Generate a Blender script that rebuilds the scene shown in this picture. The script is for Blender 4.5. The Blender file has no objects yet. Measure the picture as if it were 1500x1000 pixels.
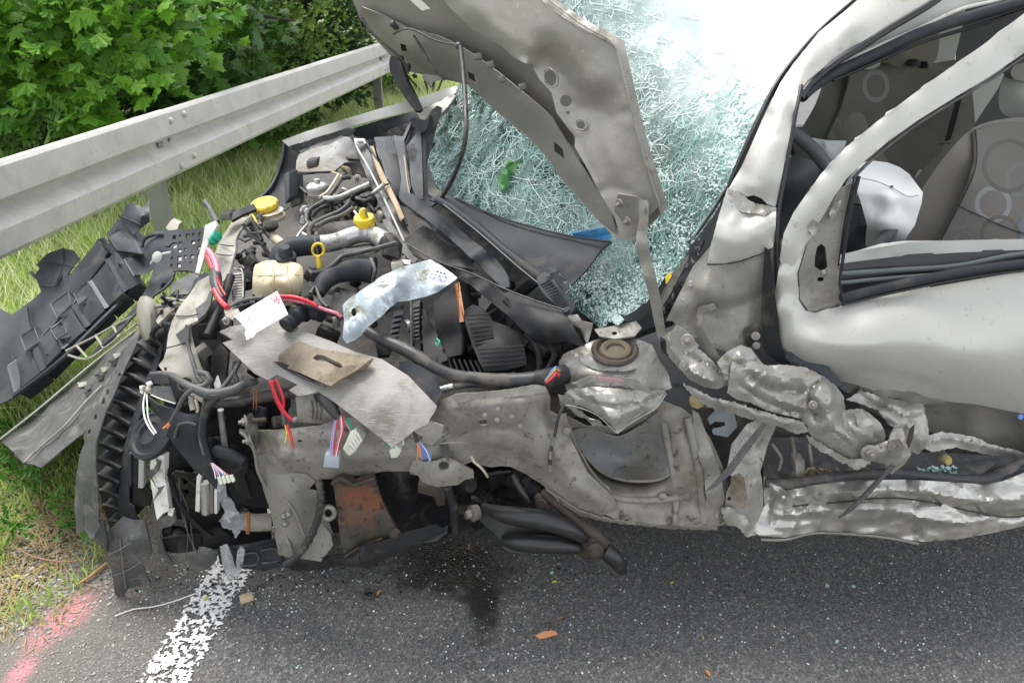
import bpy, bmesh, math, random
import numpy as np
from mathutils import Vector, Matrix, noise
from mathutils.geometry import delaunay_2d_cdt
random.seed(7); np.random.seed(7)
SC = bpy.context.scene; COL = SC.collection

# ---------------- camera, sky, sun, exposure ----------------
F = 1100.0; HC = 1.55; PITCH = math.atan(530/1100.0); CP, SP = math.cos(PITCH), math.sin(PITCH)
cd = bpy.data.cameras.new('camera'); cam = bpy.data.objects.new('camera', cd); COL.objects.link(cam)
cam.location = (0, 0, HC); cam.rotation_euler = (math.pi/2 - PITCH, 0, 0)
cd.sensor_width = 36; cd.lens = 36*F/1500; cd.clip_start = .05; cd.clip_end = 500
SC.camera = cam
SC.render.resolution_x, SC.render.resolution_y = 1024, 682
wd = bpy.data.worlds.new('World'); SC.world = wd; wd.use_nodes = True
nt = wd.node_tree; bg = nt.nodes['Background']
sky = nt.nodes.new('ShaderNodeTexSky'); sky.sky_type = 'NISHITA'; sky.sun_disc = False
SUN_EL, SUN_AZ = math.radians(66), math.radians(-40)      # azimuth from +Y towards +X
sky.sun_elevation = SUN_EL; sky.sun_rotation = SUN_AZ
hs = nt.nodes.new('ShaderNodeHueSaturation'); hs.inputs['Saturation'].default_value = .22   # thin white cloud cover
hs.inputs['Value'].default_value = 1.0
nt.links.new(sky.outputs[0], hs.inputs['Color'])
# broken cloud: soft brighter and greyer areas all over the sky
tcw = nt.nodes.new('ShaderNodeTexCoord'); nzw = nt.nodes.new('ShaderNodeTexNoise'); nzw.inputs['Scale'].default_value = 2.2; nzw.inputs['Detail'].default_value = 5
mrw = nt.nodes.new('ShaderNodeMapRange'); mrw.inputs['From Min'].default_value = .35; mrw.inputs['From Max'].default_value = .65
mrw.inputs['To Min'].default_value = .85; mrw.inputs['To Max'].default_value = 1.45
vmw = nt.nodes.new('ShaderNodeVectorMath'); vmw.operation = 'SCALE'
nt.links.new(tcw.outputs['Generated'], nzw.inputs['Vector']); nt.links.new(nzw.outputs['Fac'], mrw.inputs['Value'])
nt.links.new(hs.outputs[0], vmw.inputs[0]); nt.links.new(mrw.outputs[0], vmw.inputs['Scale'])
nt.links.new(vmw.outputs[0], bg.inputs['Color']); bg.inputs['Strength'].default_value = .15
sd = bpy.data.lights.new('sun', 'SUN'); sd.energy = 2.0; sd.angle = math.radians(28); sd.color = (1, .97, .92)
sun = bpy.data.objects.new('sun', sd); COL.objects.link(sun)
sdir = Vector((math.sin(SUN_AZ)*math.cos(SUN_EL), math.cos(SUN_AZ)*math.cos(SUN_EL), math.sin(SUN_EL)))
sun.rotation_euler = sdir.to_track_quat('Z', 'Y').to_euler(); sun.location = sdir*30
SC.view_settings.view_transform = 'Standard'; SC.view_settings.look = 'None'; SC.view_settings.gamma = 1
SC.view_settings.use_curve_mapping = False; SC.view_settings.exposure = 1.16

# ---------------- geometry helpers ----------------
def AB(v):
    y = (500-v)/F
    return CP+SP*y, -SP+CP*y
def P(u, v, Y):
    A, B = AB(v); t = Y/A
    return Vector(((u-750)/F*t, Y, HC+B*t))
def Yz(v, z):
    A, B = AB(v); return A*(z-HC)/B
def G(u, v, z=0.0): return P(u, v, Yz(v, z))
def pxm(v, Y): return Y/AB(v)[0]/F          # metres per photo pixel there

def link(name, me, mat, par=None, kind=None, label=None):
    o = bpy.data.objects.new(name, me); COL.objects.link(o)
    if mat is not None:
        for m in (mat if isinstance(mat, (list, tuple)) else [mat]): me.materials.append(m)
    if par is not None:
        o.parent = par
        w = Vector((0, 0, 0)); q = par
        while q is not None: w += q.location; q = q.parent
        me.transform(Matrix.Translation(-w))
    if kind: o['kind'] = kind
    if label: o['label'] = label
    return o
def tag(o, label, cat=None, group=None):
    o['label'] = label
    if cat: o['category'] = cat
    if group: o['group'] = group
    return o
def root(name, loc, label, cat, group=None):
    o = bpy.data.objects.new(name, None); COL.objects.link(o); o.location = loc; o.empty_display_size = .1
    return tag(o, label, cat, group)
def mesh(name, vs, fs, sm=True, ang=38):
    me = bpy.data.meshes.new(name); me.from_pydata([tuple(v) for v in vs], [], fs); me.update()
    if sm:
        me.polygons.foreach_set('use_smooth', [True]*len(me.polygons)); me.set_sharp_from_angle(angle=math.radians(ang))
    return me
def rebase(o):
    """put the origin of a top-level mesh at the middle of its foot"""
    me = o.data; co = np.empty(len(me.vertices)*3, 'f'); me.vertices.foreach_get('co', co); co = co.reshape(-1, 3)
    c = (co.min(0)+co.max(0))/2; c[2] = co[:, 2].min(); c = Vector([float(x) for x in c])
    me.transform(Matrix.Translation(-c)); o.location = c; md = set()
    def sub(q):
        for ch in q.children:
            if ch.data not in md: md.add(ch.data); ch.data.transform(Matrix.Translation(-c))
            sub(ch)
    sub(o); return o

def rbf(pts, vals, k):
    pts = np.asarray(pts, float)/100; vals = np.asarray(vals, float); n = len(pts)
    if n < 3:
        m = vals.mean(); return lambda q: np.full(len(q), m)
    d = np.linalg.norm(pts[:, None]-pts[None], axis=2)
    def K(d): return d if k == 'lin' else np.where(d > 1e-9, d*d*np.log(np.maximum(d, 1e-9)), 0)
    A = np.zeros((n+3, n+3)); A[:n, :n] = K(d)+np.eye(n)*1e-6; A[:n, n] = 1; A[:n, n+1:] = pts; A[n:, :n] = A[:n, n:].T
    b = np.zeros(n+3); b[:n] = vals
    w = np.linalg.lstsq(A, b, rcond=1e-9)[0]
    def f(q):
        q = np.asarray(q, float)/100; D = np.linalg.norm(q[:, None]-pts[None], axis=2)
        return K(D)@w[:n]+w[n]+q@w[n+1:]
    return f
def inpoly(px, py, poly):
    r = np.zeros(len(px), bool); n = len(poly)
    for i in range(n):
        x0, y0 = poly[i]; x1, y1 = poly[(i+1) % n]
        if y0 == y1: continue
        c = ((y0 > py) != (y1 > py)) & (px < (x1-x0)*(py-y0)/(y1-y0)+x0); r ^= c
    return r
def resample(pts, sp, smooth, closed=True):
    n = len(pts); out = []
    for i in range(n if closed else n-1):
        a = np.array(pts[i], float); b = np.array(pts[(i+1) % n], float)
        L = np.linalg.norm(b[:2]-a[:2]); m = max(1, int(round(L/sp)))
        p0 = np.array(pts[(i-1) % n] if closed or i > 0 else pts[i], float); p3 = np.array(pts[(i+2) % n] if closed or i+2 < n else pts[(i+1) % n], float)
        for j in range(m):
            t = j/m
            if smooth: out.append(.5*((2*a)+(-p0+b)*t+(2*p0-5*a+4*b-p3)*t*t+(-p0+3*a-3*b+p3)*t**3))
            else: out.append(a+(b-a)*t)
    if not closed: out.append(np.array(pts[-1], float))
    return out
def crump(p, sc, st=None):
    q = p*sc if st is None else Vector((p.x*sc*st[0], p.y*sc*st[1], p.z*sc*st[2]))
    return (abs(noise.noise(q))*1.0+abs(noise.noise(q*2.3+Vector((3, 1, 7))))*.5+abs(noise.noise(q*5.1+Vector((9, 4, 2))))*.22)
def panel(name, out, mat, par=None, Y=None, z=None, ctrl=(), th=2, sp=9, amp=0, sc=10, k='tps', holes=(), smooth=False,
          jag=0, ang=38, kind=None, label=None, soft=0, uv=False, st=None, rel=1.0, cr=(), sm=None):
    """sheet of solid thickness th (mm) whose edge runs through the given points (photo column, row, world Y);
    ctrl = inner points of the relief, amp (mm) = crumpling"""
    P2, V = [], []
    for p in list(out)+list(ctrl):
        yy = p[2] if len(p) > 2 else (Y if Y is not None else (Yz(p[1], z) if z is not None else None))
        if yy is None: continue
        P2.append(p[:2]); V.append(AB(p[1])[0]/yy)
    f = rbf(P2, V, k)
    o2 = resample([p[:2] for p in out], sp, smooth)
    if jag: o2 = [p+np.random.uniform(-jag, jag, 2) for p in o2]
    o2 = np.array(o2); loops = [o2]
    for h in holes:
        if not hasattr(h[0], '__len__'):
            ry = h[3] if len(h) == 4 else h[2]
            loops.append(np.array([(h[0]+h[2]*math.cos(a), h[1]+ry*math.sin(a)) for a in np.linspace(0, 2*math.pi, 15)[:-1]]))
        else: loops.append(np.array(resample(h, sp, False)))
    x0, y0 = o2.min(0); x1, y1 = o2.max(0)
    gx, gy = np.meshgrid(np.arange(x0, x1, sp), np.arange(y0, y1, sp*.87)); gx = gx+(np.arange(gx.shape[0]) % 2)[:, None]*sp/2
    g = np.stack([gx.ravel(), gy.ravel()], 1); g += np.random.uniform(-.22, .22, g.shape)*sp
    m = inpoly(g[:, 0], g[:, 1], o2)
    for h in loops[1:]: m &= ~inpoly(g[:, 0], g[:, 1], h)
    g = g[m]
    allb = np.concatenate(loops)
    if len(g):
        keep = np.ones(len(g), bool)
        for i in range(0, len(g), 500): keep[i:i+500] = np.linalg.norm(g[i:i+500, None]-allb[None], axis=2).min(1) > sp*.42
        g = g[keep]
    pts = np.concatenate([allb, g]); ed = []; s = 0
    for L in loops:
        n = len(L); ed += [(s+i, s+(i+1) % n) for i in range(n)]; s += n
    r = delaunay_2d_cdt([Vector(p) for p in pts], ed, [], 0, 1e-4)
    vv = np.array([tuple(p) for p in r[0]]); fs = [tuple(t) for t in r[2]]
    c = np.array([vv[list(t)].mean(0) for t in fs])
    m = inpoly(c[:, 0], c[:, 1], o2)
    for h in loops[1:]: m &= ~inpoly(c[:, 0], c[:, 1], h)
    fs = [t for t, q in zip(fs, m) if q]
    inv = f(vv); W = []
    FIELD[name] = f
    if rel != 1.0:
        no = len([p for p in out if len(p) > 2]); fb = rbf(P2[:no], V[:no], k)(vv); inv = fb+(inv-fb)*rel
    if sm is None: sm = 5 if k == 'tps' else 0
    if sm:      # relax the relief so that no control point shows as a dimple
        E = np.array([(a, b) for t in fs for a, b in ((t[0], t[1]), (t[1], t[2]), (t[2], t[0]))]); E = np.concatenate([E, E[:, ::-1]]); nb_ = len(allb)
        dg_ = np.bincount(E[:, 0], minlength=len(vv)); fr_ = np.arange(len(vv)) >= nb_
        for _ in range(sm):
            a_ = np.bincount(E[:, 0], inv[E[:, 1]], minlength=len(vv))/np.maximum(dg_, 1); ok = fr_ & (dg_ > 0); inv[ok] = .4*inv[ok]+.6*a_[ok]
    used = sorted({i for t in fs for i in t}); mp = {a: b for b, a in enumerate(used)}
    for i in used:
        u, v = vv[i]; A, B = AB(v); t = 1/max(inv[i], .08)
        W.append(Vector(((u-750)/F*t, A*t, HC+B*t)))
    fs = [tuple(mp[i] for i in t) for t in fs]
    cv = Vector((0, 0, HC)); ux = vv[used]
    if amp:
        for i, p in enumerate(W):
            d = (cv-p).normalized(); W[i] = p+d*((crump(p, sc, st)-.45)*amp/1000)
    if cr:      # folds: (points, height mm, half width px)
        for pl, h_, w_ in cr:
            q = np.array(resample(pl, 1, True, closed=False))
            d = np.sqrt(((ux[:, None]-q[None])**2).sum(2)); j = d.argmin(1); d = d.min(1)
            e_ = np.minimum(1, np.minimum(j, len(q)-1-j)/max(1, len(q)*.15)+.15)
            dz = h_/1000*np.exp(-d/w_)*e_
            for i in np.nonzero(np.abs(dz) > 2e-4)[0]: W[i] = W[i]+(cv-W[i]).normalized()*float(dz[i])
    if sm and not uv:
        WA = np.array([tuple(p) for p in W]); mi = np.full(len(vv), -1); mi[used] = np.arange(len(used)); E2 = mi[E]; E2 = E2[(E2 >= 0).all(1)]
        D2 = np.bincount(E2[:, 0], minlength=len(W)); f2 = (np.array(used) >= len(allb)) & (D2 > 0)
        for _ in range(2):
            AV = np.stack([np.bincount(E2[:, 0], WA[E2[:, 1], k2], minlength=len(W)) for k2 in range(3)], 1)/np.maximum(D2, 1)[:, None]; WA[f2] = .45*WA[f2]+.55*AV[f2]
        W = [Vector([float(x) for x in r_]) for r_ in WA]
    # normals for the thickness
    N = [Vector((0, 0, 0)) for _ in W]
    for a, b, c_ in fs:
        nn = (W[b]-W[a]).cross(W[c_]-W[a])
        for i in (a, b, c_): N[i] += nn
    V2 = list(W); n = len(W); flip = 0; tt = th/1000
    for i, p in enumerate(W):
        nn = N[i].normalized() if N[i].length > 1e-12 else (cv-p).normalized()
        if nn.dot(cv-p) < 0: nn = -nn; flip += 1
        V2.append(p-nn*tt if nn.dot((cv-p).normalized()) > .15 else p-(cv-p).normalized()*tt)
    if flip > n/2: fs = [(a, c_, b) for a, b, c_ in fs]
    F2 = list(fs)+[(n+c_, n+b, n+a) for a, b, c_ in fs]
    es = {}
    for a, b, c_ in fs:
        for e in ((a, b), (b, c_), (c_, a)): es[e] = 1
    for (a, b) in list(es):
        if (b, a) not in es: F2.append((b, a, n+a, n+b))
    me = mesh(name, V2, F2, True, ang)
    if uv:
        l = me.uv_layers.new(name='u'); px = np.concatenate([ux, ux])/100
        idx = np.empty(len(me.loops), 'i'); me.loops.foreach_get('vertex_index', idx)
        l.data.foreach_set('uv', px[idx].astype('f').ravel())
    return link(name, me, mat, par, kind, label)

FIELD = {}
def on(nm, pts, off=.008):
    f = FIELD[nm]; return [(u, v, AB(v)[0]/float(f([(u, v)])[0])-off) for u, v in pts]
def tube_mesh(pts3, rad, res=8, corr=0, cap=True):
    """swept tube through 3D points; rad list; corr = rings per metre of a corrugated hose"""
    n = len(pts3); vs, fs = [], []; up = None; dist = 0
    for i, p in enumerate(pts3):
        t = (pts3[min(i+1, n-1)]-pts3[max(i-1, 0)])
        t = t.normalized() if t.length > 1e-9 else Vector((0, 0, 1))
        if up is None: up = t.orthogonal().normalized()
        up = (up-t*up.dot(t)); up = up.normalized() if up.length > 1e-6 else t.orthogonal().normalized()
        sd_ = t.cross(up)
        if i: dist += (p-pts3[i-1]).length
        r = rad[i]*(1+(.13*math.sin(dist*corr*6.283) if corr else 0))
        for j in range(res):
            a = 6.28318*j/res; vs.append(p+up*math.cos(a)*r+sd_*math.sin(a)*r)
    for i in range(n-1):
        for j in range(res):
            fs.append((i*res+j, i*res+(j+1) % res, (i+1)*res+(j+1) % res, (i+1)*res+j))
    if cap: fs.append(tuple(range(res))[::-1]); fs.append(tuple((n-1)*res+j for j in range(res)))
    return vs, fs
def tube(name, pts, w, mat, par=None, Y=None, z=None, res=8, corr=0, sp=8, kind=None, label=None, raw=False):
    """hose/pipe/wire through (u,v,Y); w = width in photo pixels (or list)"""
    q = [(p[0], p[1], p[2] if len(p) > 2 else (Y if Y is not None else Yz(p[1], z))) for p in pts]
    ws = list(w) if hasattr(w, '__len__') else [w]*len(q)
    ws = np.interp(np.linspace(0, 1, len(q)), np.linspace(0, 1, len(ws)), ws)
    if corr: sp = 2.2
    rs = resample([(a[0], a[1], a[2], b) for a, b in zip(q, ws)], sp, True, closed=False)
    p3 = [P(a[0], a[1], a[2]) for a in rs]; rad = [max(.0004, a[3]*.5*pxm(a[1], a[2])) for a in rs]
    vs, fs = tube_mesh(p3, rad, res, corr)
    if raw: return vs, fs
    return link(name, mesh(name, vs, fs, True, 50), mat, par, kind, label)
def join(name, parts, mat, par=None, kind=None, label=None, ang=50):
    V, Fs = [], []
    for vs, fs in parts:
        b = len(V); V += list(vs); Fs += [tuple(b+i for i in f) for f in fs]
    return link(name, mesh(name, V, Fs, True, ang), mat, par, kind, label)
def lathe_raw(c, ax, prof, n=20):
    """prof = [(radius, height along ax)] in metres"""
    ax = Vector(ax).normalized(); e = ax.orthogonal().normalized(); g = ax.cross(e); vs, fs = [], []
    for r, h in prof:
        for j in range(n):
            a = 6.28318*j/n; vs.append(c+ax*h+e*math.cos(a)*max(r, 1e-4)+g*math.sin(a)*max(r, 1e-4))
    for i in range(len(prof)-1):
        for j in range(n): fs.append((i*n+j, i*n+(j+1) % n, (i+1)*n+(j+1) % n, (i+1)*n+j))
    fs.append(tuple(range(n))[::-1]); fs.append(tuple((len(prof)-1)*n+j for j in range(n)))
    return vs, fs
def lathe(name, c, ax, prof, mat, par=None, n=20, label=None, ang=40):
    vs, fs = lathe_raw(c, ax, prof, n); return link(name, mesh(name, vs, fs, True, ang), mat, par, None, label)
def hexbolt(c, ax, r, mat, par, washer=True):
    r *= .82
    parts = []
    if washer: parts.append(lathe_raw(c, ax, [(r*1.7, -.001), (r*1.75, .0012), (r*1.6, .0022), (r*.9, .0024)], 18))
    parts.append(lathe_raw(c, ax, [(r, .0015), (r*1.02, r*.8), (r*.85, r*1.0)], 6))
    parts.append(lathe_raw(c, ax, [(r*.5, r*.9), (r*.5, r*1.7), (r*.35, r*1.85)], 10))
    return join('bolt', parts, mat, par, ang=30)
def box_raw(c, sx, sy, sz, R=None, bev=0.0):
    bm = bmesh.new(); bmesh.ops.create_cube(bm, size=1)
    bmesh.ops.scale(bm, vec=(sx, sy, sz), verts=bm.verts)
    if bev: bmesh.ops.bevel(bm, geom=bm.edges[:], offset=bev, segments=2, affect='EDGES', profile=.5)
    if R is not None: bmesh.ops.transform(bm, matrix=R.to_4x4(), verts=bm.verts)
    bm.verts.index_update()
    vs = [v.co+c for v in bm.verts]; fs = [tuple(v.index for v in f.verts) for f in bm.faces]; bm.free(); return vs, fs
def slab_raw(cs, depth):
    """block whose front face is the polygon cs (u,v,Y...) and whose body runs away from the camera by the vector depth"""
    a = [P(*c) for c in cs]; d = Vector(depth); n = len(a)
    vs = a+[p+d for p in a]; nn = (a[1]-a[0]).cross(a[2]-a[0])
    fs = [tuple(range(n)), tuple(range(2*n-1, n-1, -1))]+[(i, n+i, n+(i+1) % n, (i+1) % n) for i in range(n)]
    if nn.dot(Vector((0, 0, HC))-a[0]) < 0: fs = [tuple(reversed(f)) for f in fs]
    return vs, fs
def slab(name, cs, depth, mat, par=None, bev=0, label=None, kind=None):
    vs, fs = slab_raw(cs, depth); me = mesh(name, vs, fs, False)
    if bev:
        bm = bmesh.new(); bm.from_mesh(me); bmesh.ops.recalc_face_normals(bm, faces=bm.faces)
        bmesh.ops.bevel(bm, geom=bm.edges[:], offset=bev, segments=2, affect='EDGES', profile=.5, clamp_overlap=True); bm.to_mesh(me); bm.free()
        me.polygons.foreach_set('use_smooth', [True]*len(me.polygons)); me.set_sharp_from_angle(angle=math.radians(40))
    return link(name, me, mat, par, kind, label)

# ---------------- materials ----------------
def M(name, col, rough=.5, metal=0, bump=None, var=None, dirt=None, spec=.5, scratch=None, coat=0, trans=0, dirt2=None):
    m = bpy.data.materials.new(name); m.use_nodes = True; t = m.node_tree; N = t.nodes; L = t.links; b = N['Principled BSDF']
    b.inputs['Base Color'].default_value = (*col, 1); b.inputs['Roughness'].default_value = rough; b.inputs['Metallic'].default_value = metal
    b.inputs['Specular IOR Level'].default_value = spec; b.inputs['Coat Weight'].default_value = coat
    tc = N.new('ShaderNodeTexCoord'); cur = None
    def nz(s, det=5, ro=.55, dist=0):
        n = N.new('ShaderNodeTexNoise'); n.inputs['Scale'].default_value = s; n.inputs['Detail'].default_value = det
        n.inputs['Roughness'].default_value = ro; n.inputs['Distortion'].default_value = dist; L.new(tc.outputs['Object'], n.inputs['Vector']); return n
    def rng(src, a, b_, c, d):
        r = N.new('ShaderNodeMapRange'); r.inputs['From Min'].default_value = a; r.inputs['From Max'].default_value = b_
        r.inputs['To Min'].default_value = c; r.inputs['To Max'].default_value = d; L.new(src, r.inputs['Value']); return r.outputs[0]
    rgb = N.new('ShaderNodeRGB'); rgb.outputs[0].default_value = (*col, 1); cur = rgb.outputs[0]; rr = None
    if var:
        n = nz(var[0]); f = rng(n.outputs['Fac'], .3, .7, 1-var[1], 1+var[1])
        v = N.new('ShaderNodeVectorMath'); v.operation = 'SCALE'; L.new(cur, v.inputs[0]); L.new(f, v.inputs['Scale']); cur = v.outputs[0]
        rr = rng(n.outputs['Fac'], .3, .7, max(0.05, rough-.03), min(1, rough+.03))
    for dd in (dirt, dirt2):
        if not dd: continue
        dc, am, s = dd[:3]; n = nz(s, 8, .65, .4); f = rng(n.outputs['Fac'], .62-am*.35, .72-am*.25, 0, 1)
        mx = N.new('ShaderNodeMix'); mx.data_type = 'RGBA'; L.new(f, mx.inputs[0]); L.new(cur, mx.inputs[6]); mx.inputs[7].default_value = (*dc, 1); cur = mx.outputs[2]
        if rr is None: rr = rng(n.outputs['Fac'], 0, 1, rough, rough)
        mr = N.new('ShaderNodeMix'); mr.data_type = 'FLOAT'; L.new(f, mr.inputs[0]); L.new(rr, mr.inputs[2]); mr.inputs[3].default_value = .85; rr = mr.outputs[0]
        if metal:
            mm = N.new('ShaderNodeMix'); mm.data_type = 'FLOAT'; L.new(f, mm.inputs[0])
            if b.inputs['Metallic'].is_linked: L.new(b.inputs['Metallic'].links[0].from_socket, mm.inputs[2])
            else: mm.inputs[2].default_value = metal
            mm.inputs[3].default_value = 0; L.new(mm.outputs[0], b.inputs['Metallic'])
    if scratch:   # fine directional scratches (scale, colour, amount)
        mp = N.new('ShaderNodeMapping'); mp.inputs['Rotation'].default_value = scratch[3] if len(scratch) > 3 else (.4, .6, .9); mp.inputs['Scale'].default_value = (1, 18, 18)
        L.new(tc.outputs['Object'], mp.inputs[0]); n = N.new('ShaderNodeTexNoise'); n.inputs['Scale'].default_value = scratch[0]; n.inputs['Detail'].default_value = 3
        L.new(mp.outputs[0], n.inputs['Vector']); f = rng(n.outputs['Fac'], .68-scratch[2]*.2, .72-scratch[2]*.1, 0, .8)
        mx = N.new('ShaderNodeMix'); mx.data_type = 'RGBA'; L.new(f, mx.inputs[0]); L.new(cur, mx.inputs[6]); mx.inputs[7].default_value = (*scratch[1], 1); cur = mx.outputs[2]
    L.new(cur, b.inputs['Base Color'])
    if rr is not None: L.new(rr, b.inputs['Roughness'])
    if bump:
        bs = bump if isinstance(bump[0], tuple) else (bump,); pr = None
        for s, st in bs:
            n = nz(s, 6, .6); bp = N.new('ShaderNodeBump'); bp.inputs['Strength'].default_value = st; bp.inputs['Distance'].default_value = .25/s
            L.new(n.outputs['Fac'], bp.inputs['Height'])
            if pr: L.new(pr, bp.inputs['Normal'])
            pr = bp.outputs[0]
        L.new(pr, b.inputs['Normal'])
    return m
def leafmat(name, c1, c2, tr=.45, rough=.5):
    m = bpy.data.materials.new(name); m.use_nodes = True; t = m.node_tree; N = t.nodes; L = t.links; b = N['Principled BSDF']
    oi = N.new('ShaderNodeObjectInfo'); ge = N.new('ShaderNodeNewGeometry'); ad = N.new('ShaderNodeMath'); ad.operation = 'ADD'; fr = N.new('ShaderNodeMath'); fr.operation = 'FRACT'
    L.new(oi.outputs['Random'], ad.inputs[0]); L.new(ge.outputs['Random Per Island'], ad.inputs[1]); L.new(ad.outputs[0], fr.inputs[0])
    mx = N.new('ShaderNodeMix'); mx.data_type = 'RGBA'; L.new(fr.outputs[0], mx.inputs[0]); mx.inputs[6].default_value = (*c1, 1); mx.inputs[7].default_value = (*c2, 1)
    L.new(mx.outputs[2], b.inputs['Base Color']); b.inputs['Roughness'].default_value = rough; b.inputs['Specular IOR Level'].default_value = .35
    tb = N.new('ShaderNodeBsdfTranslucent'); L.new(mx.outputs[2], tb.inputs['Color']); ms = N.new('ShaderNodeMixShader'); ms.inputs[0].default_value = tr
    L.new(b.outputs[0], ms.inputs[1]); L.new(tb.outputs[0], ms.inputs[2]); L.new(ms.outputs[0], N['Material Output'].inputs['Surface']); return m

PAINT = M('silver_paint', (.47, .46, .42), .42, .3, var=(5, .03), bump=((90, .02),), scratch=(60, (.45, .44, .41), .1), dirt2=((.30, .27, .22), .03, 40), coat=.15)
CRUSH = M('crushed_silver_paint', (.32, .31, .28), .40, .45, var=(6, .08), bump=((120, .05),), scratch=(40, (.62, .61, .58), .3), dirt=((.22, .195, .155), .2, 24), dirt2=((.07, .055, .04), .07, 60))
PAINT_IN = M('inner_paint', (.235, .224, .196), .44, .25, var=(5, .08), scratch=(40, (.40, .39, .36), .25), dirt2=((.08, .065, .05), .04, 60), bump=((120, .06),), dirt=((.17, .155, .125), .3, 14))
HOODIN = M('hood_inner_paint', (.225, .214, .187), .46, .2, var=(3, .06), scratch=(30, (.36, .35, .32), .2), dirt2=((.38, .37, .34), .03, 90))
RAILMET = M('dusty_frame_metal', (.27, .255, .225), .5, .25, var=(9, .22), bump=((120, .14),), scratch=(45, (.34, .33, .30), .2), dirt=((.15, .135, .11), .35, 12), dirt2=((.07, .06, .05), .14, 45))
TANH = M('dusty_wheel_house', (.23, .215, .185), .55, .15, var=(4, .12), bump=((90, .15),), scratch=(35, (.32, .31, .28), .25), dirt=((.15, .13, .10), .35, 7), dirt2=((.045, .04, .035), .12, 30))
LINER = M('blue_grey_wheel_house', (.24, .245, .24), .55, .15, var=(4, .12), bump=((90, .12),), scratch=(35, (.24, .24, .23), .2), dirt=((.18, .16, .125), .5, 5), dirt2=((.06, .05, .04), .1, 45))
TORN = M('torn_silver_metal', (.34, .33, .30), .36, .6, var=(14, .12), bump=((110, .1),), scratch=(50, (.6, .59, .56), .3), dirt=((.24, .215, .17), .2, 26), dirt2=((.12, .1, .08), .1, 60))
BRIGHT = M('crushed_bare_sill_metal', (.46, .445, .41), .32, .75, var=(7, .1), bump=((110, .06),), scratch=(50, (.65, .64, .61), .3, (0, 0, 0)), dirt=((.26, .235, .19), .2, 9))
BLACKP = M('black_plastic', (.014, .014, .015), .6, 0, bump=((60, .08),), dirt=((.06, .055, .045), .2, 14), spec=.35)
DARKP = M('dark_grey_plastic', (.026, .029, .034), .58, 0, var=(7, .15), bump=((40, .06),), dirt=((.07, .066, .058), .2, 12), spec=.25)
BUMPP = M('blue_grey_bumper_plastic', (.036, .041, .048), .5, 0, var=(5, .15), bump=((50, .05),), dirt=((.085, .082, .075), .2, 10), spec=.3)
GREYP = M('scuffed_grey_plastic', (.062, .062, .062), .55, 0, var=(9, .2), bump=((50, .1),), dirt=((.15, .145, .125), .3, 16), scratch=(22, (.17, .17, .17), .3))
BEIGEP = M('dusty_beige_plastic', (.33, .31, .26), .5, 0, var=(9, .15), bump=((50, .08),), dirt=((.20, .18, .14), .35, 14))
RUBBER = M('rubber', (.03, .03, .031), .45, 0, bump=((80, .12),), dirt=((.11, .10, .085), .4, 16))
SEAL = M('window_seal', (.012, .012, .013), .35, 0)
WIRE_B = M('wire_black', (.02, .02, .022), .35); WIRE_R = M('wire_red', (.62, .02, .04), .32); WIRE_P = M('wire_pink', (.7, .18, .26), .4)
WIRE_W = M('wire_white', (.72, .70, .66), .4); WIRE_BL = M('wire_blue', (.10, .22, .58), .4); WIRE_O = M('wire_orange', (.75, .22, .05), .4)
WIRE_Y = M('wire_yellow', (.75, .6, .05), .4); WIRE_G = M('wire_green', (.02, .30, .16), .4); WIRE_L = M('wire_lilac', (.40, .36, .62), .4)
YELLOW = M('yellow_plastic', (.72, .52, .02), .38, 0, var=(30, .1), dirt=((.25, .2, .08), .25, 40))
CREAM = M('cream_tank_plastic', (.52, .46, .31), .38, 0, var=(14, .12), dirt=((.33, .26, .15), .22, 18), bump=((25, .08),))
NECK = M('filler_neck_plastic', (.50, .43, .33), .4, 0, dirt=((.25, .2, .14), .35, 22))
ALU = M('cast_aluminium', (.48, .48, .47), .4, .8, var=(20, .15), bump=((60, .2),), dirt=((.2, .18, .15), .35, 18))
ENG = M('engine_casting', (.034, .033, .031), .55, .3, var=(12, .3), bump=((40, .35),), dirt=((.12, .108, .09), .4, 14))
STEEL = M('bolt_steel', (.26, .25, .235), .45, .7, dirt=((.25, .2, .15), .3, 60))
RUST = M('rusty_bracket', (.075, .07, .06), .5, .35, var=(12, .3), bump=((30, .3),), dirt=((.17, .065, .03), .40, 11), dirt2=((.02, .018, .016), .25, 40))
RUSTY = M('rust_brown', (.06, .045, .036), .7, .2, var=(20, .3), bump=((60, .5),), dirt=((.05, .04, .03), .4, 25))
ARM = M('black_coated_suspension', (.015, .015, .015), .42, .1, dirt=((.05, .042, .036), .12, 20), spec=.7)
GALV = M('pale_galvanised_sheet', (.36, .42, .45), .45, .3, var=(16, .15), bump=((30, .3),), dirt=((.16, .15, .09), .3, 15), dirt2=((.66, .70, .72), .3, 30))
MAT = M('grey_insulation_sheet', (.25, .235, .215), .62, .05, var=(6, .15), bump=((35, .3), (200, .2)), dirt=((.17, .155, .13), .3, 9), scratch=(26, (.33, .32, .30), .7, (.2, .2, 1.2)))
FELT = M('brown_felt', (.21, .175, .125), .9, 0, var=(14, .3), bump=((60, .6), (250, .5)), dirt=((.12, .095, .06), .35, 18))
WHITEP = M('white_printed_card', (.66, .66, .66), .5); PRINT_R = M('red_print', (.75, .03, .07), .5); PRINT_B = M('blue_grey_print', (.16, .19, .34), .5); PRINT_G = M('grey_print', (.55, .56, .62), .5)
CLOTHW = M('airbag_cloth', (.84, .86, .84), .75, 0, bump=((18, .15), (300, .15)))
SEATF = M('grey_seat_fabric', (.19, .178, .16), .9, 0, bump=((400, .5),), var=(30, .06)); SEATS = M('seat_side_cloth', (.22, .205, .18), .85, 0, bump=((300, .4),))
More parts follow.
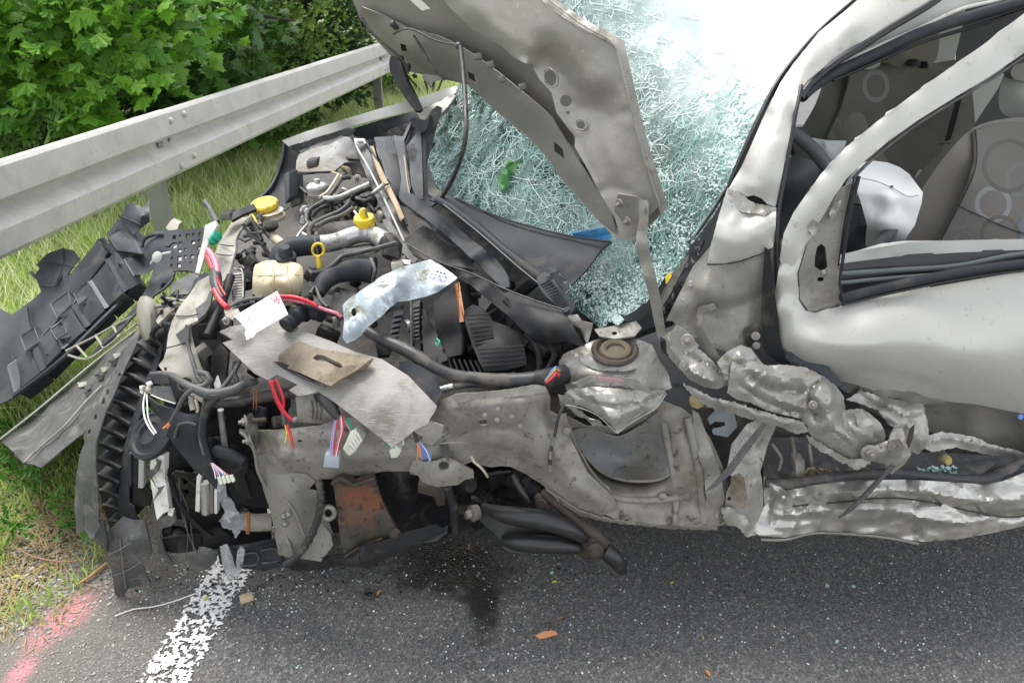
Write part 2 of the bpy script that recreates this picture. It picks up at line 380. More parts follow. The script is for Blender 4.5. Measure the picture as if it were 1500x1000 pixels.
TRIM = M('interior_trim', (.42, .42, .39), .6, 0, bump=((200, .15),)); TRIMD = M('dark_interior_trim', (.045, .047, .05), .6); TRIMG = M('grey_green_trim', (.085, .10, .10), .55)
ORANGE = M('orange_plastic', (.36, .12, .03), .45, dirt=((.2, .08, .03), .3, 30)); GREENP = M('green_plastic', (.01, .30, .18), .4)
FOAM = M('white_foam', (.75, .74, .70), .7, bump=((80, .4),), dirt=((.4, .36, .28), .25, 20)); TEAL = M('clear_teal_plastic', (.35, .50, .46), .2)
FILTER = M('pleated_filter', (.16, .17, .175), .8); TAN = M('tan_sealant', (.42, .33, .22), .8, bump=((60, .5),))
BLUEC = M('blue_cloth', (.05, .24, .48), .7, var=(12, .3), bump=((14, .6),)); HIVIS = M('green_safety_vest', (.14, .36, .12), .6, bump=((14, .5),))
# ================= ground, road =================
RD = Vector((.086, 1, 0)).normalized(); RN = Vector((RD.y, -RD.x, 0))       # along the road, across it
def RX(s, w, z=0.0): return RD*s+RN*w+Vector((0, 0, z))       # w = offset from the camera's foot to the right
def ground_mats():
    m = bpy.data.materials.new('asphalt'); m.use_nodes = True; t = m.node_tree; N = t.nodes; L = t.links; b = N['Principled BSDF']
    tc = N.new('ShaderNodeTexCoord')
    def nz(s, d=4, r=.6):
        n = N.new('ShaderNodeTexNoise'); n.inputs['Scale'].default_value = s; n.inputs['Detail'].default_value = d; n.inputs['Roughness'].default_value = r; L.new(tc.outputs['Object'], n.inputs['Vector']); return n.outputs['Fac']
    def ramp(src, st):
        r = N.new('ShaderNodeValToRGB'); L.new(src, r.inputs[0]); e = r.color_ramp.elements
        e[0].position, e[0].color = st[0][0], (*st[0][1], 1); e[1].position, e[1].color = st[1][0], (*st[1][1], 1)
        for p, c in st[2:]: x = e.new(p); x.color = (*c, 1)
        return r.outputs[0]
    def mix(f, a, c, blend='MIX'):
        x = N.new('ShaderNodeMix'); x.data_type = 'RGBA'; x.blend_type = blend
        if isinstance(f, float): x.inputs[0].default_value = f
        else: L.new(f, x.inputs[0])
        for s, q in ((6, a), (7, c)):
            if isinstance(q, tuple): x.inputs[s].default_value = (*q, 1)
            else: L.new(q, x.inputs[s])
        return x.outputs[2]
    vo = N.new('ShaderNodeTexVoronoi'); vo.inputs['Scale'].default_value = 165; L.new(tc.outputs['Object'], vo.inputs['Vector'])
    stone = ramp(vo.outputs['Color'], [(0, (.060, .059, .060)), (.45, (.108, .106, .105)), (.8, (.165, .160, .150)), (1, (.34, .33, .30))])
    vo2 = N.new('ShaderNodeTexVoronoi'); vo2.inputs['Scale'].default_value = 420; L.new(tc.outputs['Object'], vo2.inputs['Vector'])
    st2 = ramp(vo2.outputs['Color'], [(0, (.5, .5, .5)), (.6, (.95, .95, .95)), (1, (2.0, 2.0, 1.95))])
    col = mix(.75, stone, st2, 'MULTIPLY')
    col = mix(1.0, col, ramp(nz(1.7), [(.3, (.93, .93, .93)), (.7, (1.07, 1.07, 1.07))]), 'MULTIPLY')
    # oil stain (its own shape), from world position
    sp_ = N.new('ShaderNodeSeparateXYZ'); L.new(tc.outputs['Object'], sp_.inputs[0])
    def blob(cx, cy, rx, ry, a, lo, hi):
        mp = N.new('ShaderNodeMapping'); mp.vector_type = 'TEXTURE'; mp.inputs['Location'].default_value = (cx, cy, 0); mp.inputs['Rotation'].default_value = (0, 0, a); mp.inputs['Scale'].default_value = (rx, ry, 1)
        L.new(tc.outputs['Object'], mp.inputs[0]); ln = N.new('ShaderNodeVectorMath'); ln.operation = 'LENGTH'
        sx = N.new('ShaderNodeVectorMath'); sx.operation = 'MULTIPLY'; sx.inputs[1].default_value = (1, 1, 0); L.new(mp.outputs[0], sx.inputs[0]); L.new(sx.outputs[0], ln.inputs[0])
        ad = N.new('ShaderNodeMath'); ad.operation = 'MULTIPLY_ADD'; L.new(nz(9, 6, .7), ad.inputs[0]); ad.inputs[1].default_value = 1.6; L.new(ln.outputs['Value'], ad.inputs[2])
        r = N.new('ShaderNodeMapRange'); r.inputs['From Min'].default_value = lo; r.inputs['From Max'].default_value = hi; r.inputs['To Min'].default_value = 1; r.inputs['To Max'].default_value = 0; L.new(ad.outputs[0], r.inputs['Value']); return r.outputs[0]
    p = G(672, 825); oil = blob(p.x, p.y, .22, .17, 0, 1.3, 1.8)
    p2 = G(705, 880); oil2 = blob(p2.x, p2.y, .06, .17, .1, 1.3, 1.8)
    p3 = G(585, 970); lite = blob(p3.x, p3.y, .07, .045, 0, 1.2, 2.2)
    p4 = G(92, 905); pk = blob(p4.x, p4.y, .06, .11, -.2, .9, 2.1); p5 = G(30, 985); pk2 = blob(p5.x, p5.y, .035, .06, 0, .9, 2.0)
    ltm = N.new('ShaderNodeMath'); ltm.operation = 'MULTIPLY'; L.new(lite, ltm.inputs[0]); L.new(ramp(nz(70, 6, .8), [(.45, (0, 0, 0)), (.6, (.7, .7, .7))]), ltm.inputs[1]); col = mix(ltm.outputs[0], col, (.17, .165, .155))
    # dusty light asphalt at the edge
    dot = N.new('ShaderNodeVectorMath'); dot.operation = 'DOT_PRODUCT'; dot.inputs[1].default_value = tuple(RN); L.new(tc.outputs['Object'], dot.inputs[0])
    ae = N.new('ShaderNodeMath'); ae.operation = 'MULTIPLY_ADD'; L.new(nz(6, 6, .7), ae.inputs[0]); ae.inputs[1].default_value = .35; L.new(dot.outputs['Value'], ae.inputs[2])
    r = N.new('ShaderNodeMapRange'); r.inputs['From Min'].default_value = -1.22; r.inputs['From Max'].default_value = -.75; r.inputs['To Min'].default_value = .85; r.inputs['To Max'].default_value = 0; L.new(ae.outputs[0], r.inputs['Value'])
    sand = ramp(nz(260, 3, .7), [(.3, (.09, .08, .065)), (.7, (.27, .245, .20))])
    col = mix(r.outputs[0], col, sand)
    for q in (oil, oil2): col = mix(q, col, (.009, .008, .007))
    sc_ = N.new('ShaderNodeMath'); sc_.operation = 'MULTIPLY'; L.new(ramp(nz(130, 3, .8), [(.35, (.25, .25, .25)), (.6, (1, 1, 1))]), sc_.inputs[0]); 
    mx_ = N.new('ShaderNodeMath'); mx_.operation = 'MAXIMUM'; L.new(pk, mx_.inputs[0]); L.new(pk2, mx_.inputs[1]); L.new(mx_.outputs[0], sc_.inputs[1])
    col = mix(sc_.outputs[0], col, (.72, .24, .28))
    L.new(col, b.inputs['Base Color'])
    rm = N.new('ShaderNodeMapRange'); rm.inputs['To Min'].default_value = .78; rm.inputs['To Max'].default_value = .3; L.new(oil, rm.inputs['Value']); L.new(rm.outputs[0], b.inputs['Roughness'])
    bp = N.new('ShaderNodeBump'); bp.inputs['Strength'].default_value = .9; bp.inputs['Distance'].default_value = .004; L.new(vo.outputs['Distance'], bp.inputs['Height'])
    bp2 = N.new('ShaderNodeBump'); bp2.inputs['Strength'].default_value = .5; bp2.inputs['Distance'].default_value = .002; L.new(nz(330), bp2.inputs['Height']); L.new(bp.outputs[0], bp2.inputs['Normal']); L.new(bp2.outputs[0], b.inputs['Normal'])
    return m
ASPH = ground_mats()
SOIL = M('verge_soil', (.10, .13, .04), .95, 0, var=(3, .4), bump=((30, .8), (120, .6)), dirt=((.14, .12, .07), .3, 5))
n = 200
def sheet(name, cs, z, mat, kind='structure'):
    vs = [Vector((c[0], c[1], z)) for c in cs]; o = link(name, mesh(name, vs, [tuple(range(len(vs)))], False), mat, None, kind); return o
sheet('ground', [(-n, -n), (n, -n), (n, n), (-n, n)], -.012, SOIL)
# road: wavy asphalt edge on the left
ed = []
for i in range(0, 160):
    s = -2+i*.05; ed.append(RX(s, -1.47+.05*noise.noise(Vector((s*2, 0, 5)))+.03*noise.noise(Vector((s*9, 3, 1)))))
ed = [RX(-60, -1.47)]+ed+[RX(160, -1.5)]
vs = [Vector((p.x, p.y, 0)) for p in ed]+[Vector((p.x, p.y, 0))+RN*(8.5) for p in ed]; k_ = len(ed)
link('road', mesh('road', vs, [(i, k_+i, k_+i+1, i+1) for i in range(k_-1)], False), ASPH, None, 'structure')
# white edge line: worn thermoplastic flakes, 4 mm thick real sheet
WHITE = M('worn_road_paint', (.72, .72, .70), .7, 0, var=(30, .12), bump=((120, .5),), dirt=((.35, .34, .32), .2, 60))
vs, fs = [], []; c0 = G(290, 915); w0 = (c0.x*RN.x+c0.y*RN.y); ds = .0045; nx = 30
idx = {}
def gv(i, j):
    if (i, j) not in idx:
        p = RX(.9+i*ds, w0-.067+j*.0045, .004+.0015*noise.noise(Vector((i*.7, j*.7, 0))))+Vector((random.uniform(-.002, .002), random.uniform(-.002, .002), 0))
        idx[(i, j)] = len(vs); vs.append(p)
    return idx[(i, j)]
for i in range(380):
    for j in range(nx):
        q = noise.noise(Vector((i*.36, j*.36, 3)))+.45*noise.noise(Vector((i*.09, j*.12, 9)))+.55*noise.noise(Vector((i*.8, j*.8, 1)))
        if q > -.06+(.3 if j in (0, 1, nx-1, nx-2) else 0): fs.append((gv(i, j), gv(i, j+1), gv(i+1, j+1), gv(i+1, j)))
me = mesh('road_marking', vs, fs, False)
link('road_marking', me, WHITE, None, 'structure')
# ================= guardrail =================
HR = .36; ZT = .897; WR = None
_p = G(0, 238, ZT); WR = _p.x*RN.x+_p.y*RN.y      # offset of the top edge's front
ZINC = M('weathered_zinc', (.54, .52, .48), .6, .2, var=(7, .1), bump=((60, .08), (300, .1)), scratch=(5, (.46, .44, .41), .4, (0, 0, 1.48)), dirt=((.44, .42, .38), .15, 5), dirt2=((.34, .32, .29), .04, 60))
ZINCD = M('zinc_post', (.24, .235, .22), .6, .3, var=(12, .05))
PROF = [(-.02, .004), (0, 0), (.012, -.014), (.014, -.035), (.014, -.130), (.002, -.146), (-.045, -.158), (-.060, -.168), (-.062, -.185), (-.05, -.200), (.004, -.232), (.014, -.245), (.014, -.335), (.004, -.352), (-.02, -.362)]
def s_at(u):     # distance along the rail seen in photo column u (top edge)
    lo, hi = .5, 60
    for _ in range(50):
        s = (lo+hi)/2; p = RX(s, WR, ZT); Yc = p.y*CP-(p.z-HC)*SP; uu = 750+F*p.x/Yc
        if uu < u: lo = s
        else: hi = s
    return s
gr = root('guardrail', RX(s_at(238), WR-.08, 0), 'weathered grey steel crash barrier running along the grass verge behind the wreck', 'guardrail')
def beam(s0, s1, off, label=None):
    vs, fs = [], []; m = max(2, int((s1-s0)/.4)+1); np_ = len(PROF); w = []
    for i in range(m):
        s = s0+(s1-s0)*i/(m-1)
        for back in (0, 1):
            for (x, z) in PROF: vs.append(RX(s, WR+x-.003*back+off, ZT+z+off*.5))
    for i in range(m-1):
        a = i*2*np_; b = a+2*np_
        for j in range(np_-1):
            fs.append((a+j, a+j+1, b+j+1, b+j)); fs.append((a+np_+j, b+np_+j, b+np_+j+1, a+np_+j+1))
        fs.append((a, b, b+np_, a+np_)); fs.append((a+np_-1, a+2*np_-1, b+2*np_-1, b+np_-1))
    for a in (0, (m-1)*2*np_):
        for j in range(np_-1): fs.append((a+j, a+np_+j, a+np_+j+1, a+j+1))
    return link('rail_beam', mesh('rail_beam', vs, fs, True, 30), ZINC, gr)
j1, j2 = s_at(238), s_at(566)
def lap(s):  # dark strip painting the shadow line where the beams overlap
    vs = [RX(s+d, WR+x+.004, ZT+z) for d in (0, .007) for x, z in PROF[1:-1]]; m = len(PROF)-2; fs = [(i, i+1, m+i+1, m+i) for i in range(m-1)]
    link('lap_shadow_line', mesh('lap_shadow_line', vs, fs, False), M('lap_shade', (.04, .038, .034), .9), gr)
pitch = j2-j1
beam(j1-pitch, j1, .012); beam(j1-.10, j2, 0); beam(j2-.1, j2+pitch, .0035) ; beam(j2+pitch-.1, j2+8*pitch, 0)
beam(j1-3*pitch, j1-pitch+.1, 0)
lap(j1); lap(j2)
for js in (j1, j2):
    for (ds_, zz) in ((.035, -.055), (.20, -.045), (.06, -.31), (.225, -.285)) if js == j1 else ((-.06, -.05), (-.2, -.05), (-.06, -.29), (-.2, -.29)):
        c = RX(js+ds_ if js == j1 else js+ds_, WR+.016, ZT+zz)
        lathe('bolt', c, tuple(RN), [(.019, -.002), (.018, .006), (.013, .012), (.004, .0145)], ZINC, gr, 16)
    for ds_ in (-.05, .02, .12):
        c = RX(js+ds_, WR-.056, ZT-.175)
        join('slot_bolt', [box_raw(c, .008, .028, .018, bev=.002)], ZINCD, gr)
def post(s):
    parts = []; c = RX(s, WR-.115, ZT/2-.03); Rz = Matrix.Rotation(math.atan2(RD.y, RD.x), 3, 'Z')
    parts.append(box_raw(c+RN*.048, .055, .005, ZT+.0-.0, Rz)); parts.append(box_raw(c-RN*.048, .055, .005, ZT-.0, Rz)); parts.append(box_raw(c-RD*.0255, .005, .091, ZT-.0, Rz))
    o = join('post', parts, ZINCD, gr, ang=30)
    hp = [box_raw(RX(s, WR-.052, ZT-.18), .05, .03, .12, Rz)]
    join('spacer', hp, ZINCD, gr)
for q in (j1-pitch*.5, j1-.02, j1+pitch*.5 if False else j2-.12, j2+pitch-.1, j2+2*pitch, j2+3*pitch, j2+4*pitch, j1-pitch): post(q)
# ================= vegetation =================
def lf(pts):     # leaf outline (x along, y across) as a small fan folded at the midrib
    vs = [Vector((0, 0, 0))]+[Vector((x, y, -.25*abs(y)-.15*x*x)) for x, y in pts]; fs = [(0, i, i+1) for i in range(1, len(pts))]; return vs, fs
MAPLE_T = [(-.02, 0), (-.06, .18), (.0, .30), (-.10, .52), (.10, .42), (.22, .50), (.26, .34), (.36, .40), (.48, .62), (.56, .40), (.72, .34), (.60, .22), (.78, .16), (1.0, 0)]
MAPLE = MAPLE_T+[(x, -y) for x, y in MAPLE_T[::-1][1:]]
OVAL = [(0, 0), (.2, .14), (.5, .19), (.8, .1), (1, 0), (.8, -.1), (.5, -.19), (.2, -.14), (0, 0)]
HAW = [(0, 0), (.2, .22), (.4, .2), (.55, .36), (.72, .2), (1, 0), (.72, -.2), (.55, -.36), (.4, -.2), (.2, -.22), (0, 0)]
def basis(d, nrm):
    x = Vector(d).normalized(); nn = Vector(nrm); nn = (nn-x*nn.dot(x)).normalized(); return Matrix((x, nn.cross(x), nn)).transposed()
def leafcloud(name, shape, items, mat, par=None, kind='stuff'):
    """items: (position, direction, normal, size)"""
    b, f = lf(shape); B = np.array([tuple(v) for v in b]); nb = len(B); V = np.empty((len(items)*nb, 3)); 
    for i, (p, d, nn, s) in enumerate(items): V[i*nb:(i+1)*nb] = (B*s)@np.array(basis(d, nn)).T+np.array(p)
    Fs = np.array(f); FF = (Fs[None]+(np.arange(len(items))*nb)[:, None, None]).reshape(-1, 3)
    me = bpy.data.meshes.new(name); me.vertices.add(len(V)); me.vertices.foreach_set('co', V.astype('f').ravel())
    me.loops.add(len(FF)*3); me.loops.foreach_set('vertex_index', FF.astype('i').ravel()); me.polygons.add(len(FF)); me.polygons.foreach_set('loop_start', np.arange(0, len(FF)*3, 3, dtype='i')); me.polygons.foreach_set('loop_total', np.full(len(FF), 3, 'i')); me.update(); me.validate()
    return link(name, me, mat, par, kind)
LM1 = leafmat('maple_leaf', (.08, .23, .018), (.20, .41, .04), .45, .45); LM1D = leafmat('maple_leaf_shaded', (.035, .11, .01), (.07, .18, .02), .35)  # inner maple leaves are a darker copy, shade put into the colour
LM2 = leafmat('shrub_leaf', (.09, .19, .03), (.24, .38, .08), .4); LM2D = leafmat('shrub_leaf_shaded', (.03, .08, .015), (.06, .13, .025), .3); LM3 = leafmat('willow_leaf', (.11, .25, .06), (.22, .38, .10), .4)  # shrub leaves likewise: the inner copy has its shade painted in
BARK = M('bark', (.055, .045, .035), .9, 0, var=(12, .3), bump=((25, .8),))
def rv(a=1): return Vector((random.uniform(-a, a), random.uniform(-a, a), random.uniform(-a, a)))
def spray(c, L, n, size, up=.8):
    """leaves hung along a drooping shoot from c"""
    r = []; d = Vector((random.uniform(-.9, 1), random.uniform(-1, .2), random.uniform(-.45, .25))).normalized()
    for i in range(n):
        t = i/n; p = c+d*L*t+Vector((0, 0, -.12*t*t))+rv(.05)
        nn = Vector((random.gauss(0, .38), random.gauss(-.35, .35), up)); dd = (d+rv(.9)+Vector((0, -.2, -.35)))
        r.append((p, dd, nn, size*random.uniform(.65, 1.2)))
    return r
def limb(name, pts, r0, r1, mat, par):
    rs = resample([tuple(p) for p in pts], .12, True, closed=False); q = [Vector(a) for a in rs]
    vs, fs = tube_mesh(q, list(np.linspace(r0, r1, len(q))), 8); return link(name, mesh(name, vs, fs), mat, par)
# --- maple
mb = P(185, 300, 6.6); mb.z = 0
mt = root('maple_tree', mb, 'green maple with large lobed leaves hanging over the crash barrier at the left', 'tree')
limb('trunk', [mb, mb+Vector((.03, 0, .9)), mb+Vector((-.05, .05, 2.0)), mb+Vector((.1, 0, 4.5))], .13, .07, BARK, mt)
for k in range(9):
    z0 = .8+.28*k; a = random.uniform(2.6, 6.6); e = Vector((math.cos(a)*1.7, math.sin(a)*.9, random.uniform(-.1, .6)))
    limb('branch', [mb+Vector((0, 0, z0)), mb+Vector((0, 0, z0+.15))+e*.5, mb+Vector((0, 0, z0))+e], .035, .008, BARK, mt)
near = []
cl = []      # shoot origins: (u, v, Y, spread)
maskp = [(-60, -60), (350, -60), (355, 30), (335, 70), (255, 88), (250, 100), (180, 90), (192, 125), (190, 150), (120, 160), (60, 175), (-60, 190)]
N1 = 0
while N1 < 215:
    u, v = random.uniform(-80, 360), random.uniform(-60, 190)
    if not inpoly(np.array([u]), np.array([v]), maskp)[0]: continue
    if noise.noise(Vector((u*.014, v*.02, 2))) < -.22 and random.random() < .75: continue
    Y = 5.0+max(0, (u-200)/260)+random.uniform(-.25, .5); cl.append(P(u, v, Y)); N1 += 1
for c in cl: near += spray(c-Vector((0, .1, 0)), random.uniform(.2, .38), random.randint(6, 9), .112)
near = [it for it in near if it[0].z > .5 and it[0].x < 60 and (it[0].dot(RN) < WR-.12)]
near.sort(key=lambda it: it[0].y)
lb, lff = lf(MAPLE); leafme = []
for k in range(4):
    vv_ = [Vector((v.x, v.y*random.uniform(.9, 1.1), v.z*random.uniform(.3, 1.8)+.1*math.sin(v.x*3+k))) for v in lb]; me = mesh('maple_leaf', vv_, lff, False); me.materials.append(LM1); leafme.append(me)
for i, (p, d, nn, s) in enumerate(near[:290]):
    o = bpy.data.objects.new('leaf', leafme[i % 4]); COL.objects.link(o); o.parent = mt; o.location = p-mb; o.rotation_euler = basis(d, nn).to_euler(); o.scale = (s, s, s)
leafcloud('foliage', MAPLE, near[290:], LM1, mt)
bk = []
for _ in range(3600):
    u, v = random.uniform(-120, 420), random.uniform(-80, 230); p = P(u, v, random.uniform(5.9, 7.8)); bk.append((p+rv(.1), rv(), Vector((random.gauss(0, .5), -.3, .7)), .14*random.uniform(.6, 1.1)))
for _ in range(2600):        # unseen crown overhead, added to shade the ground
    p = mb+Vector((-.6-abs(random.gauss(0, 1.3)), random.gauss(1.0, 1.2), random.uniform(2.4, 4.2))); bk.append((p, rv(), Vector((0, 0, 1))+rv(.6), .2))
bk = [it for it in bk if it[0].z > .25 and it[0].dot(RN) < WR-.2]
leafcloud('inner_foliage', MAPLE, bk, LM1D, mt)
# --- shrubs
def shrub(name, label, u0, u1, v0, v1, Y, nn_, size, shape, mat, matd, seed, dens=1.0):
    base = P((u0+u1)/2, v1, Y+.4); base.z = 0; r = root(name, base, label, 'shrub')
    random.seed(seed); its, inn = [], []
    k = 0
    while k < nn_:
        u, v = random.uniform(u0, u1), random.uniform(v0, v1)
        e = ((u-(u0+u1)/2)/((u1-u0)/2))**2; top = v0+(v1-v0)*.35*e+10*noise.noise(Vector((u*.03, seed, 0)))
        if v < top: continue
        if noise.noise(Vector((u*.028, v*.034, seed))) < -.12 and random.random() < .8: k += .3; continue
        k += 1; c = P(u, v, Y+random.uniform(-.35, .5)); its += spray(c, .22, 7, size)
    for _ in range(int(nn_*7)):
        u, v = random.uniform(u0, u1), random.uniform(v0+8, v1+30); inn.append((P(u, v, Y+random.uniform(.4, 1.4)), rv(), Vector((0, -.3, .8))+rv(.4), size*1.4))
    for L_ in (its, inn): L_[:] = [it for it in L_ if it[0].z > .03 and it[0].dot(RN) < WR-.12]
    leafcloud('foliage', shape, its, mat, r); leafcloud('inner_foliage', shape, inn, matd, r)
    for q in range(5):
        t = base+Vector((random.uniform(-.6, .6), 0, random.uniform(.8, 1.6))); limb('stem', [base, base.lerp(t, .5)+rv(.1), t], .02, .006, BARK, r)
    return r
shrub('hawthorn_shrub', 'pale green small-leaved shrub beyond the crash barrier, right of the maple', 335, 560, -70, 120, 8.0, 430, .075, HAW, LM2, LM2D, 11)
shrub('hazel_shrub', 'darker shrub in the shade between the maple and the small-leaved shrub', 180, 470, 60, 200, 7.2, 300, .06, HAW, LM2, LM2D, 12)
shrub('willow_shrub', 'narrow-leaved willow shrub under the maple, left behind the crash barrier', -60, 140, 120, 245, 4.9, 170, .075, OVAL, LM3, LM2D, 13)
shrub('thorn_shrub', 'yellowish green shrub farthest up the verge beside the hood', 500, 760, -90, 110, 10.5, 330, .08, HAW, LM2, LM2D, 14)
random.seed(5)
# far thicket behind everything
its = []
for _ in range(9000):
    p = Vector((random.uniform(-9, 6), random.uniform(8.5, 13), random.uniform(0, 3.2)))
    if p.dot(RN) < WR-.3: its.append((p, rv(), Vector((0, -.3, .8))+rv(.5), .2))
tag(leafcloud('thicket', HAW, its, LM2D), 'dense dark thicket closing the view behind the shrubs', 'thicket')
# --- grass
GM1 = leafmat('grass_blade', (.27, .42, .06), (.56, .70, .24), .55, .5); GM2 = leafmat('dry_grass', (.70, .68, .40), (.88, .85, .60), .3, .6)
def grass(name, N_, samp, h0, h1, mat, wd_=.004, lean=.5):
    V = np.empty((N_*7, 3)); 
    for i in range(N_):
        p, hs_ = samp(); h = random.uniform(h0, h1)*hs_; a = random.uniform(0, 6.283); d = np.array((math.cos(a), math.sin(a), 0)); s = np.array((-d[1], d[0], 0))*wd_*.5*random.uniform(.7, 1.3); l = h*lean*random.uniform(.3, 1.1)
        p = np.array(p)
        for k, (t, w) in enumerate(((0, 1), (.4, 1), (.75, .7))):
            q = p+np.array((0, 0, h*t*(1-.15*t)))+d*l*t*t; V[i*7+2*k] = q-s*w; V[i*7+2*k+1] = q+s*w
        V[i*7+6] = p+np.array((0, 0, h*.86))+d*l*1.05
    FF = np.array([(0, 1, 3), (0, 3, 2), (2, 3, 5), (2, 5, 4), (4, 5, 6)]); FF = (FF[None]+(np.arange(N_)*7)[:, None, None]).reshape(-1, 3)
    me = bpy.data.meshes.new(name); me.vertices.add(len(V)); me.vertices.foreach_set('co', V.astype('f').ravel())
    me.loops.add(len(FF)*3); me.loops.foreach_set('vertex_index', FF.astype('i').ravel()); me.polygons.add(len(FF)); me.polygons.foreach_set('loop_start', np.arange(0, len(FF)*3, 3, dtype='i')); me.polygons.foreach_set('loop_total', np.full(len(FF), 3, 'i')); me.update()
    return link(name, me, mat, None, 'stuff')
def verge(w0_, w1_, s0, s1, pw=1.0):
    def f():
        while True:
            s = s0+(s1-s0)*random.random()**1.3; w = random.uniform(w0_, w1_); p = RX(s, w, -.012)
            if not (-1.30 < p.x < 3 and 1.4 < p.y < 3.3): break        # not under the wreck
        return p, .75+.5*noise.noise(Vector((p.x*1.5, p.y*1.5, 0)))+.2
    return f
tag(grass('tall_grass', 42000, verge(-3.4, -1.55, 2.2, 13), .12, .32, GM1, .0048), 'tall green meadow grass on the verge under and behind the barrier', 'grass')
tag(grass('dry_grass_stems', 10000, verge(-3.2, -1.6, 2.2, 13), .18, .38, GM2, .0032, .75), 'dry straw-coloured grass stems standing among the green grass', 'grass')
def near_s():
    while True:
        s, w = random.uniform(1.35, 2.9), random.uniform(-3.0, -1.33-.05*random.random()); p = RX(s, w, -.012)
        k = noise.noise(Vector((p.x*4, p.y*4, 7)))
        if k > -.12-(-1.5-w)*.35: return p, .8+k
tag(grass('verge_turf', 11000, near_s, .03, .13, GM1, .004, .8), 'short weedy grass at the left edge of the asphalt', 'grass')
def near_d():
    s, w = random.uniform(1.3, 2.6), random.gauss(-1.62, .14); return RX(s, w, -.008), 1
tag(grass('dead_grass_litter', 3800, near_d, .012, .03, M('dead_grass', (.34, .26, .13), .85), .003, 4.0), 'flattened dead brown grass along the asphalt edge', 'grass')
WEED = leafmat('weed_leaf', (.06, .17, .02), (.13, .30, .05), .4)
its = []
for _ in range(420):
    u, v = random.choice(((30, 600), (15, 640), (60, 700), (30, 690), (95, 745), (20, 760), (40, 620), (5, 600))); u += random.gauss(0, 17); v += random.gauss(0, 16); p = G(u, v, random.uniform(.02, .1)); its.append((p, rv(), Vector((0, -.3, 1))+rv(.5), random.uniform(.02, .045)))
tag(leafcloud('weeds', OVAL, its, WEED), 'broad-leaved green weeds at the left edge of the verge', 'weeds')
its = []
for _ in range(160):
    u, v = random.choice(((335/1.0, 352), (80, 352), (120, 345), (75, 360))) ; u += random.gauss(0, 14)-0; v += random.gauss(0, 7); its.append((P(u, v, 3.4), rv(), rv(), .014))
# --- scattered stones, glass crumbs, leaves
def chips(name, N_, samp, s0, s1, mat, label, cat):
    parts = []
    for _ in range(N_):
        c = samp(); s = random.uniform(s0, s1); n_ = random.randint(4, 6); a0 = random.random()*6
        b = [c+Vector((math.cos(a0+6.283*i/n_)*s*random.uniform(.6, 1), math.sin(a0+6.283*i/n_)*s*random.uniform(.6, 1), 0)) for i in range(n_)]; t = [p+Vector((random.uniform(-.3, .3)*s, random.uniform(-.3, .3)*s, s*random.uniform(.4, .9))) for p in b]
        parts.append((b+t, [tuple(range(n_))[::-1], tuple(range(n_, 2*n_))]+[(i, (i+1) % n_, n_+(i+1) % n_, n_+i) for i in range(n_)]))
    return tag(join(name, parts, mat, None, 'stuff', ang=20), label, cat)
GLASSC = M('glass_crumb', (.70, .88, .84), .12, 0, spec=.8); GRIT = M('grit', (.30, .28, .25), .8, var=(40, .4))
chips('glass_crumbs', 800, lambda: G(*( (random.gauss(330, 90), random.gauss(850, 30)) if random.random() < .35 else (random.uniform(300, 1450), random.uniform(800, 990)) ), .001), .001, .0032, GLASSC, 'tiny cubes of broken safety glass scattered on the asphalt', 'glass crumbs')
def gs():
    p = G(random.uniform(-20, 260) if random.random() < .8 else random.uniform(260, 900), random.uniform(780, 1000), 0); return p
chips('grit', 1500, gs, .001, .004, GRIT, 'sand and grit lying on the asphalt beside the verge', 'grit')
# ================= the wrecked car =================
CAR = root('wrecked_car', (0.35, 2.4, 0), 'silver-beige hatchback with its front end torn open, hood bent up and windshield shattered', 'car')
# ---- body shell behind everything
panel('engine_bay_wall', [(300, 500), (330, 400), (355, 330), (425, 240), (440, 205), (600, 170), (640, 200), (640, 260), (760, 380), (870, 480), (880, 600), (700, 650), (330, 660)],
      ENG, CAR, ctrl=[(450, 220, 2.98), (600, 195, 3.0), (450, 320, 2.88), (600, 330, 2.8), (400, 400, 2.6), (700, 400, 2.5), (500, 500, 2.05), (840, 500, 2.0), (380, 620, 1.85), (700, 620, 1.85)], th=6, sp=12, amp=60, sc=9)
join('floor_pan', [box_raw(Vector((1.0, 2.5, .24)), 2.4, 1.25, .05), box_raw(Vector((-.15, 2.35, .26)), 1.0, .75, .16), box_raw(Vector((2.1, 2.45, .4)), .5, 1.3, .3)], BLACKP, CAR)
join('firewall', [box_raw(Vector((.22, 2.35, .52)), .05, 1.15, .5)], ENG, CAR)
panel('roof_skin', [(1262, -12, 1.97), (900, -40, 2.6), (760, -62, 3.1), (1500, -62, 3.15), (1900, -30, 2.3), (1700, -22, 2.0), (1400, -14, 1.98)], PAINT, CAR, th=3, sp=40)
panel('far_body_side', [(1130, 120, 3.1), (1150, 60, 3.1), (1160, 400, 3.1), (1500, 420, 3.1), (1800, 420, 3.1), (1800, 250, 3.1), (1150, 250, 3.1)], TRIMD, CAR, Y=3.1, th=20, sp=60)
slab('far_door_trim', [(1090, 190, 3.05), (1700, 165, 3.05), (1700, 420, 3.05), (1090, 420, 3.05)], (0, .05, 0), TRIMD, CAR)
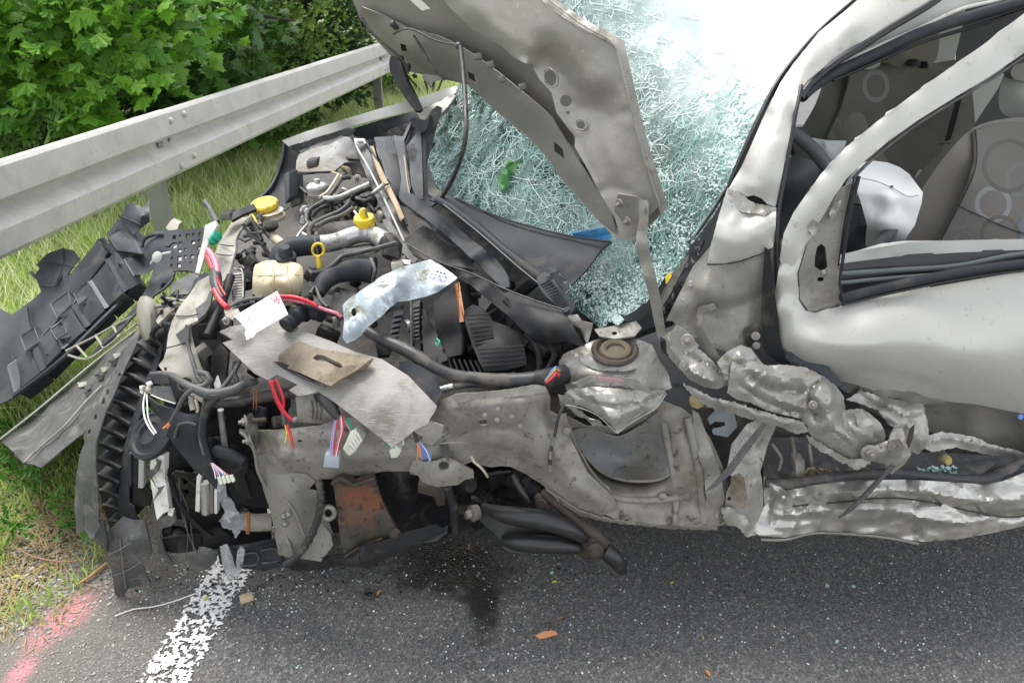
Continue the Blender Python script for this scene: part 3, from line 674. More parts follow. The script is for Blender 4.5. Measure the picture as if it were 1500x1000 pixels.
# ---- interior
it = root
def inside():
    # far pillars, belts, rear darkness
    slab('rear_bulkhead', [(1400, -60, 3.0), (1900, -60, 3.0), (1900, 420, 3.0), (1400, 420, 3.0)], (.6, .1, 0), TRIMD, CAR)
    panel('far_pillar_trim', [(1392, -20), (1418, -20), (1412, 30), (1395, 100), (1356, 100), (1372, 55)], TRIM, CAR, Y=2.95, th=30)
    panel('far_pillar_trim', [(1420, 100), (1445, 90), (1480, 90), (1462, 130), (1432, 175), (1398, 215)], TRIM, CAR, Y=2.8, th=30)
    tube('seat_belt', [(1418, 90), (1400, 160), (1385, 215), (1372, 250)], 7, TRIMD, CAR, Y=2.45)
    tube('seat_belt', [(1410, 130), (1398, 180), (1378, 240)], 4, SEAL, CAR, Y=2.4)
    # far seat
    panel('far_seat_backrest', [(1168, 200), (1188, 165), (1215, 118), (1240, 100), (1262, 93), (1300, 92), (1345, 98), (1380, 100), (1420, 110), (1420, 260), (1330, 300), (1230, 290), (1165, 225)], SEATS, CAR, smooth=True,
          ctrl=[(1190, 190, 2.62), (1230, 130, 2.56), (1245, 180, 2.54), (1300, 110, 2.62), (1300, 180, 2.68), (1400, 150, 2.66), (1400, 250, 2.66), (1250, 280, 2.55)], th=60, sp=14, soft=1)
    panel('seat_panel', [(1212, 202), (1232, 160), (1241, 130), (1246, 105), (1300, 95), (1385, 104), (1402, 160), (1380, 260), (1300, 290), (1230, 260)], SEATR, CAR, ctrl=[(1230, 200, 2.57), (1245, 130, 2.53), (1300, 110, 2.585), (1300, 180, 2.63), (1390, 150, 2.62), (1390, 250, 2.62)], th=6, sp=14, uv=True)
    panel('headrest', [(1288, 60), (1330, 50), (1336, 92), (1322, 100), (1292, 88), (1287, 75)], SEATF, CAR, Y=2.52, smooth=True, ctrl=[(1310, 75, 2.47)], th=50)
    panel('headrest', [(1334, 50), (1372, 40), (1374, 80), (1362, 94), (1336, 92)], SEATS, CAR, Y=2.56, th=60, smooth=True)
    panel('headrest', [(1250, 92), (1260, 85), (1287, 76), (1289, 96), (1272, 102), (1256, 99)], TRIM, CAR, Y=2.5, th=30, smooth=True)
    lathe('headrest_guide', P(1338, 97, 2.5), (0, 0, 1), [(.018, 0), (.02, .01), (.012, .02)], TRIMD, CAR)
    lathe('headrest_guide', P(1352, 100, 2.5), (0, 0, 1), [(.014, 0), (.016, .01), (.01, .02)], SEAL, CAR)
    # seat belt tongue
    slab('belt_buckle', [(1345, 262, 2.2), (1351, 250, 2.2), (1361, 252, 2.2), (1348, 272, 2.2)], (0, .02, 0), FOAM, CAR)
    # near seat
    panel('driver_seat_backrest', [(1335, 372), (1340, 300), (1362, 260), (1392, 220), (1425, 188), (1460, 176), (1500, 172), (1560, 172), (1640, 190), (1660, 380), (1500, 400)], SEATS, CAR, smooth=True,
          ctrl=[(1350, 340, 2.02), (1400, 240, 2.0), (1425, 230, 1.97), (1440, 190, 2.05), (1480, 260, 2.08), (1420, 350, 2.0), (1600, 300, 2.08), (1500, 178, 2.12)], th=80, sp=14)
    panel('seat_panel', [(1366, 372), (1395, 320), (1420, 270), (1430, 235), (1428, 192), (1458, 182), (1500, 178), (1580, 182), (1620, 380), (1400, 385)], SEATR, CAR, ctrl=[(1400, 330, 1.985), (1425, 250, 1.955), (1440, 195, 2.03), (1480, 260, 2.05), (1420, 350, 1.985), (1600, 300, 2.05), (1500, 182, 2.09)], th=6, sp=12, uv=True)
    tube('seat_seam', [(1368, 370, 1.98), (1396, 318, 1.968), (1421, 268, 1.945), (1431, 233, 1.945), (1429, 190, 2.01)], 2.2, TRIMD, CAR)
    tube('seat_seam', [(1402, 300, 1.965), (1440, 318, 1.985), (1480, 335, 2.01), (1560, 360, 2.03)], 1.8, TRIMD, CAR)
    panel('headrest', [(1463, 140), (1470, 115), (1488, 96), (1530, 88), (1560, 170), (1500, 178), (1468, 165)], TRIM, CAR, Y=2.3, smooth=True, ctrl=[(1500, 130, 2.24)], th=60)
    panel('headrest', [(1484, 98), (1500, 92), (1540, 90), (1540, 118), (1485, 116)], SEATS, CAR, Y=2.22, smooth=True, th=40)
    # dashboard, wheel
    panel('dashboard', [(1146, 300), (1150, 235), (1166, 225), (1200, 240), (1200, 270), (1185, 310), (1160, 335), (1140, 340)], TRIMG, CAR, Y=2.1, ctrl=[(1170, 260, 2.0)], th=20)
    panel('dashboard_top', [(640, 300, 2.95), (700, 250, 3.0), (1100, 150, 2.95), (1150, 250, 2.3), (1140, 330, 2.0), (980, 470, 1.9), (900, 500, 1.9), (700, 400, 2.6)], TRIMD, CAR, th=20, sp=30)
    ring = [P(1218, 262, 1.9)+Vector((.0, 0, 0))]
    c = P(1230, 330, 1.98); ax = Vector((-.75, -.1, .65)).normalized(); e = ax.orthogonal().normalized(); g = ax.cross(e)
    vs, fs = tube_mesh([c+e*math.cos(a)*.18+g*math.sin(a)*.18 for a in np.linspace(0, 6.2832, 48)], [.016]*48, 10); w = join('steering_wheel', [(vs, fs)], TRIMG, CAR)
    tube('wheel_rim_cover', [(1150, 190), (1165, 197), (1190, 218), (1216, 250)], 20, TRIMG, CAR, Y=1.93, res=12)
    lathe('steering_column', c-ax*.12, tuple(ax), [(.05, 0), (.06, .08), (.05, .11)], TRIMD, CAR)
    # airbags
    panel('driver_airbag', [(1258, 240), (1275, 235), (1300, 238), (1318, 245), (1332, 255), (1352, 282), (1350, 298), (1340, 330), (1325, 352), (1300, 356), (1268, 360), (1268, 345), (1270, 330), (1262, 300), (1254, 275)], CLOTHW, CAR, smooth=False,
          ctrl=[(1262, 262, 1.86), (1300, 272, 1.83), (1335, 288, 1.80), (1350, 285, 1.86), (1290, 243, 1.93), (1325, 262, 1.92), (1290, 310, 1.82), (1320, 330, 1.80), (1275, 345, 1.87), (1288, 330, 1.80), (1340, 310, 1.84), (1300, 352, 1.86)], th=60, sp=4.5, k='tps', sm=1, amp=14, sc=12, ang=50, cr=[([(1262, 262), (1290, 268), (1320, 282), (1345, 286)], 14, 4), ([(1275, 290), (1282, 320), (1276, 350)], -12, 4), ([(1300, 275), (1298, 310), (1310, 350)], 8, 5), ([(1340, 295), (1325, 330), (1308, 352)], 12, 4), ([(1288, 240), (1300, 255), (1290, 268)], -8, 4), ([(1315, 290), (1322, 310), (1316, 330)], -7, 4), ([(1262, 300), (1285, 312), (1300, 335)], 6, 4)])
    tube('airbag_seam', [(1262, 261, 1.845), (1285, 266, 1.83), (1310, 277, 1.81), (1330, 288, 1.79), (1345, 286, 1.8)], 1.6, TRIM, CAR)
    lathe('vent_grommet', P(1306, 274, 1.815), (-.3, -1, .4), [(.004, 0), (.004, .002)], TRIMD, CAR)
    panel('passenger_airbag', [(1180, 203), (1190, 202), (1215, 206), (1240, 206), (1236, 222), (1215, 240), (1196, 222)], CLOTHW, CAR, Y=2.35, ctrl=[(1210, 215, 2.3)], th=40, sp=6, amp=18, sc=12, k='lin')
    panel('torn_trim_flap', [(1150, 235), (1158, 228), (1180, 240), (1182, 262), (1160, 262)], CLOTHW, CAR, Y=2.15, th=8)
SEATR = M('patterned_seat_fabric', (.165, .155, .14), .92, 0, bump=((400, .5),))
def rings():
    t = SEATR.node_tree; N = t.nodes; L = t.links; b = N['Principled BSDF']; uvn = N.new('ShaderNodeUVMap'); uvn.uv_map = 'u'; cur = b.inputs['Base Color'].links[0].from_socket
    for (cx, cy, r1, r2, asp, col) in ((1283, 126, 24, 17, .82, (.25, .265, .26)), (1320, 100, 16, 12, .7, (.17, .175, .17)), (1224, 188, 16, 11, .6, (.2, .21, .2)), (1455, 299, 27, 20, 1, (.24, .255, .25)), (1498, 263, 25, 20, 1, (.17, .18, .175)), (1430, 238, 11, 8.5, .9, (.16, .17, .165)),
                             (1403, 320, 17, 13, 1, (.17, .18, .17)), (1500, 300, 15, 12, 1, (.16, .17, .16)), (1412, 352, 14, 10, 1, (.17, .18, .17)), (1478, 243, 40, 33, 1, (.125, .12, .11)), (1520, 352, 45, 24, .7, (.16, .19, .21)), (1465, 345, 30, 24, 1, (.13, .12, .11))):
        mp = N.new('ShaderNodeMapping'); mp.vector_type = 'TEXTURE'; mp.inputs['Location'].default_value = (cx/100, cy/100, 0); mp.inputs['Scale'].default_value = (asp/100, 1/100, 1); L.new(uvn.outputs[0], mp.inputs[0])
        ln = N.new('ShaderNodeVectorMath'); ln.operation = 'LENGTH'; L.new(mp.outputs[0], ln.inputs[0])
        cp = N.new('ShaderNodeMath'); cp.operation = 'COMPARE'; cp.inputs[1].default_value = (r1+r2)/2; cp.inputs[2].default_value = (r1-r2)/2; L.new(ln.outputs['Value'], cp.inputs[0])
        mx = N.new('ShaderNodeMix'); mx.data_type = 'RGBA'; L.new(cp.outputs[0], mx.inputs[0]); L.new(cur, mx.inputs[6]); mx.inputs[7].default_value = (*col, 1); cur = mx.outputs[2]
    L.new(cur, b.inputs['Base Color'])
rings()
inside()
# ---- things seen through the glass
panel('dash_cloth', [(728, 262), (745, 238), (790, 232), (800, 262), (780, 292), (748, 300)], HIVIS, CAR, Y=2.36, th=12, amp=60, sc=14, k='lin')
panel('passenger_airbag_remains', [(700, 262), (760, 258), (870, 285), (900, 330), (890, 350), (800, 300), (720, 285)], CLOTHW, CAR, ctrl=[(720, 270, 2.5), (800, 285, 2.3), (880, 330, 2.05)], th=12, amp=30, sc=9)
panel('blue_cloth', [(838, 342), (900, 330), (955, 350), (958, 400), (905, 432), (862, 405)], BLUEC, CAR, Y=1.855, th=12, amp=50, sc=12, k='lin')
# ---- windshield
def glassmat():
    m = bpy.data.materials.new('shattered_glass'); m.use_nodes = True; t = m.node_tree; N = t.nodes; L = t.links; b = N['Principled BSDF']; out = N['Material Output']
    tc = N.new('ShaderNodeTexCoord'); wn = N.new('ShaderNodeTexNoise'); wn.inputs['Scale'].default_value = 9; wn.inputs['Detail'].default_value = 4; L.new(tc.outputs['Object'], wn.inputs['Vector'])
    ws = N.new('ShaderNodeVectorMath'); ws.operation = 'SCALE'; ws.inputs['Scale'].default_value = .10; L.new(wn.outputs['Color'], ws.inputs[0]); wa = N.new('ShaderNodeVectorMath'); wa.operation = 'ADD'; L.new(tc.outputs['Object'], wa.inputs[0]); L.new(ws.outputs[0], wa.inputs[1])
    acc = None; hgt = None
    for sc, w, stre in ((17, .022, (1, 1, 1)), (42, .045, (1, 1, 1)), (46, .055, (1, .18, .3)), (110, .085, (1, 1, 1))):
        mp = N.new('ShaderNodeMapping'); mp.inputs['Scale'].default_value = stre; mp.inputs['Rotation'].default_value = (.3, .5, .9 if stre[1] < 1 else 0); L.new(wa.outputs[0], mp.inputs[0])
        v = N.new('ShaderNodeTexVoronoi'); v.feature = 'DISTANCE_TO_EDGE'; v.inputs['Scale'].default_value = sc; L.new(mp.outputs[0], v.inputs['Vector'])
        r = N.new('ShaderNodeMapRange'); r.inputs['From Min'].default_value = 0; r.inputs['From Max'].default_value = w; r.inputs['To Min'].default_value = 1; r.inputs['To Max'].default_value = 0; L.new(v.outputs['Distance'], r.inputs['Value'])
        n2 = N.new('ShaderNodeTexNoise'); n2.inputs['Scale'].default_value = 7+sc*.1; n2.inputs['Detail'].default_value = 3; L.new(tc.outputs['Object'], n2.inputs['Vector'])
        g = N.new('ShaderNodeMapRange'); g.inputs['From Min'].default_value = (.3 if sc < 20 else .45); g.inputs['From Max'].default_value = (.5 if sc < 20 else .62); L.new(n2.outputs['Fac'], g.inputs['Value'])
        mu = N.new('ShaderNodeMath'); mu.operation = 'MULTIPLY'; L.new(r.outputs[0], mu.inputs[0]); L.new(g.outputs[0], mu.inputs[1])
        if acc is None: acc = mu.outputs[0]
        else:
            mx = N.new('ShaderNodeMath'); mx.operation = 'MAXIMUM'; L.new(acc, mx.inputs[0]); L.new(mu.outputs[0], mx.inputs[1]); acc = mx.outputs[0]
    # crushed powdery zones
    n3 = N.new('ShaderNodeTexNoise'); n3.inputs['Scale'].default_value = 4.5; n3.inputs['Detail'].default_value = 9; n3.inputs['Roughness'].default_value = .72; L.new(tc.outputs['Object'], n3.inputs['Vector'])
    g3 = N.new('ShaderNodeMapRange'); g3.inputs['From Min'].default_value = .50; g3.inputs['From Max'].default_value = .74; g3.inputs['To Max'].default_value = .8; L.new(n3.outputs['Fac'], g3.inputs['Value'])
    # whiter towards the roof: sky reflection painted in over the crushed white glass
    dt = N.new('ShaderNodeVectorMath'); dt.operation = 'DOT_PRODUCT'; dt.inputs[1].default_value = (.75, -.25, .9); L.new(tc.outputs['Object'], dt.inputs[0])
    DT0, DT1 = WSR
    gr_ = N.new('ShaderNodeMapRange'); gr_.inputs['From Min'].default_value = DT0; gr_.inputs['From Max'].default_value = DT1; gr_.inputs['To Max'].default_value = 1.0; L.new(dt.outputs['Value'], gr_.inputs['Value'])
    ad = N.new('ShaderNodeMath'); ad.operation = 'ADD'; ad.use_clamp = True; L.new(g3.outputs[0], ad.inputs[0]); L.new(gr_.outputs[0], ad.inputs[1])
    mx = N.new('ShaderNodeMath'); mx.operation = 'MAXIMUM'; L.new(acc, mx.inputs[0]); L.new(ad.outputs[0], mx.inputs[1])
    fac = N.new('ShaderNodeMath'); fac.operation = 'MULTIPLY'; fac.inputs[1].default_value = 1; dm = N.new('ShaderNodeMapRange'); dm.inputs['From Min'].default_value = DT0-.35; dm.inputs['From Max'].default_value = DT0+.05; dm.inputs['To Min'].default_value = .6; dm.inputs['To Max'].default_value = .93; L.new(dt.outputs['Value'], dm.inputs['Value']); L.new(dm.outputs[0], fac.inputs[1]); L.new(mx.outputs[0], fac.inputs[0])
    cr = N.new('ShaderNodeMix'); cr.data_type = 'RGBA'; cr.inputs[6].default_value = (.36, .56, .52, 1); cr.inputs[7].default_value = (.80, .86, .84, 1); L.new(ad.outputs[0], cr.inputs[0])
    L.new(cr.outputs[2], b.inputs['Base Color']); b.inputs['Roughness'].default_value = .35
    bp = N.new('ShaderNodeBump'); bp.inputs['Strength'].default_value = .5; bp.inputs['Distance'].default_value = .003; L.new(mx.outputs[0], bp.inputs['Height']); L.new(bp.outputs[0], b.inputs['Normal'])
    tr = N.new('ShaderNodeBsdfTransparent'); tr.inputs['Color'].default_value = (.72, .86, .80, 1); gl = N.new('ShaderNodeBsdfGlossy'); gl.inputs['Roughness'].default_value = .08; L.new(bp.outputs[0], gl.inputs['Normal'])
    fn = N.new('ShaderNodeFresnel'); fn.inputs['IOR'].default_value = 1.5; fa = N.new('ShaderNodeMath'); fa.operation = 'MULTIPLY_ADD'; fa.inputs[1].default_value = 1.2; fa.inputs[2].default_value = .02; fa.use_clamp = True; L.new(fn.outputs[0], fa.inputs[0])
    s1 = N.new('ShaderNodeMixShader'); L.new(fa.outputs[0], s1.inputs[0]); L.new(tr.outputs[0], s1.inputs[1]); L.new(gl.outputs[0], s1.inputs[2])
    s2 = N.new('ShaderNodeMixShader'); L.new(fac.outputs[0], s2.inputs[0]); L.new(s1.outputs[0], s2.inputs[1]); L.new(b.outputs[0], s2.inputs[2]); L.new(s2.outputs[0], out.inputs['Surface'])
    return m
_c = Vector((.35, 2.4, 0)); _d = Vector((.75, -.25, .9))
WSR = (( P(960, 300, 1.85)-_c).dot(_d), (P(1150, -20, 2.0)-_c).dot(_d))
GLASS = glassmat()
WS_OUT = [(905, 476), (893, 470), (880, 484), (868, 470), (845, 452), (826, 432), (800, 405), (700, 335), (650, 290), (624, 246), (622, 232), (640, 180), (660, 145), (676, 118), (720, -60), (900, -80), (1290, -60), (1262, -8), (1200, 45), (1160, 92), (1130, 140), (1100, 195), (1070, 260), (1050, 310), (1012, 360), (990, 400), (950, 440), (925, 458)]
WS_CT = [(880, 484, 1.66), (624, 246, 2.9), (676, 118, 3.0), (720, -60, 3.0), (1262, -8, 1.97), (1100, 195, 1.76), (1012, 360, 1.68), (940, 445, 1.65), (800, 405, 1.95), (900, 330, 1.86), (760, 200, 2.45), (980, 60, 2.2)]
WS = panel('windshield', WS_OUT, GLASS, CAR, ctrl=WS_CT, th=3, sp=12, amp=26, sc=7, jag=1.0)
# real crack ribbons lying in the glass
wsf = rbf([c[:2] for c in WS_CT], [AB(c[1])[0]/c[2] for c in WS_CT], 'tps')
def wsp(u, v, off=.006):
    iv = float(wsf([(u, v)])[0]); A, B = AB(v); t = 1/iv; p = Vector(((u-750)/F*t, A*t, HC+B*t)); d = (Vector((0, 0, HC))-p).normalized()
    return p+d*((crump(p, 7)-.45)*.026+off*.35)
ws_in = np.array([p for p in WS_OUT])
def cracks(N_, seeds, label, mat, w0, w1, name='crack_line'):
    V, Fs = [], []
    for _ in range(N_):
        s = random.choice(seeds); u = s[0]+random.gauss(0, s[2]); v = s[1]+random.gauss(0, s[3]); a = s[4]+random.gauss(0, s[5]); L_ = random.randint(3, s[6]); w = random.uniform(w0, w1); prev = None; st = random.uniform(4, 9)
        for k in range(L_):
            if not inpoly(np.array([u]), np.array([v]), ws_in)[0]: break
            p = wsp(u, v); q = wsp(u-math.sin(a)*w, v+math.cos(a)*w, .006)
            V += [p, q]
            if prev is not None: b = len(V)-4; Fs.append((b, b+1, b+3, b+2))
            prev = 1; a += random.gauss(0, s[7]); u += math.cos(a)*st; v += math.sin(a)*st
        prev = None
    return link(name, mesh(name, V, Fs, False), mat, WS, 'stuff')
def network(pts, tf, w0, w1, mat, keep=.88):
    w0, w1 = w0*.8, w1*.8
    r = delaunay_2d_cdt([Vector(p) for p in pts], [], [], 0, 1e-4); vv = [tuple(p) for p in r[0]]; tri = r[2]; cc = []; em = {}
    for i, t in enumerate(tri):
        (ax, ay), (bx, by), (cx, cy) = vv[t[0]], vv[t[1]], vv[t[2]]; d = 2*(ax*(by-cy)+bx*(cy-ay)+cx*(ay-by))
        if abs(d) < 1e-6: cc.append(((ax+bx+cx)/3, (ay+by+cy)/3))
        else: q = (ax*ax+ay*ay, bx*bx+by*by, cx*cx+cy*cy); cc.append(((q[0]*(by-cy)+q[1]*(cy-ay)+q[2]*(ay-by))/d, (q[0]*(cx-bx)+q[1]*(ax-cx)+q[2]*(bx-ax))/d))
        for a, b in ((0, 1), (1, 2), (2, 0)): em.setdefault(frozenset((t[a], t[b])), []).append(i)
    V, Fs = [], []; c2 = np.array([tf(*c) for c in cc]); ok = inpoly(c2[:, 0], c2[:, 1], ws_in)
    for e, l in em.items():
        if len(l) != 2 or not (ok[l[0]] and ok[l[1]]) or random.random() > keep: continue
        a, b = c2[l[0]], c2[l[1]]; L_ = np.hypot(*(b-a))
        if L_ < .5 or L_ > 90: continue
        w = random.uniform(w0, w1)*(1 if random.random() < .8 else 1.8); n = np.array((-(b-a)[1], (b-a)[0]))/L_*w/2; k = max(1, int(L_/14)); pr = None; bend = random.uniform(-.06, .06)*L_
        for j in range(k+1):
            m = a+(b-a)*j/k+n/(w/2)*bend*math.sin(math.pi*j/k); V += [wsp(*(m-n)), wsp(*(m+n))]
            if j: q = len(V)-4; Fs.append((q, q+1, q+3, q+2))
    return link('crack_line', mesh('crack_line', V, Fs, False), mat, WS, 'stuff')
CRK = M('crack_white', (.62, .74, .70), .3); CRK2 = M('crack_teal', (.24, .42, .38), .25)
sd_ = [(700, 170, 40, 30, 2.2, .35, 26, .06), (780, 260, 60, 40, .3, 1.2, 10, .35), (760, 215, 50, 40, 2.4, .5, 16, .2), (820, 290, 60, 30, 3.0, .3, 14, .15), (900, 430, 30, 25, 1.2, .9, 9, .3), (940, 400, 30, 40, 2.0, .8, 12, .25), (1020, 290, 40, 50, 1.9, .5, 20, .1), (1060, 180, 60, 60, .5, .6, 24, .06), (1040, 120, 70, 40, 2.6, .5, 24, .06), (900, 20, 40, 15, .4, .4, 14, .08), (680, 250, 25, 30, .9, 1, 12, .35), (870, 440, 20, 25, 1.3, .5, 10, .2)]
cracks(150, sd_, '', CRK, .3, .8); cracks(120, sd_, '', CRK2, .5, 1.3)
def sc_(n, u0, u1, v0, v1, f=lambda u, v: 1):
    o = []
    while len(o) < n:
        u, v = random.uniform(u0, u1), random.uniform(v0, v1)
        if random.random() < f(u, v): o.append((u, v))
    return o
idt = lambda u, v: (u, v)
network(sc_(1100, 610, 960, 150, 500, lambda u, v: .15+.85*(noise.noise(Vector((u*.02, v*.02, 4))) > 0)), idt, .25, .65, CRK, .85)
network(sc_(1500, 820, 1000, 330, 490, lambda u, v: 1 if v > 380 else .4), idt, .4, .8, CRK2); network(sc_(700, 600, 720, 210, 330), idt, .4, .8, CRK2)
ca, sa = math.cos(2.25), math.sin(2.25)
network(sc_(260, -60, 60, -60, 60), lambda x, y: (720+ca*x*2.6-sa*y, 180+sa*x*2.6+ca*y), .5, 1.1, CRK); network(sc_(420, -90, 90, -60, 60), lambda x, y: (790+.96*x*1.8+.25*y, 245-.25*x*1.8+.96*y), .4, .9, CRK2)
for q_, (cx, cy, an, st_, N_) in enumerate(((1040, 290, 1.95, 2.4, 700), (985, 190, 2.7, 2.4, 330), (1100, 170, .5, 2.0, 200), (880, 20, .5, 2.4, 300), (1090, 240, 2.0, 3.0, 400))):
    c_, s_ = math.cos(an), math.sin(an); network(sc_(N_, -70, 70, -90, 90), (lambda c_, s_, cx, cy, st_: lambda x, y: (cx+c_*x*st_*.6-s_*y, cy+s_*x*st_*.6+c_*y))(c_, s_, cx, cy, st_), .4, .9, CRK if q_ % 2 else CRK2)
# crumbled glass rim at the free lower edge
its_ = []
for _ in range(1600):
    s = random.choice([(890, 455, 16, 12), (870, 425, 16, 14), (930, 435, 16, 14), (960, 400, 12, 18), (1000, 340, 10, 22), (1050, 270, 8, 25), (640, 255, 10, 12), (905, 470, 9, 6), (1090, 195, 8, 25)])
    u, v = random.gauss(s[0], s[2]), random.gauss(s[1], s[3])
    if inpoly(np.array([u]), np.array([v]), ws_in)[0]:
        p = wsp(u, v, .01); its_.append(box_raw(p, *(random.uniform(.002, .005) for _ in range(3)), Matrix.Rotation(random.random()*3, 3, rv())))
join('glass_crumb', its_, M('crumb_glass', (.62, .76, .72), .15, spec=.8), WS, 'stuff', ang=10)
# ---- hood
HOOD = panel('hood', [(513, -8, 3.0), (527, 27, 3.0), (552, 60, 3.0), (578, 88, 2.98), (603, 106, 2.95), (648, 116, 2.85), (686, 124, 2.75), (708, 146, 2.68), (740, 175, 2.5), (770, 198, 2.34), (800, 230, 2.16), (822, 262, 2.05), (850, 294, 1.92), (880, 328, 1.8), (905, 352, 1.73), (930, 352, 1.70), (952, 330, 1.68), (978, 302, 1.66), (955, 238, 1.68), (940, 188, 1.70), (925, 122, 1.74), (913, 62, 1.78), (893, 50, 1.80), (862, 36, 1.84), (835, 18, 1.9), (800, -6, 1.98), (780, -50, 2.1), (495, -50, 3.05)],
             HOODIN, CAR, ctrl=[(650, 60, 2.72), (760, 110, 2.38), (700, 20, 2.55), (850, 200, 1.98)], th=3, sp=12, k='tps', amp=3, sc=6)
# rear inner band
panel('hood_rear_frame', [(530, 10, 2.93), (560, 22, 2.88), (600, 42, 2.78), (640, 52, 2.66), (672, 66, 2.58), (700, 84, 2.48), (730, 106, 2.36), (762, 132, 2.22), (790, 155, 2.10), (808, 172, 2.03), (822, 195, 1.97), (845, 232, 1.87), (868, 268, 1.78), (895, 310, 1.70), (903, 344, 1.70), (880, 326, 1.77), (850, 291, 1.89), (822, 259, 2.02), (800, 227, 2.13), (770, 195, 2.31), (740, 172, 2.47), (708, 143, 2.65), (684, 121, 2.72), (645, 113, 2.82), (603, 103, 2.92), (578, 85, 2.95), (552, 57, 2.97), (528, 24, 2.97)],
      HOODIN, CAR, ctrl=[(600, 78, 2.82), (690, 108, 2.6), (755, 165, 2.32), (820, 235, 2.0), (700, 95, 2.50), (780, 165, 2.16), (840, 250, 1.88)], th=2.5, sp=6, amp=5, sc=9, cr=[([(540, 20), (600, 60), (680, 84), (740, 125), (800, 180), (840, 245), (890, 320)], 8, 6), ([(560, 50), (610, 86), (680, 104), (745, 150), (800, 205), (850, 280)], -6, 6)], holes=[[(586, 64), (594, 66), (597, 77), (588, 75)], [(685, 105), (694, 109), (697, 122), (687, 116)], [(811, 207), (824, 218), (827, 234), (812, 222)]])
# side inner frame: the big bent panel with press holes
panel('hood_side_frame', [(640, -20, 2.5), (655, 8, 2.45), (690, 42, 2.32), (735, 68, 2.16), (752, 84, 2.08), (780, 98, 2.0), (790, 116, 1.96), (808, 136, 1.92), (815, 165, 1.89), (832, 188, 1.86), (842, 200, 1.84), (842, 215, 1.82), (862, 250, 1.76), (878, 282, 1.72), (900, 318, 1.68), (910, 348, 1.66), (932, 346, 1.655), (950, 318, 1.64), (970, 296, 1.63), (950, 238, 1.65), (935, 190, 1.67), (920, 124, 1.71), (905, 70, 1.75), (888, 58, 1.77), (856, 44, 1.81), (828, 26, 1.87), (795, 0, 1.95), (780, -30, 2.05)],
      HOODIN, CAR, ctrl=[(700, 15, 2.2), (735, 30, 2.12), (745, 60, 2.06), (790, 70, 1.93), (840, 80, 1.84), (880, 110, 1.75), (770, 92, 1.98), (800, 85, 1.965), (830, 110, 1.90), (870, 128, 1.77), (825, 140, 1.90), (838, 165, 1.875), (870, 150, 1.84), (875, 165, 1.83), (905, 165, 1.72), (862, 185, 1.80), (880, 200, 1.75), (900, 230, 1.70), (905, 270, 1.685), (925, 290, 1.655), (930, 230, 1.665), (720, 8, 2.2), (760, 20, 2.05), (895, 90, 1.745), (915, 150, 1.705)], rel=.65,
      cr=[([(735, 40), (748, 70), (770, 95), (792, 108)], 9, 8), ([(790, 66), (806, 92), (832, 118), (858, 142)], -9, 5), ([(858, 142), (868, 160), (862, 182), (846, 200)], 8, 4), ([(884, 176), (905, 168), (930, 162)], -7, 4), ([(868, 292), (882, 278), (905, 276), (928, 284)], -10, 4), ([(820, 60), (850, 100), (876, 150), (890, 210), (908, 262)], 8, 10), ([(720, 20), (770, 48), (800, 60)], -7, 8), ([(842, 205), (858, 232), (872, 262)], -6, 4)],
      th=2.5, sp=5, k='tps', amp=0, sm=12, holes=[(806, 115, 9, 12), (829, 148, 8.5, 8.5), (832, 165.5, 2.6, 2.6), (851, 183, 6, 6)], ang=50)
tube('hole_lip', [(797, 108, 1.915), (799, 101, 1.915), (806, 100, 1.90), (814, 106, 1.888), (818, 116, 1.885), (816, 126, 1.883), (808, 128, 1.90), (800, 122, 1.91), (797, 110, 1.915)], 2.2, HOODIN, CAR)
tube('hole_lip', [(843, 183, 1.82), (845, 176, 1.82), (852, 174.5, 1.815), (859, 179, 1.805), (860, 187, 1.80), (853, 191.5, 1.80), (845, 189, 1.81), (843, 183, 1.82)], 2.2, HOODIN, CAR)
# folded outer flange of the hood
panel('hood_flange', [(800, -10, 1.955), (835, 14, 1.875), (865, 34, 1.82), (896, 48, 1.765), (914, 62, 1.745), (928, 122, 1.70), (944, 190, 1.665), (958, 240, 1.645), (979, 304, 1.625), (968, 314, 1.628), (945, 244, 1.64), (930, 190, 1.66), (914, 124, 1.695), (902, 70, 1.738), (888, 60, 1.758), (855, 46, 1.81), (825, 26, 1.865), (794, 2, 1.945)], PAINT_IN, CAR, th=3.5, sp=6, amp=3, sc=12, k='lin')
tube('hood_seam', [(905, 76, 1.725), (917, 126, 1.682), (932, 190, 1.648), (947, 243, 1.63), (966, 300, 1.612)], 2.5, PAINT_IN, CAR)
tube('hood_seam', [(800, -4, 1.935), (830, 20, 1.858), (862, 42, 1.80), (893, 58, 1.75), (903, 72, 1.732)], 2.5, PAINT_IN, CAR)
# small tabs along the dark gap
for (u, v, Y) in ((718, 94, 2.3), (765, 126, 2.12), (700, 82, 2.4), (735, 115, 2.25)):
    slab('hood_tab', [(u-6, v-3, Y), (u+5, v-5, Y), (u+7, v+5, Y), (u-4, v+6, Y)], (0, .02, -.004), HOODIN, CAR, bev=.002)
slab('sticker', [(600, 0, 2.62), (612, -4, 2.58), (630, 13, 2.5), (618, 16, 2.54)], (0, .002, 0), M('faded_sticker', (.34, .34, .28), .6), CAR)
tube('hood_cable', [(576, 50, 2.78), (600, 42, 2.7), (640, 60, 2.6), (672, 66, 2.52)], 3, RUBBER, CAR); tube('hood_cable', [(606, 52, 2.72), (620, 75, 2.7), (632, 98, 2.68), (652, 117, 2.66)], 4, RUBBER, CAR)
tube('torn_cable', [(530, 26, 2.9), (540, 42, 2.88), (560, 62, 2.86), (585, 84, 2.84), (600, 105, 2.82)], 4, RUBBER, CAR)
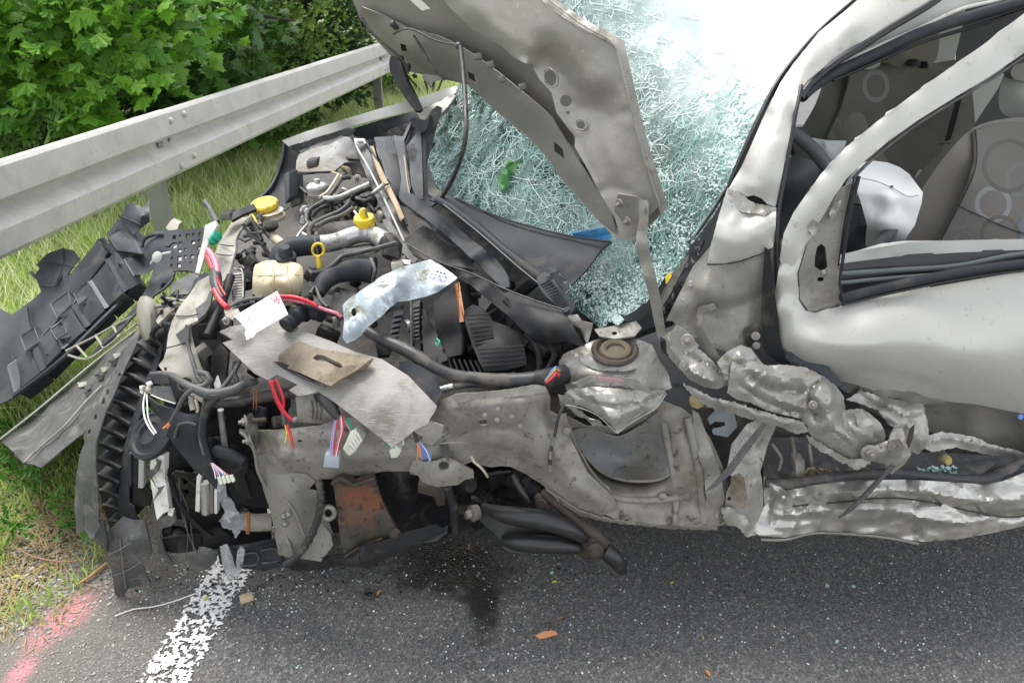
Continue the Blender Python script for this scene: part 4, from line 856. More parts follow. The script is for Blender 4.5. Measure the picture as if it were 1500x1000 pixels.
for (u, v, Y) in ((580, 40, 2.84), (588, 86, 2.86), (598, 98, 2.84), (672, 68, 2.5), (576, 36, 2.8)): lathe('clip', P(u, v, Y), (0, -1, .2), [(.010, 0), (.012, .008), (.005, .016)], RUBBER, CAR, 10)
panel('torn_bracket', [(620, 108, 2.8), (650, 112, 2.78), (652, 117, 2.78), (638, 118, 2.78), (630, 124, 2.78), (637, 130, 2.76), (630, 126, 2.77), (618, 114, 2.8)], HOODIN, CAR, th=4)
# hood hinge on the left and the long washer tube
panel('far_hinge_cover', [(573, 82, 2.78), (585, 88, 2.76), (590, 102, 2.74), (598, 122, 2.72), (612, 145, 2.70), (618, 160, 2.68), (608, 162, 2.68), (592, 142, 2.72), (578, 118, 2.76), (570, 98, 2.78)], BLACKP, CAR, th=14, smooth=True, sp=5)
tube('washer_hose', [(674, 66, 2.50), (679, 110, 2.30), (682, 160, 2.12), (682, 200, 2.06), (672, 240, 2.1), (656, 275, 2.2), (643, 293, 2.3)], [7, 7, 7.5, 7.5, 7, 7, 6], RUBBER, CAR, res=10)
# near hinge: plate, two studs, bent strap
HP = panel('hinge_plate', [(905, 284, 1.625), (932, 288, 1.62), (945, 294, 1.615), (950, 296, 1.60), (946, 330, 1.605), (934, 334, 1.62), (915, 330, 1.64), (900, 310, 1.64)], PAINT_IN, CAR, th=4, sp=5)
for (u, v) in ((908, 298), (919, 324)): hexbolt(P(u, v, 1.61), (-.75, -.55, -.25), .0075, STEEL, HP)
panel('hinge_strap', [(936, 294, 1.595), (948, 293, 1.59), (950, 300, 1.585), (949, 325, 1.58), (948, 345, 1.575), (952, 370, 1.57), (960, 400, 1.565), (968, 440, 1.565), (974, 480, 1.57), (972, 493, 1.57), (963, 493, 1.575), (958, 470, 1.572), (950, 430, 1.57), (940, 395, 1.57), (932, 365, 1.575), (932, 345, 1.58), (936, 322, 1.59)], PAINT_IN, CAR, ctrl=[(944, 400, 1.558), (940, 360, 1.565)], th=5, sp=4, smooth=False, holes=[(946, 310, 2.0, 5)])
# ---- windshield seals and A pillar
tube('windshield_seal', [(1268, -14, 1.96), (1203, 43, 1.89), (1163, 88, 1.83), (1138, 122, 1.79), (1110, 178, 1.745), (1080, 245, 1.70), (1062, 288, 1.67)], [5, 7, 8, 8, 9, 9, 8], SEAL, CAR)
tube('windshield_seal', [(1128, 140, 1.765), (1095, 210, 1.715), (1065, 275, 1.67), (1030, 330, 1.64), (1008, 356, 1.63)], 4, SEAL, CAR)
tube('seal_highlight', [(1066, 270, 1.665), (1040, 310, 1.642), (1012, 353, 1.625)], 1.6, STEEL, CAR)  # pale thread painting the thin highlight on the black seal
panel('sealant_band', [(1022, 348, 1.63), (1030, 352, 1.62), (1020, 385, 1.615), (1003, 420, 1.61), (985, 455, 1.60), (972, 470, 1.60), (972, 455, 1.60), (990, 420, 1.61), (1005, 390, 1.62)], M('broken_black_sealant', (.015, .015, .016), .3, 0, bump=((90, 1.0),), dirt=((.35, .38, .4), .18, 90)), CAR, th=8, sp=5, amp=14, sc=30, jag=1.2)
panel('torn_window_frame', [(952, 442, 1.63), (985, 400, 1.63), (1010, 372, 1.63), (1008, 380, 1.63), (985, 425, 1.62), (968, 452, 1.61), (955, 452, 1.62)], PAINT_IN, CAR, th=3, sp=5, amp=5)
panel('torn_window_frame', [(905, 458, 1.62), (915, 462, 1.61), (940, 450, 1.61), (958, 430, 1.62), (975, 405, 1.625), (978, 412, 1.62), (960, 445, 1.605), (940, 468, 1.6), (918, 470, 1.6)], BLACKP, CAR, th=4, sp=5, jag=.8)
slab('yellow_tape', [(975, 408, 1.615), (983, 400, 1.615), (984, 404, 1.61), (976, 416, 1.61)], (0, .01, 0), YELLOW, CAR)
panel('a_pillar', [(1262, -20, 1.94), (1258, 0, 1.93), (1200, 47, 1.865), (1163, 92, 1.80), (1143, 122, 1.77), (1116, 178, 1.72), (1086, 245, 1.675), (1066, 278, 1.65), (1080, 281, 1.645), (1094, 288, 1.635), (1104, 286, 1.63), (1116, 291, 1.625), (1124, 299, 1.62), (1136, 303, 1.615), (1143, 270, 1.62), (1152, 225, 1.645), (1162, 172, 1.69), (1168, 140, 1.715), (1182, 118, 1.75), (1214, 93, 1.785), (1252, 68, 1.82), (1298, 40, 1.86), (1352, 8, 1.90), (1385, -18, 1.92)],
      PAINT, CAR, ctrl=[(1250, 30, 1.82), (1190, 85, 1.755), (1155, 140, 1.705), (1130, 200, 1.655), (1135, 185, 1.672), (1110, 250, 1.625), (1120, 270, 1.615)], th=4, sp=5, amp=0, sm=20, cr=[([(1205, 60), (1165, 115), (1135, 190)], 4, 8), ([(1130, 160), (1122, 185), (1135, 200), (1148, 190)], -6, 5), ([(1080, 262), (1100, 274), (1122, 280)], 6, 5)])
panel('pillar_inside', [(1085, 275, 1.68), (1140, 285, 1.66), (1138, 315, 1.66), (1085, 305, 1.68)], BLACKP, CAR, th=4)
panel('pillar_base', [(1066, 275, 1.648), (1080, 281, 1.645), (1092, 290, 1.66), (1105, 298, 1.66), (1120, 300, 1.655), (1137, 304, 1.62), (1136, 345, 1.59), (1132, 362, 1.585), (1112, 372, 1.585), (1085, 381, 1.59), (1060, 386, 1.595), (1036, 386, 1.60), (1042, 356, 1.605), (1053, 315, 1.62)],
      PAINT, CAR, ctrl=[(1075, 292, 1.632), (1095, 308, 1.625), (1120, 312, 1.605), (1090, 325, 1.60), (1085, 345, 1.578), (1110, 340, 1.575), (1060, 350, 1.585), (1072, 375, 1.585)], th=3, sp=4, amp=5, sc=18, k='tps', jag=.3, ang=35, cr=[([(1070, 300), (1090, 318), (1110, 314), (1135, 322)], -8, 4), ([(1075, 290), (1080, 310), (1070, 330)], 6, 4)])
panel('torn_edge', [(1068, 277, 1.64), (1085, 283, 1.635), (1095, 292, 1.63), (1112, 302, 1.62), (1134, 306, 1.61), (1120, 316, 1.605), (1098, 312, 1.61), (1078, 308, 1.62), (1066, 300, 1.625)], TORN, CAR, th=2, sp=3.5, amp=10, sc=35, jag=1.2, k='lin')
panel('pillar_lower', [(1045, 356, 1.612), (1035, 388, 1.605), (1060, 389, 1.60), (1112, 375, 1.592), (1137, 362, 1.59), (1140, 420, 1.60), (1150, 500, 1.60), (1110, 512, 1.59), (1090, 520, 1.57), (1072, 518, 1.56), (1050, 510, 1.555), (1030, 500, 1.555), (1010, 490, 1.56), (985, 470, 1.575), (975, 470, 1.58), (1000, 420, 1.60), (1015, 390, 1.615)],
      PAINT_IN, CAR, ctrl=[(1060, 400, 1.60), (1100, 395, 1.59), (1040, 430, 1.565), (1020, 440, 1.58), (1000, 450, 1.565), (1080, 440, 1.60), (1050, 470, 1.60), (1010, 460, 1.585), (1060, 490, 1.57), (1100, 480, 1.585), (1130, 430, 1.605)], th=3, sp=4.5, amp=8, sc=10, cr=[([(1002, 478), (1018, 448), (1035, 415), (1048, 390)], 9, 6), ([(1022, 468), (1040, 452), (1085, 448), (1125, 425)], -12, 7), ([(1040, 440), (1060, 438), (1100, 425)], 8, 8), ([(1056, 470), (1070, 500), (1080, 518)], -8, 5), ([(1010, 430), (1030, 420)], 5, 4)])
hexbolt(P(1012, 419, 1.57), (-.4, -1, .35), .008, STEEL, CAR)
tube('crack_line_dark', [(1037, 387, 1.59), (1060, 387, 1.585), (1090, 381, 1.58), (1130, 366, 1.575)], 2, SEAL, CAR)
panel('fender_gusset', [(1022, 450, 1.575), (1045, 446, 1.55), (1050, 452, 1.55), (1030, 458, 1.565), (1028, 475, 1.55), (1040, 500, 1.535), (1052, 520, 1.53), (1062, 530, 1.53), (1040, 532, 1.54), (1022, 505, 1.56), (1018, 480, 1.57)], PAINT_IN, CAR, th=4, sp=5, amp=10, sc=14, k='lin', jag=.6)
# door seals along the pillar
panel('roof_rail', [(1385, -25, 1.98), (1530, -25, 2.03), (1460, 2, 2.0), (1400, 17, 1.96), (1340, 48, 1.91), (1235, 96, 1.84), (1185, 128, 1.79), (1175, 130, 1.78), (1215, 92, 1.82), (1262, 62, 1.86), (1310, 32, 1.9)], TRIM, CAR, th=6, sp=8)
tube('door_seal', [(1398, -20, 1.93), (1365, 5, 1.90), (1310, 38, 1.86), (1262, 68, 1.82), (1220, 95, 1.785), (1185, 125, 1.75), (1172, 145, 1.72)], 11, SEAL, CAR, res=10)
tube('door_seal', [(1520, -20, 2.0), (1465, 0, 1.97), (1405, 15, 1.93), (1340, 45, 1.88), (1280, 70, 1.845), (1235, 92, 1.81), (1195, 112, 1.78)], 6, PAINT, CAR, res=8)
tube('rubber_window_run', [(1540, -12, 2.0), (1480, 8, 1.96), (1420, 25, 1.93), (1350, 48, 1.88), (1280, 80, 1.84), (1225, 105, 1.80), (1190, 128, 1.77), (1175, 142, 1.74)], 17, DARKP, CAR, res=12)
tube('rubber_window_run', [(1540, 2, 2.02), (1430, 38, 1.95), (1350, 62, 1.90), (1280, 92, 1.86), (1220, 118, 1.82)], 6, SEAL, CAR, res=8)
tube('door_edge_seal', [(1174, 125, 1.735), (1166, 165, 1.69), (1157, 215, 1.65), (1149, 262, 1.62), (1141, 310, 1.60), (1138, 355, 1.585), (1139, 420, 1.58), (1142, 470, 1.58)], [6, 6, 6, 5, 5, 6, 7, 6], SEAL, CAR)
panel('black_trim_sheet', [(1120, 362, 1.575), (1128, 368, 1.57), (1133, 420, 1.56), (1140, 470, 1.555), (1143, 500, 1.55), (1150, 520, 1.545), (1162, 545, 1.54), (1145, 535, 1.55), (1120, 515, 1.56), (1115, 470, 1.57), (1116, 420, 1.575)], BLACKP, CAR, th=3, sp=5, amp=5)
panel('hinge_bracket', [(1090, 486, 1.57), (1108, 478, 1.56), (1114, 488, 1.56), (1116, 520, 1.56), (1100, 518, 1.56), (1094, 500, 1.57)], ENG, CAR, th=14, sp=5); hexbolt(P(1107, 492, 1.545), (-.5, -1, .3), .007, STEEL, CAR); hexbolt(P(1108, 506, 1.54), (-.5, -1, .3), .006, STEEL, CAR)
# ---- door
DOOR = panel('door', [(1142, 385, 1.585), (1135, 430, 1.58), (1137, 470, 1.57), (1143, 505, 1.56), (1165, 535, 1.56), (1205, 552, 1.56), (1250, 562, 1.56), (1300, 578, 1.57), (1370, 586, 1.59), (1430, 592, 1.60), (1500, 606, 1.62), (1620, 620, 1.65), (1640, 380, 1.75), (1500, 397, 1.66), (1400, 414, 1.63), (1300, 432, 1.60), (1240, 443, 1.585), (1228, 450, 1.58), (1212, 452, 1.575), (1195, 458, 1.57), (1180, 455, 1.565), (1170, 440, 1.57), (1168, 400, 1.575), (1180, 360, 1.59), (1200, 330, 1.60), (1200, 310, 1.605), (1165, 320, 1.60), (1150, 345, 1.595)],
      PAINT, CAR, ctrl=[(1155, 400, 1.55), (1152, 450, 1.54), (1170, 470, 1.545), (1200, 470, 1.545), (1200, 500, 1.50), (1180, 520, 1.515), (1240, 475, 1.535), (1260, 500, 1.50), (1300, 460, 1.54), (1350, 500, 1.51), (1350, 460, 1.555), (1300, 540, 1.515), (1420, 520, 1.53), (1400, 470, 1.57), (1480, 500, 1.57), (1470, 550, 1.56), (1240, 545, 1.535), (1190, 545, 1.55), (1560, 500, 1.6)], th=4, sp=6, amp=3, sc=4, ang=50, cr=[([(1190, 548), (1232, 556), (1262, 545), (1300, 549), (1350, 562), (1385, 580)], -9, 4), ([(1478, 512), (1462, 522), (1450, 542)], 3, 3), ([(1166, 462), (1190, 492), (1240, 506), (1300, 508)], 7, 9), ([(1150, 505), (1180, 530), (1215, 540)], -5, 6), ([(1290, 530), (1330, 545), (1365, 552)], 3, 3)])
panel('door_lower_fold', [(1205, 548, 1.575), (1250, 560, 1.575), (1300, 575, 1.585), (1370, 584, 1.60), (1430, 588, 1.61), (1500, 600, 1.63), (1620, 615, 1.66), (1620, 668, 1.72), (1500, 664, 1.68), (1440, 655, 1.66), (1400, 640, 1.66), (1350, 630, 1.66), (1300, 615, 1.64), (1260, 595, 1.62), (1250, 580, 1.60)],
      PAINT_IN, CAR, ctrl=[(1400, 605, 1.66), (1480, 622, 1.69), (1440, 640, 1.64), (1500, 645, 1.66), (1350, 600, 1.645), (1290, 595, 1.62), (1470, 605, 1.67), (1500, 628, 1.64)], th=3, sp=7, amp=10, sc=9)
panel('door_crease', [(1260, 566, 1.57), (1300, 570, 1.56), (1345, 578, 1.565), (1385, 590, 1.58), (1360, 592, 1.59), (1310, 592, 1.59), (1270, 586, 1.59), (1252, 578, 1.59)], PAINT_IN, CAR, ctrl=[(1300, 580, 1.545), (1340, 585, 1.56)], th=2, sp=5, amp=6, sc=14)
panel('door_window_frame', [(1560, -10, 1.93), (1500, 20, 1.865), (1440, 66, 1.79), (1385, 104, 1.73), (1335, 140, 1.69), (1285, 178, 1.65), (1240, 215, 1.62), (1205, 252, 1.605), (1180, 286, 1.595), (1162, 312, 1.59), (1148, 342, 1.585), (1142, 380, 1.58), (1150, 400, 1.575), (1165, 385, 1.57), (1180, 355, 1.575), (1198, 330, 1.58), (1210, 310, 1.58), (1222, 288, 1.58), (1240, 262, 1.59), (1262, 240, 1.60), (1300, 208, 1.63), (1345, 176, 1.66), (1400, 142, 1.71), (1450, 112, 1.76), (1500, 78, 1.82), (1560, 40, 1.90)],
      PAINT, CAR, ctrl=[(1500, 48, 1.805), (1440, 90, 1.75), (1380, 130, 1.69), (1320, 170, 1.64), (1270, 208, 1.60), (1225, 250, 1.575), (1200, 280, 1.568), (1180, 315, 1.565), (1160, 355, 1.565)], th=25, sp=5, amp=0, sm=30, cr=[([(1300, 175), (1255, 222), (1225, 262), (1208, 300)], 4, 5), ([(1400, 128), (1340, 165), (1290, 200)], 3, 6)])
tube('frame_inner_lip', [(1560, 44, 1.90), (1500, 83, 1.83), (1450, 117, 1.77), (1400, 147, 1.72), (1345, 181, 1.67), (1302, 213, 1.64), (1266, 244, 1.61), (1250, 262, 1.60)], 5, GREYP, CAR)
panel('door_mirror_plate', [(1200, 330, 1.61), (1218, 300, 1.61), (1232, 275, 1.615), (1248, 268, 1.615), (1244, 300, 1.61), (1236, 340, 1.605), (1230, 380, 1.60), (1229, 420, 1.595), (1236, 440, 1.59), (1210, 454, 1.585), (1185, 456, 1.57), (1172, 438, 1.575), (1170, 400, 1.58), (1182, 360, 1.595)], PAINT_IN, CAR, ctrl=[(1205, 360, 1.60), (1185, 420, 1.59), (1215, 430, 1.60)], th=3, sp=5, amp=5, sc=14,
      holes=[[(1197, 362), (1203, 357), (1209, 362), (1211, 380), (1212, 392), (1205, 398), (1193, 390), (1194, 375)], (1202, 409, 5, 3.5)])
panel('mirror_hole_dark', [(1185, 350, 1.63), (1220, 350, 1.63), (1220, 420, 1.63), (1185, 420, 1.63)], BLACKP, CAR, th=3)
lathe('door_clip', P(1208, 400, 1.575), (-.6, -.6, .3), [(.006, 0), (.008, .004), (.007, .012), (.002, .016)], STEEL, CAR, 12)
panel('scraped_edge', [(1215, 312, 1.595), (1222, 298, 1.595), (1232, 293, 1.595), (1231, 302, 1.595), (1224, 318, 1.595), (1216, 325, 1.595)], TORN, CAR, th=2, sp=3, amp=8, sc=40, jag=.6)
panel('scraped_edge', [(1181, 332, 1.575), (1192, 322, 1.57), (1204, 330, 1.57), (1200, 342, 1.575), (1190, 345, 1.57)], TORN, CAR, th=2, sp=3, amp=5, sc=30, jag=.6)
tube('quarter_seal', [(1258, 258, 1.60), (1247, 300, 1.595), (1240, 340, 1.59), (1234, 385, 1.585), (1230, 415, 1.58), (1236, 440, 1.575)], [7, 7, 6, 5, 4, 4], DARKP, CAR)
tube('quarter_seal', [(1252, 258, 1.60), (1242, 300, 1.60), (1234, 345, 1.595), (1228, 390, 1.59)], 2.5, SEAL, CAR)
panel('door_sill_trim', [(1230, 373, 1.66), (1260, 367, 1.665), (1330, 355, 1.68), (1400, 352, 1.70), (1500, 350, 1.73), (1640, 348, 1.78), (1640, 366, 1.77), (1500, 366, 1.72), (1400, 370, 1.69), (1310, 376, 1.67), (1230, 386, 1.65)], TRIM, CAR, ctrl=[(1300, 368, 1.655), (1500, 358, 1.705)], th=15, sp=7)
panel('window_slot', [(1228, 384, 1.655), (1310, 374, 1.675), (1400, 368, 1.695), (1500, 364, 1.725), (1640, 362, 1.78), (1640, 395, 1.75), (1500, 396, 1.70), (1400, 410, 1.67), (1300, 428, 1.65), (1236, 438, 1.63)], SEAL, CAR, th=10, sp=12)
tube('slot_rail', [(1228, 402, 1.635), (1310, 396, 1.65), (1400, 390, 1.67), (1500, 372, 1.70), (1600, 370, 1.73)], 9, TRIMG, CAR, res=8)
tube('slot_rail', [(1228, 415, 1.62), (1300, 408, 1.635), (1380, 402, 1.65)], 7, TRIMG, CAR, res=8)
tube('window_rubber', [(1232, 437, 1.575), (1260, 430, 1.58), (1330, 414, 1.595), (1400, 400, 1.615), (1450, 392, 1.63), (1500, 386, 1.645), (1620, 372, 1.69)], [13, 14, 14, 14, 13, 13, 13], DARKP, CAR, res=12)
tube('window_rubber', [(1234, 446, 1.57), (1300, 430, 1.585), (1400, 410, 1.61), (1500, 396, 1.64), (1620, 384, 1.68)], 5, SEAL, CAR, res=8)
lathe('blue_clip', P(1494, 610, 1.6), (0, -1, .3), [(.006, 0), (.007, .003), (.003, .004)], WIRE_BL, CAR, 12)
# ================= engine bay and torn front of the car =================
def zz(pts, z): return [(p[0], p[1], Yz(p[1], p[2] if len(p) > 2 else z)) for p in pts]
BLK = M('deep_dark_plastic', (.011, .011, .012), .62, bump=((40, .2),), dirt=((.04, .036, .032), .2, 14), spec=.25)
# far fender edge and inner liner
panel('far_fender', [(413, 206, 2.72), (450, 192, 2.8), (510, 173, 2.88), (560, 158, 2.93), (612, 144, 2.97), (650, 131, 3.0), (668, 126, 3.02), (672, 132, 3.0), (655, 146, 2.98), (612, 160, 2.95), (560, 173, 2.91), (510, 187, 2.86), (455, 205, 2.78), (424, 215, 2.72)], PAINT, CAR, ctrl=[(500, 180, 2.85), (600, 153, 2.94)], th=3, sp=6)
panel('far_fender_flange', [(424, 214, 2.71), (455, 204, 2.77), (510, 187, 2.85), (520, 190, 2.85), (516, 198, 2.85), (470, 210, 2.79), (432, 222, 2.72)], GREYP, CAR, th=3, sp=6, holes=[(443, 210, 4, 3), (453, 207, 4, 3)])
panel('far_fender_inner', [(512, 190, 2.87), (560, 175, 2.92), (612, 161, 2.96), (655, 147, 2.99), (670, 133, 3.01), (655, 165, 2.95), (640, 175, 2.9), (625, 190, 2.88), (600, 178, 2.92), (570, 190, 2.92), (560, 200, 2.92), (540, 205, 2.9), (520, 200, 2.88)], DARKP, CAR, th=3, sp=7, amp=6)
panel('far_hinge_mount', [(610, 165, 2.86), (640, 150, 2.88), (662, 138, 2.9), (668, 140, 2.88), (655, 158, 2.84), (640, 172, 2.8), (628, 180, 2.8), (618, 178, 2.82)], PAINT_IN, CAR, th=4, sp=5, holes=[(646, 145, 3.5), (657, 140, 2)])
panel('far_hinge_arm', [(630, 200, 2.76), (640, 185, 2.76), (648, 158, 2.78), (640, 155, 2.78), (632, 162, 2.78), (622, 178, 2.78), (610, 195, 2.76), (602, 210, 2.76), (606, 214, 2.76), (618, 200, 2.76)], GREYP, CAR, th=5, sp=5, amp=6)
panel('far_wheel_house_liner', [(417, 208, 2.76), (430, 222, 2.74), (433, 232, 2.72), (433, 262, 2.66), (430, 285, 2.6), (424, 303, 2.52), (410, 314, 2.47), (402, 306, 2.5), (396, 294, 2.55), (385, 296, 2.55), (368, 300, 2.52), (360, 302, 2.5), (372, 292, 2.55), (392, 276, 2.62), (403, 255, 2.68), (410, 235, 2.72)], BLACKP, CAR, ctrl=[(418, 250, 2.72), (412, 285, 2.62)], th=3, sp=6)
tube('liner_lip', [(417, 208, 2.75), (414, 232, 2.72), (406, 256, 2.68), (394, 278, 2.6), (376, 294, 2.53), (364, 302, 2.49), (352, 312, 2.43)], 5, BUMPP, CAR)
panel('far_strut_tower', [(434, 236, 2.62), (438, 226, 2.66), (470, 214, 2.7), (482, 212, 2.72), (505, 200, 2.8), (520, 203, 2.8), (532, 228, 2.7), (530, 236, 2.62), (505, 238, 2.58), (490, 250, 2.52), (440, 252, 2.52), (433, 258, 2.5)], LINER, CAR, ctrl=[(470, 222, 2.63), (500, 215, 2.66), (515, 218, 2.76), (460, 240, 2.56)], th=4, sp=6, amp=8)
panel('far_inner_wing', [(438, 222, 2.75), (470, 205, 2.8), (500, 196, 2.84), (505, 203, 2.82), (480, 214, 2.78), (445, 228, 2.7)], GREYP, CAR, th=4, sp=6)
panel('far_strut_cup', [(488, 212, 2.75), (500, 202, 2.78), (522, 202, 2.76), (532, 220, 2.7), (532, 234, 2.62), (510, 232, 2.6), (496, 226, 2.66)], ENG, CAR, ctrl=[(510, 215, 2.84)], th=4, sp=5)
slab('relay_box', [(448, 236, 2.55), (465, 233, 2.56), (466, 244, 2.54), (449, 246, 2.53)], (0, .05, 0), BLACKP, CAR, bev=.004)
panel('inner_fender_plate', [(432, 258, 2.5), (490, 252, 2.5), (540, 262, 2.45), (545, 330, 2.3), (440, 340, 2.28), (430, 300, 2.4)], ENG, CAR, th=4, sp=9, amp=16)
tube('vapour_pipe', [(480, 248), (500, 246), (512, 250), (514, 262)], 8, M('old_yellow_hose', (.28, .23, .10), .5), CAR, z=.92)
hexbolt(P(523, 262, 2.38), (-.2, -1, .6), .010, STEEL, CAR)
slab('filter_bracket', [(415, 255, 2.42), (423, 252, 2.42), (424, 290, 2.34), (417, 300, 2.32)], (.02, .04, 0), DARKP, CAR, bev=.003); slab('filter_bracket', [(424, 254, 2.44), (431, 256, 2.44), (432, 300, 2.34), (426, 306, 2.32)], (.02, .04, 0), BLACKP, CAR, bev=.003)
lathe('fuel_filter', P(468, 300, 2.34), (0, 0, 1), [(.03, -.05), (.034, 0), (.034, .05), (.036, .055), (.034, .062), (.026, .068), (.010, .070), (.009, .082)], ALU, CAR, 24)
lathe('filter_clamp', P(468, 288, 2.33), (0, 0, 1), [(.036, 0), (.037, .006), (.036, .012)], STEEL, CAR, 24)
tube('fuel_hose', [(512, 260, 2.3), (500, 262, 2.26), (488, 280, 2.2), (472, 296, 2.15), (458, 304, 2.12), (449, 314, 2.08), (449, 324, 2.05), (456, 334, 2.02)], 7, RUBBER, CAR, res=10)
tube('clear_fuel_pipe', [(496, 256, 2.3), (488, 270, 2.27), (478, 283, 2.24), (468, 289, 2.2)], 5, NECK, CAR); tube('clear_fuel_pipe', [(486, 252, 2.32), (500, 258, 2.3), (494, 268, 2.27)], 4, TAN, CAR)
tube('coolant_hose', [(455, 352, 1.95), (452, 338, 1.98), (462, 326, 2.0), (478, 318, 2.02), (498, 310, 2.04), (510, 300, 2.08), (512, 296, 2.1)], 8, RUBBER, CAR, res=10); tube('coolant_hose', [(462, 332, 1.97), (480, 323, 1.99), (500, 316, 2.01), (517, 305, 2.04)], 7, RUBBER, CAR, res=10)
tube('metal_pipe', [(473, 291, 2.16), (488, 291, 2.17), (500, 288, 2.19), (520, 279, 2.22), (541, 270, 2.24)], 8, ALU, CAR, res=12)
tube('metal_pipe', [(425, 362, 1.9), (440, 340, 1.95), (450, 328, 2.0)], 4, ALU, CAR)
tube('vacuum_hose', [(536, 288, 2.2), (522, 290, 2.18), (536, 294, 2.1), (545, 290, 2.1)], 5, RUBBER, CAR)
for k in range(26):
    u, v = random.uniform(440, 570), random.uniform(262, 345); a = random.uniform(-1, 1.4); L_ = random.uniform(14, 34); Y_ = 2.45-(v-262)*.003
    tube('engine_hose', [(u, v, Y_), (u+L_*.5*math.cos(a)+random.uniform(-4, 4), v+L_*.5*math.sin(a)+random.uniform(-4, 4), Y_-.04), (u+L_*math.cos(a), v+L_*math.sin(a), Y_)], random.uniform(2.5, 8), random.choice((RUBBER, RUBBER, ENG, BLACKP, ALU)), CAR)
def clutter(n, u0, u1, v0, v1, Yf, mats, s0, s1, nm='engine_casting'):
    for _ in range(n):
        u, v = random.uniform(u0, u1), random.uniform(v0, v1); Y_ = Yf(u, v); s = random.uniform(s0, s1)*pxm(v, Y_); c = P(u, v, Y_); R = Matrix.Rotation(random.uniform(0, 3), 3, rv())
        if random.random() < .5: join(nm, [box_raw(c, s, s*random.uniform(.4, 1), s*random.uniform(.3, .8), R, bev=s*.09)], random.choice(mats), CAR, ang=35)
        else: lathe(nm, c, tuple(rv()), [(s*.3, -s*.4), (s*.42, -s*.35), (s*.42, 0), (s*.3, .02*s), (s*.3, s*.4), (s*.15, s*.42)], random.choice(mats), CAR, 14)
clutter(34, 440, 570, 255, 350, lambda u, v: 2.55-(v-255)*.004, (ENG, ALU, BLACKP, ENG, BEIGEP), 10, 26)
# filler neck
tube('washer_filler_neck', [(400, 318, 2.18), (394, 326, 2.16), (395, 338, 2.13), (404, 350, 2.08), (415, 358, 2.04), (428, 364, 2.0)], [20, 17, 16, 14, 14, 14], NECK, CAR, res=14)
NECKO = lathe('filler_neck_collar', P(398, 312, 2.18), (-.1, -.15, 1), [(.036, -.02), (.038, -.01), (.032, -.005), (.030, .0), (.036, .006)], NECK, CAR, 22)
lathe('washer_cap', P(388, 302, 2.2), (-.1, -.25, 1), [(.038, -.004), (.041, 0), (.041, .010), (.037, .014), (.012, .016)], YELLOW, CAR, 28)
tube('cap_strap', [(366, 312, 2.15), (372, 318, 2.13), (378, 332, 2.1), (377, 341, 2.1)], 3, YELLOW, CAR); tube('cap_strap', [(402, 298, 2.16), (404, 293, 2.17), (403, 300, 2.15)], 3, YELLOW, CAR)
# radiator support (dusty beige)
panel('radiator_support', [(310, 400, 1.95), (312, 380, 2.0), (322, 352, 2.07), (334, 334, 2.13), (345, 316, 2.2), (360, 308, 2.22), (375, 308, 2.2), (386, 312, 2.16), (380, 318, 2.14), (366, 324, 2.12), (352, 338, 2.07), (345, 352, 2.03), (345, 366, 2.0), (340, 384, 1.95), (336, 400, 1.9), (327, 412, 1.88), (318, 410, 1.9)], BEIGEP, CAR, ctrl=[(334, 350, 2.06), (328, 370, 1.98), (350, 325, 2.14)], th=4, sp=5, amp=5, sc=14, holes=[(358, 308.5+6, 8, 4)], label=None)
tube('support_edge', [(386, 312, 2.15), (366, 325, 2.11), (352, 339, 2.06), (346, 352, 2.02), (347, 366, 1.99), (341, 385, 1.94), (338, 401, 1.88), (327, 413, 1.86)], 2.5, GREYP, CAR)
tube('support_crease', [(322, 358, 2.03), (334, 360, 2.0), (342, 360, 1.99)], 1.6, BLACKP, CAR); tube('support_crease', [(317, 372, 1.99), (330, 374, 1.96), (340, 374, 1.95)], 1.6, BLACKP, CAR)
panel('white_edge_bracket', [(300, 330, 2.0), (316, 323, 2.0), (318, 330, 1.98), (306, 352, 1.96), (298, 380, 1.92), (292, 401, 1.88), (286, 399, 1.88), (290, 380, 1.92), (297, 352, 1.97)], TRIM, CAR, th=8, sp=6)
for (u, v) in ((316, 347), (312, 352)): lathe('green_plug', P(u, v, 1.97), (.7, -.5, .4), [(.012, -.01), (.014, 0), (.013, .012), (.006, .014)], GREENP, CAR, 12)
tube('bent_peg', [(300, 296, 2.1), (306, 303, 2.08), (314, 318, 2.05), (318, 326, 2.03)], [9, 7, 9, 9], GREYP, CAR)
slab('connector_box', [(322, 314, 2.1), (336, 312, 2.1), (338, 322, 2.08), (324, 324, 2.08)], (0, .05, 0), BLACKP, CAR, bev=.003)
panel('cable_cover', [(336, 312, 2.12), (352, 306, 2.14), (372, 298, 2.18), (376, 306, 2.16), (356, 314, 2.12), (340, 322, 2.08)], BLACKP, CAR, th=10, sp=6, amp=8)
for k in range(9):
    u, v = random.uniform(348, 380), random.uniform(325, 395); tube('engine_hose', [(u, v, 1.98), (u+random.uniform(6, 16), v+random.uniform(-8, 14), 1.98), (u+random.uniform(16, 34), v+random.uniform(-6, 22), 1.95)], random.uniform(3, 8), random.choice((RUBBER, ENG, GREYP)), CAR)
clutter(16, 345, 400, 330, 400, lambda u, v: 2.1-(v-330)*.002, (ENG, BLACKP, GREYP), 8, 22)
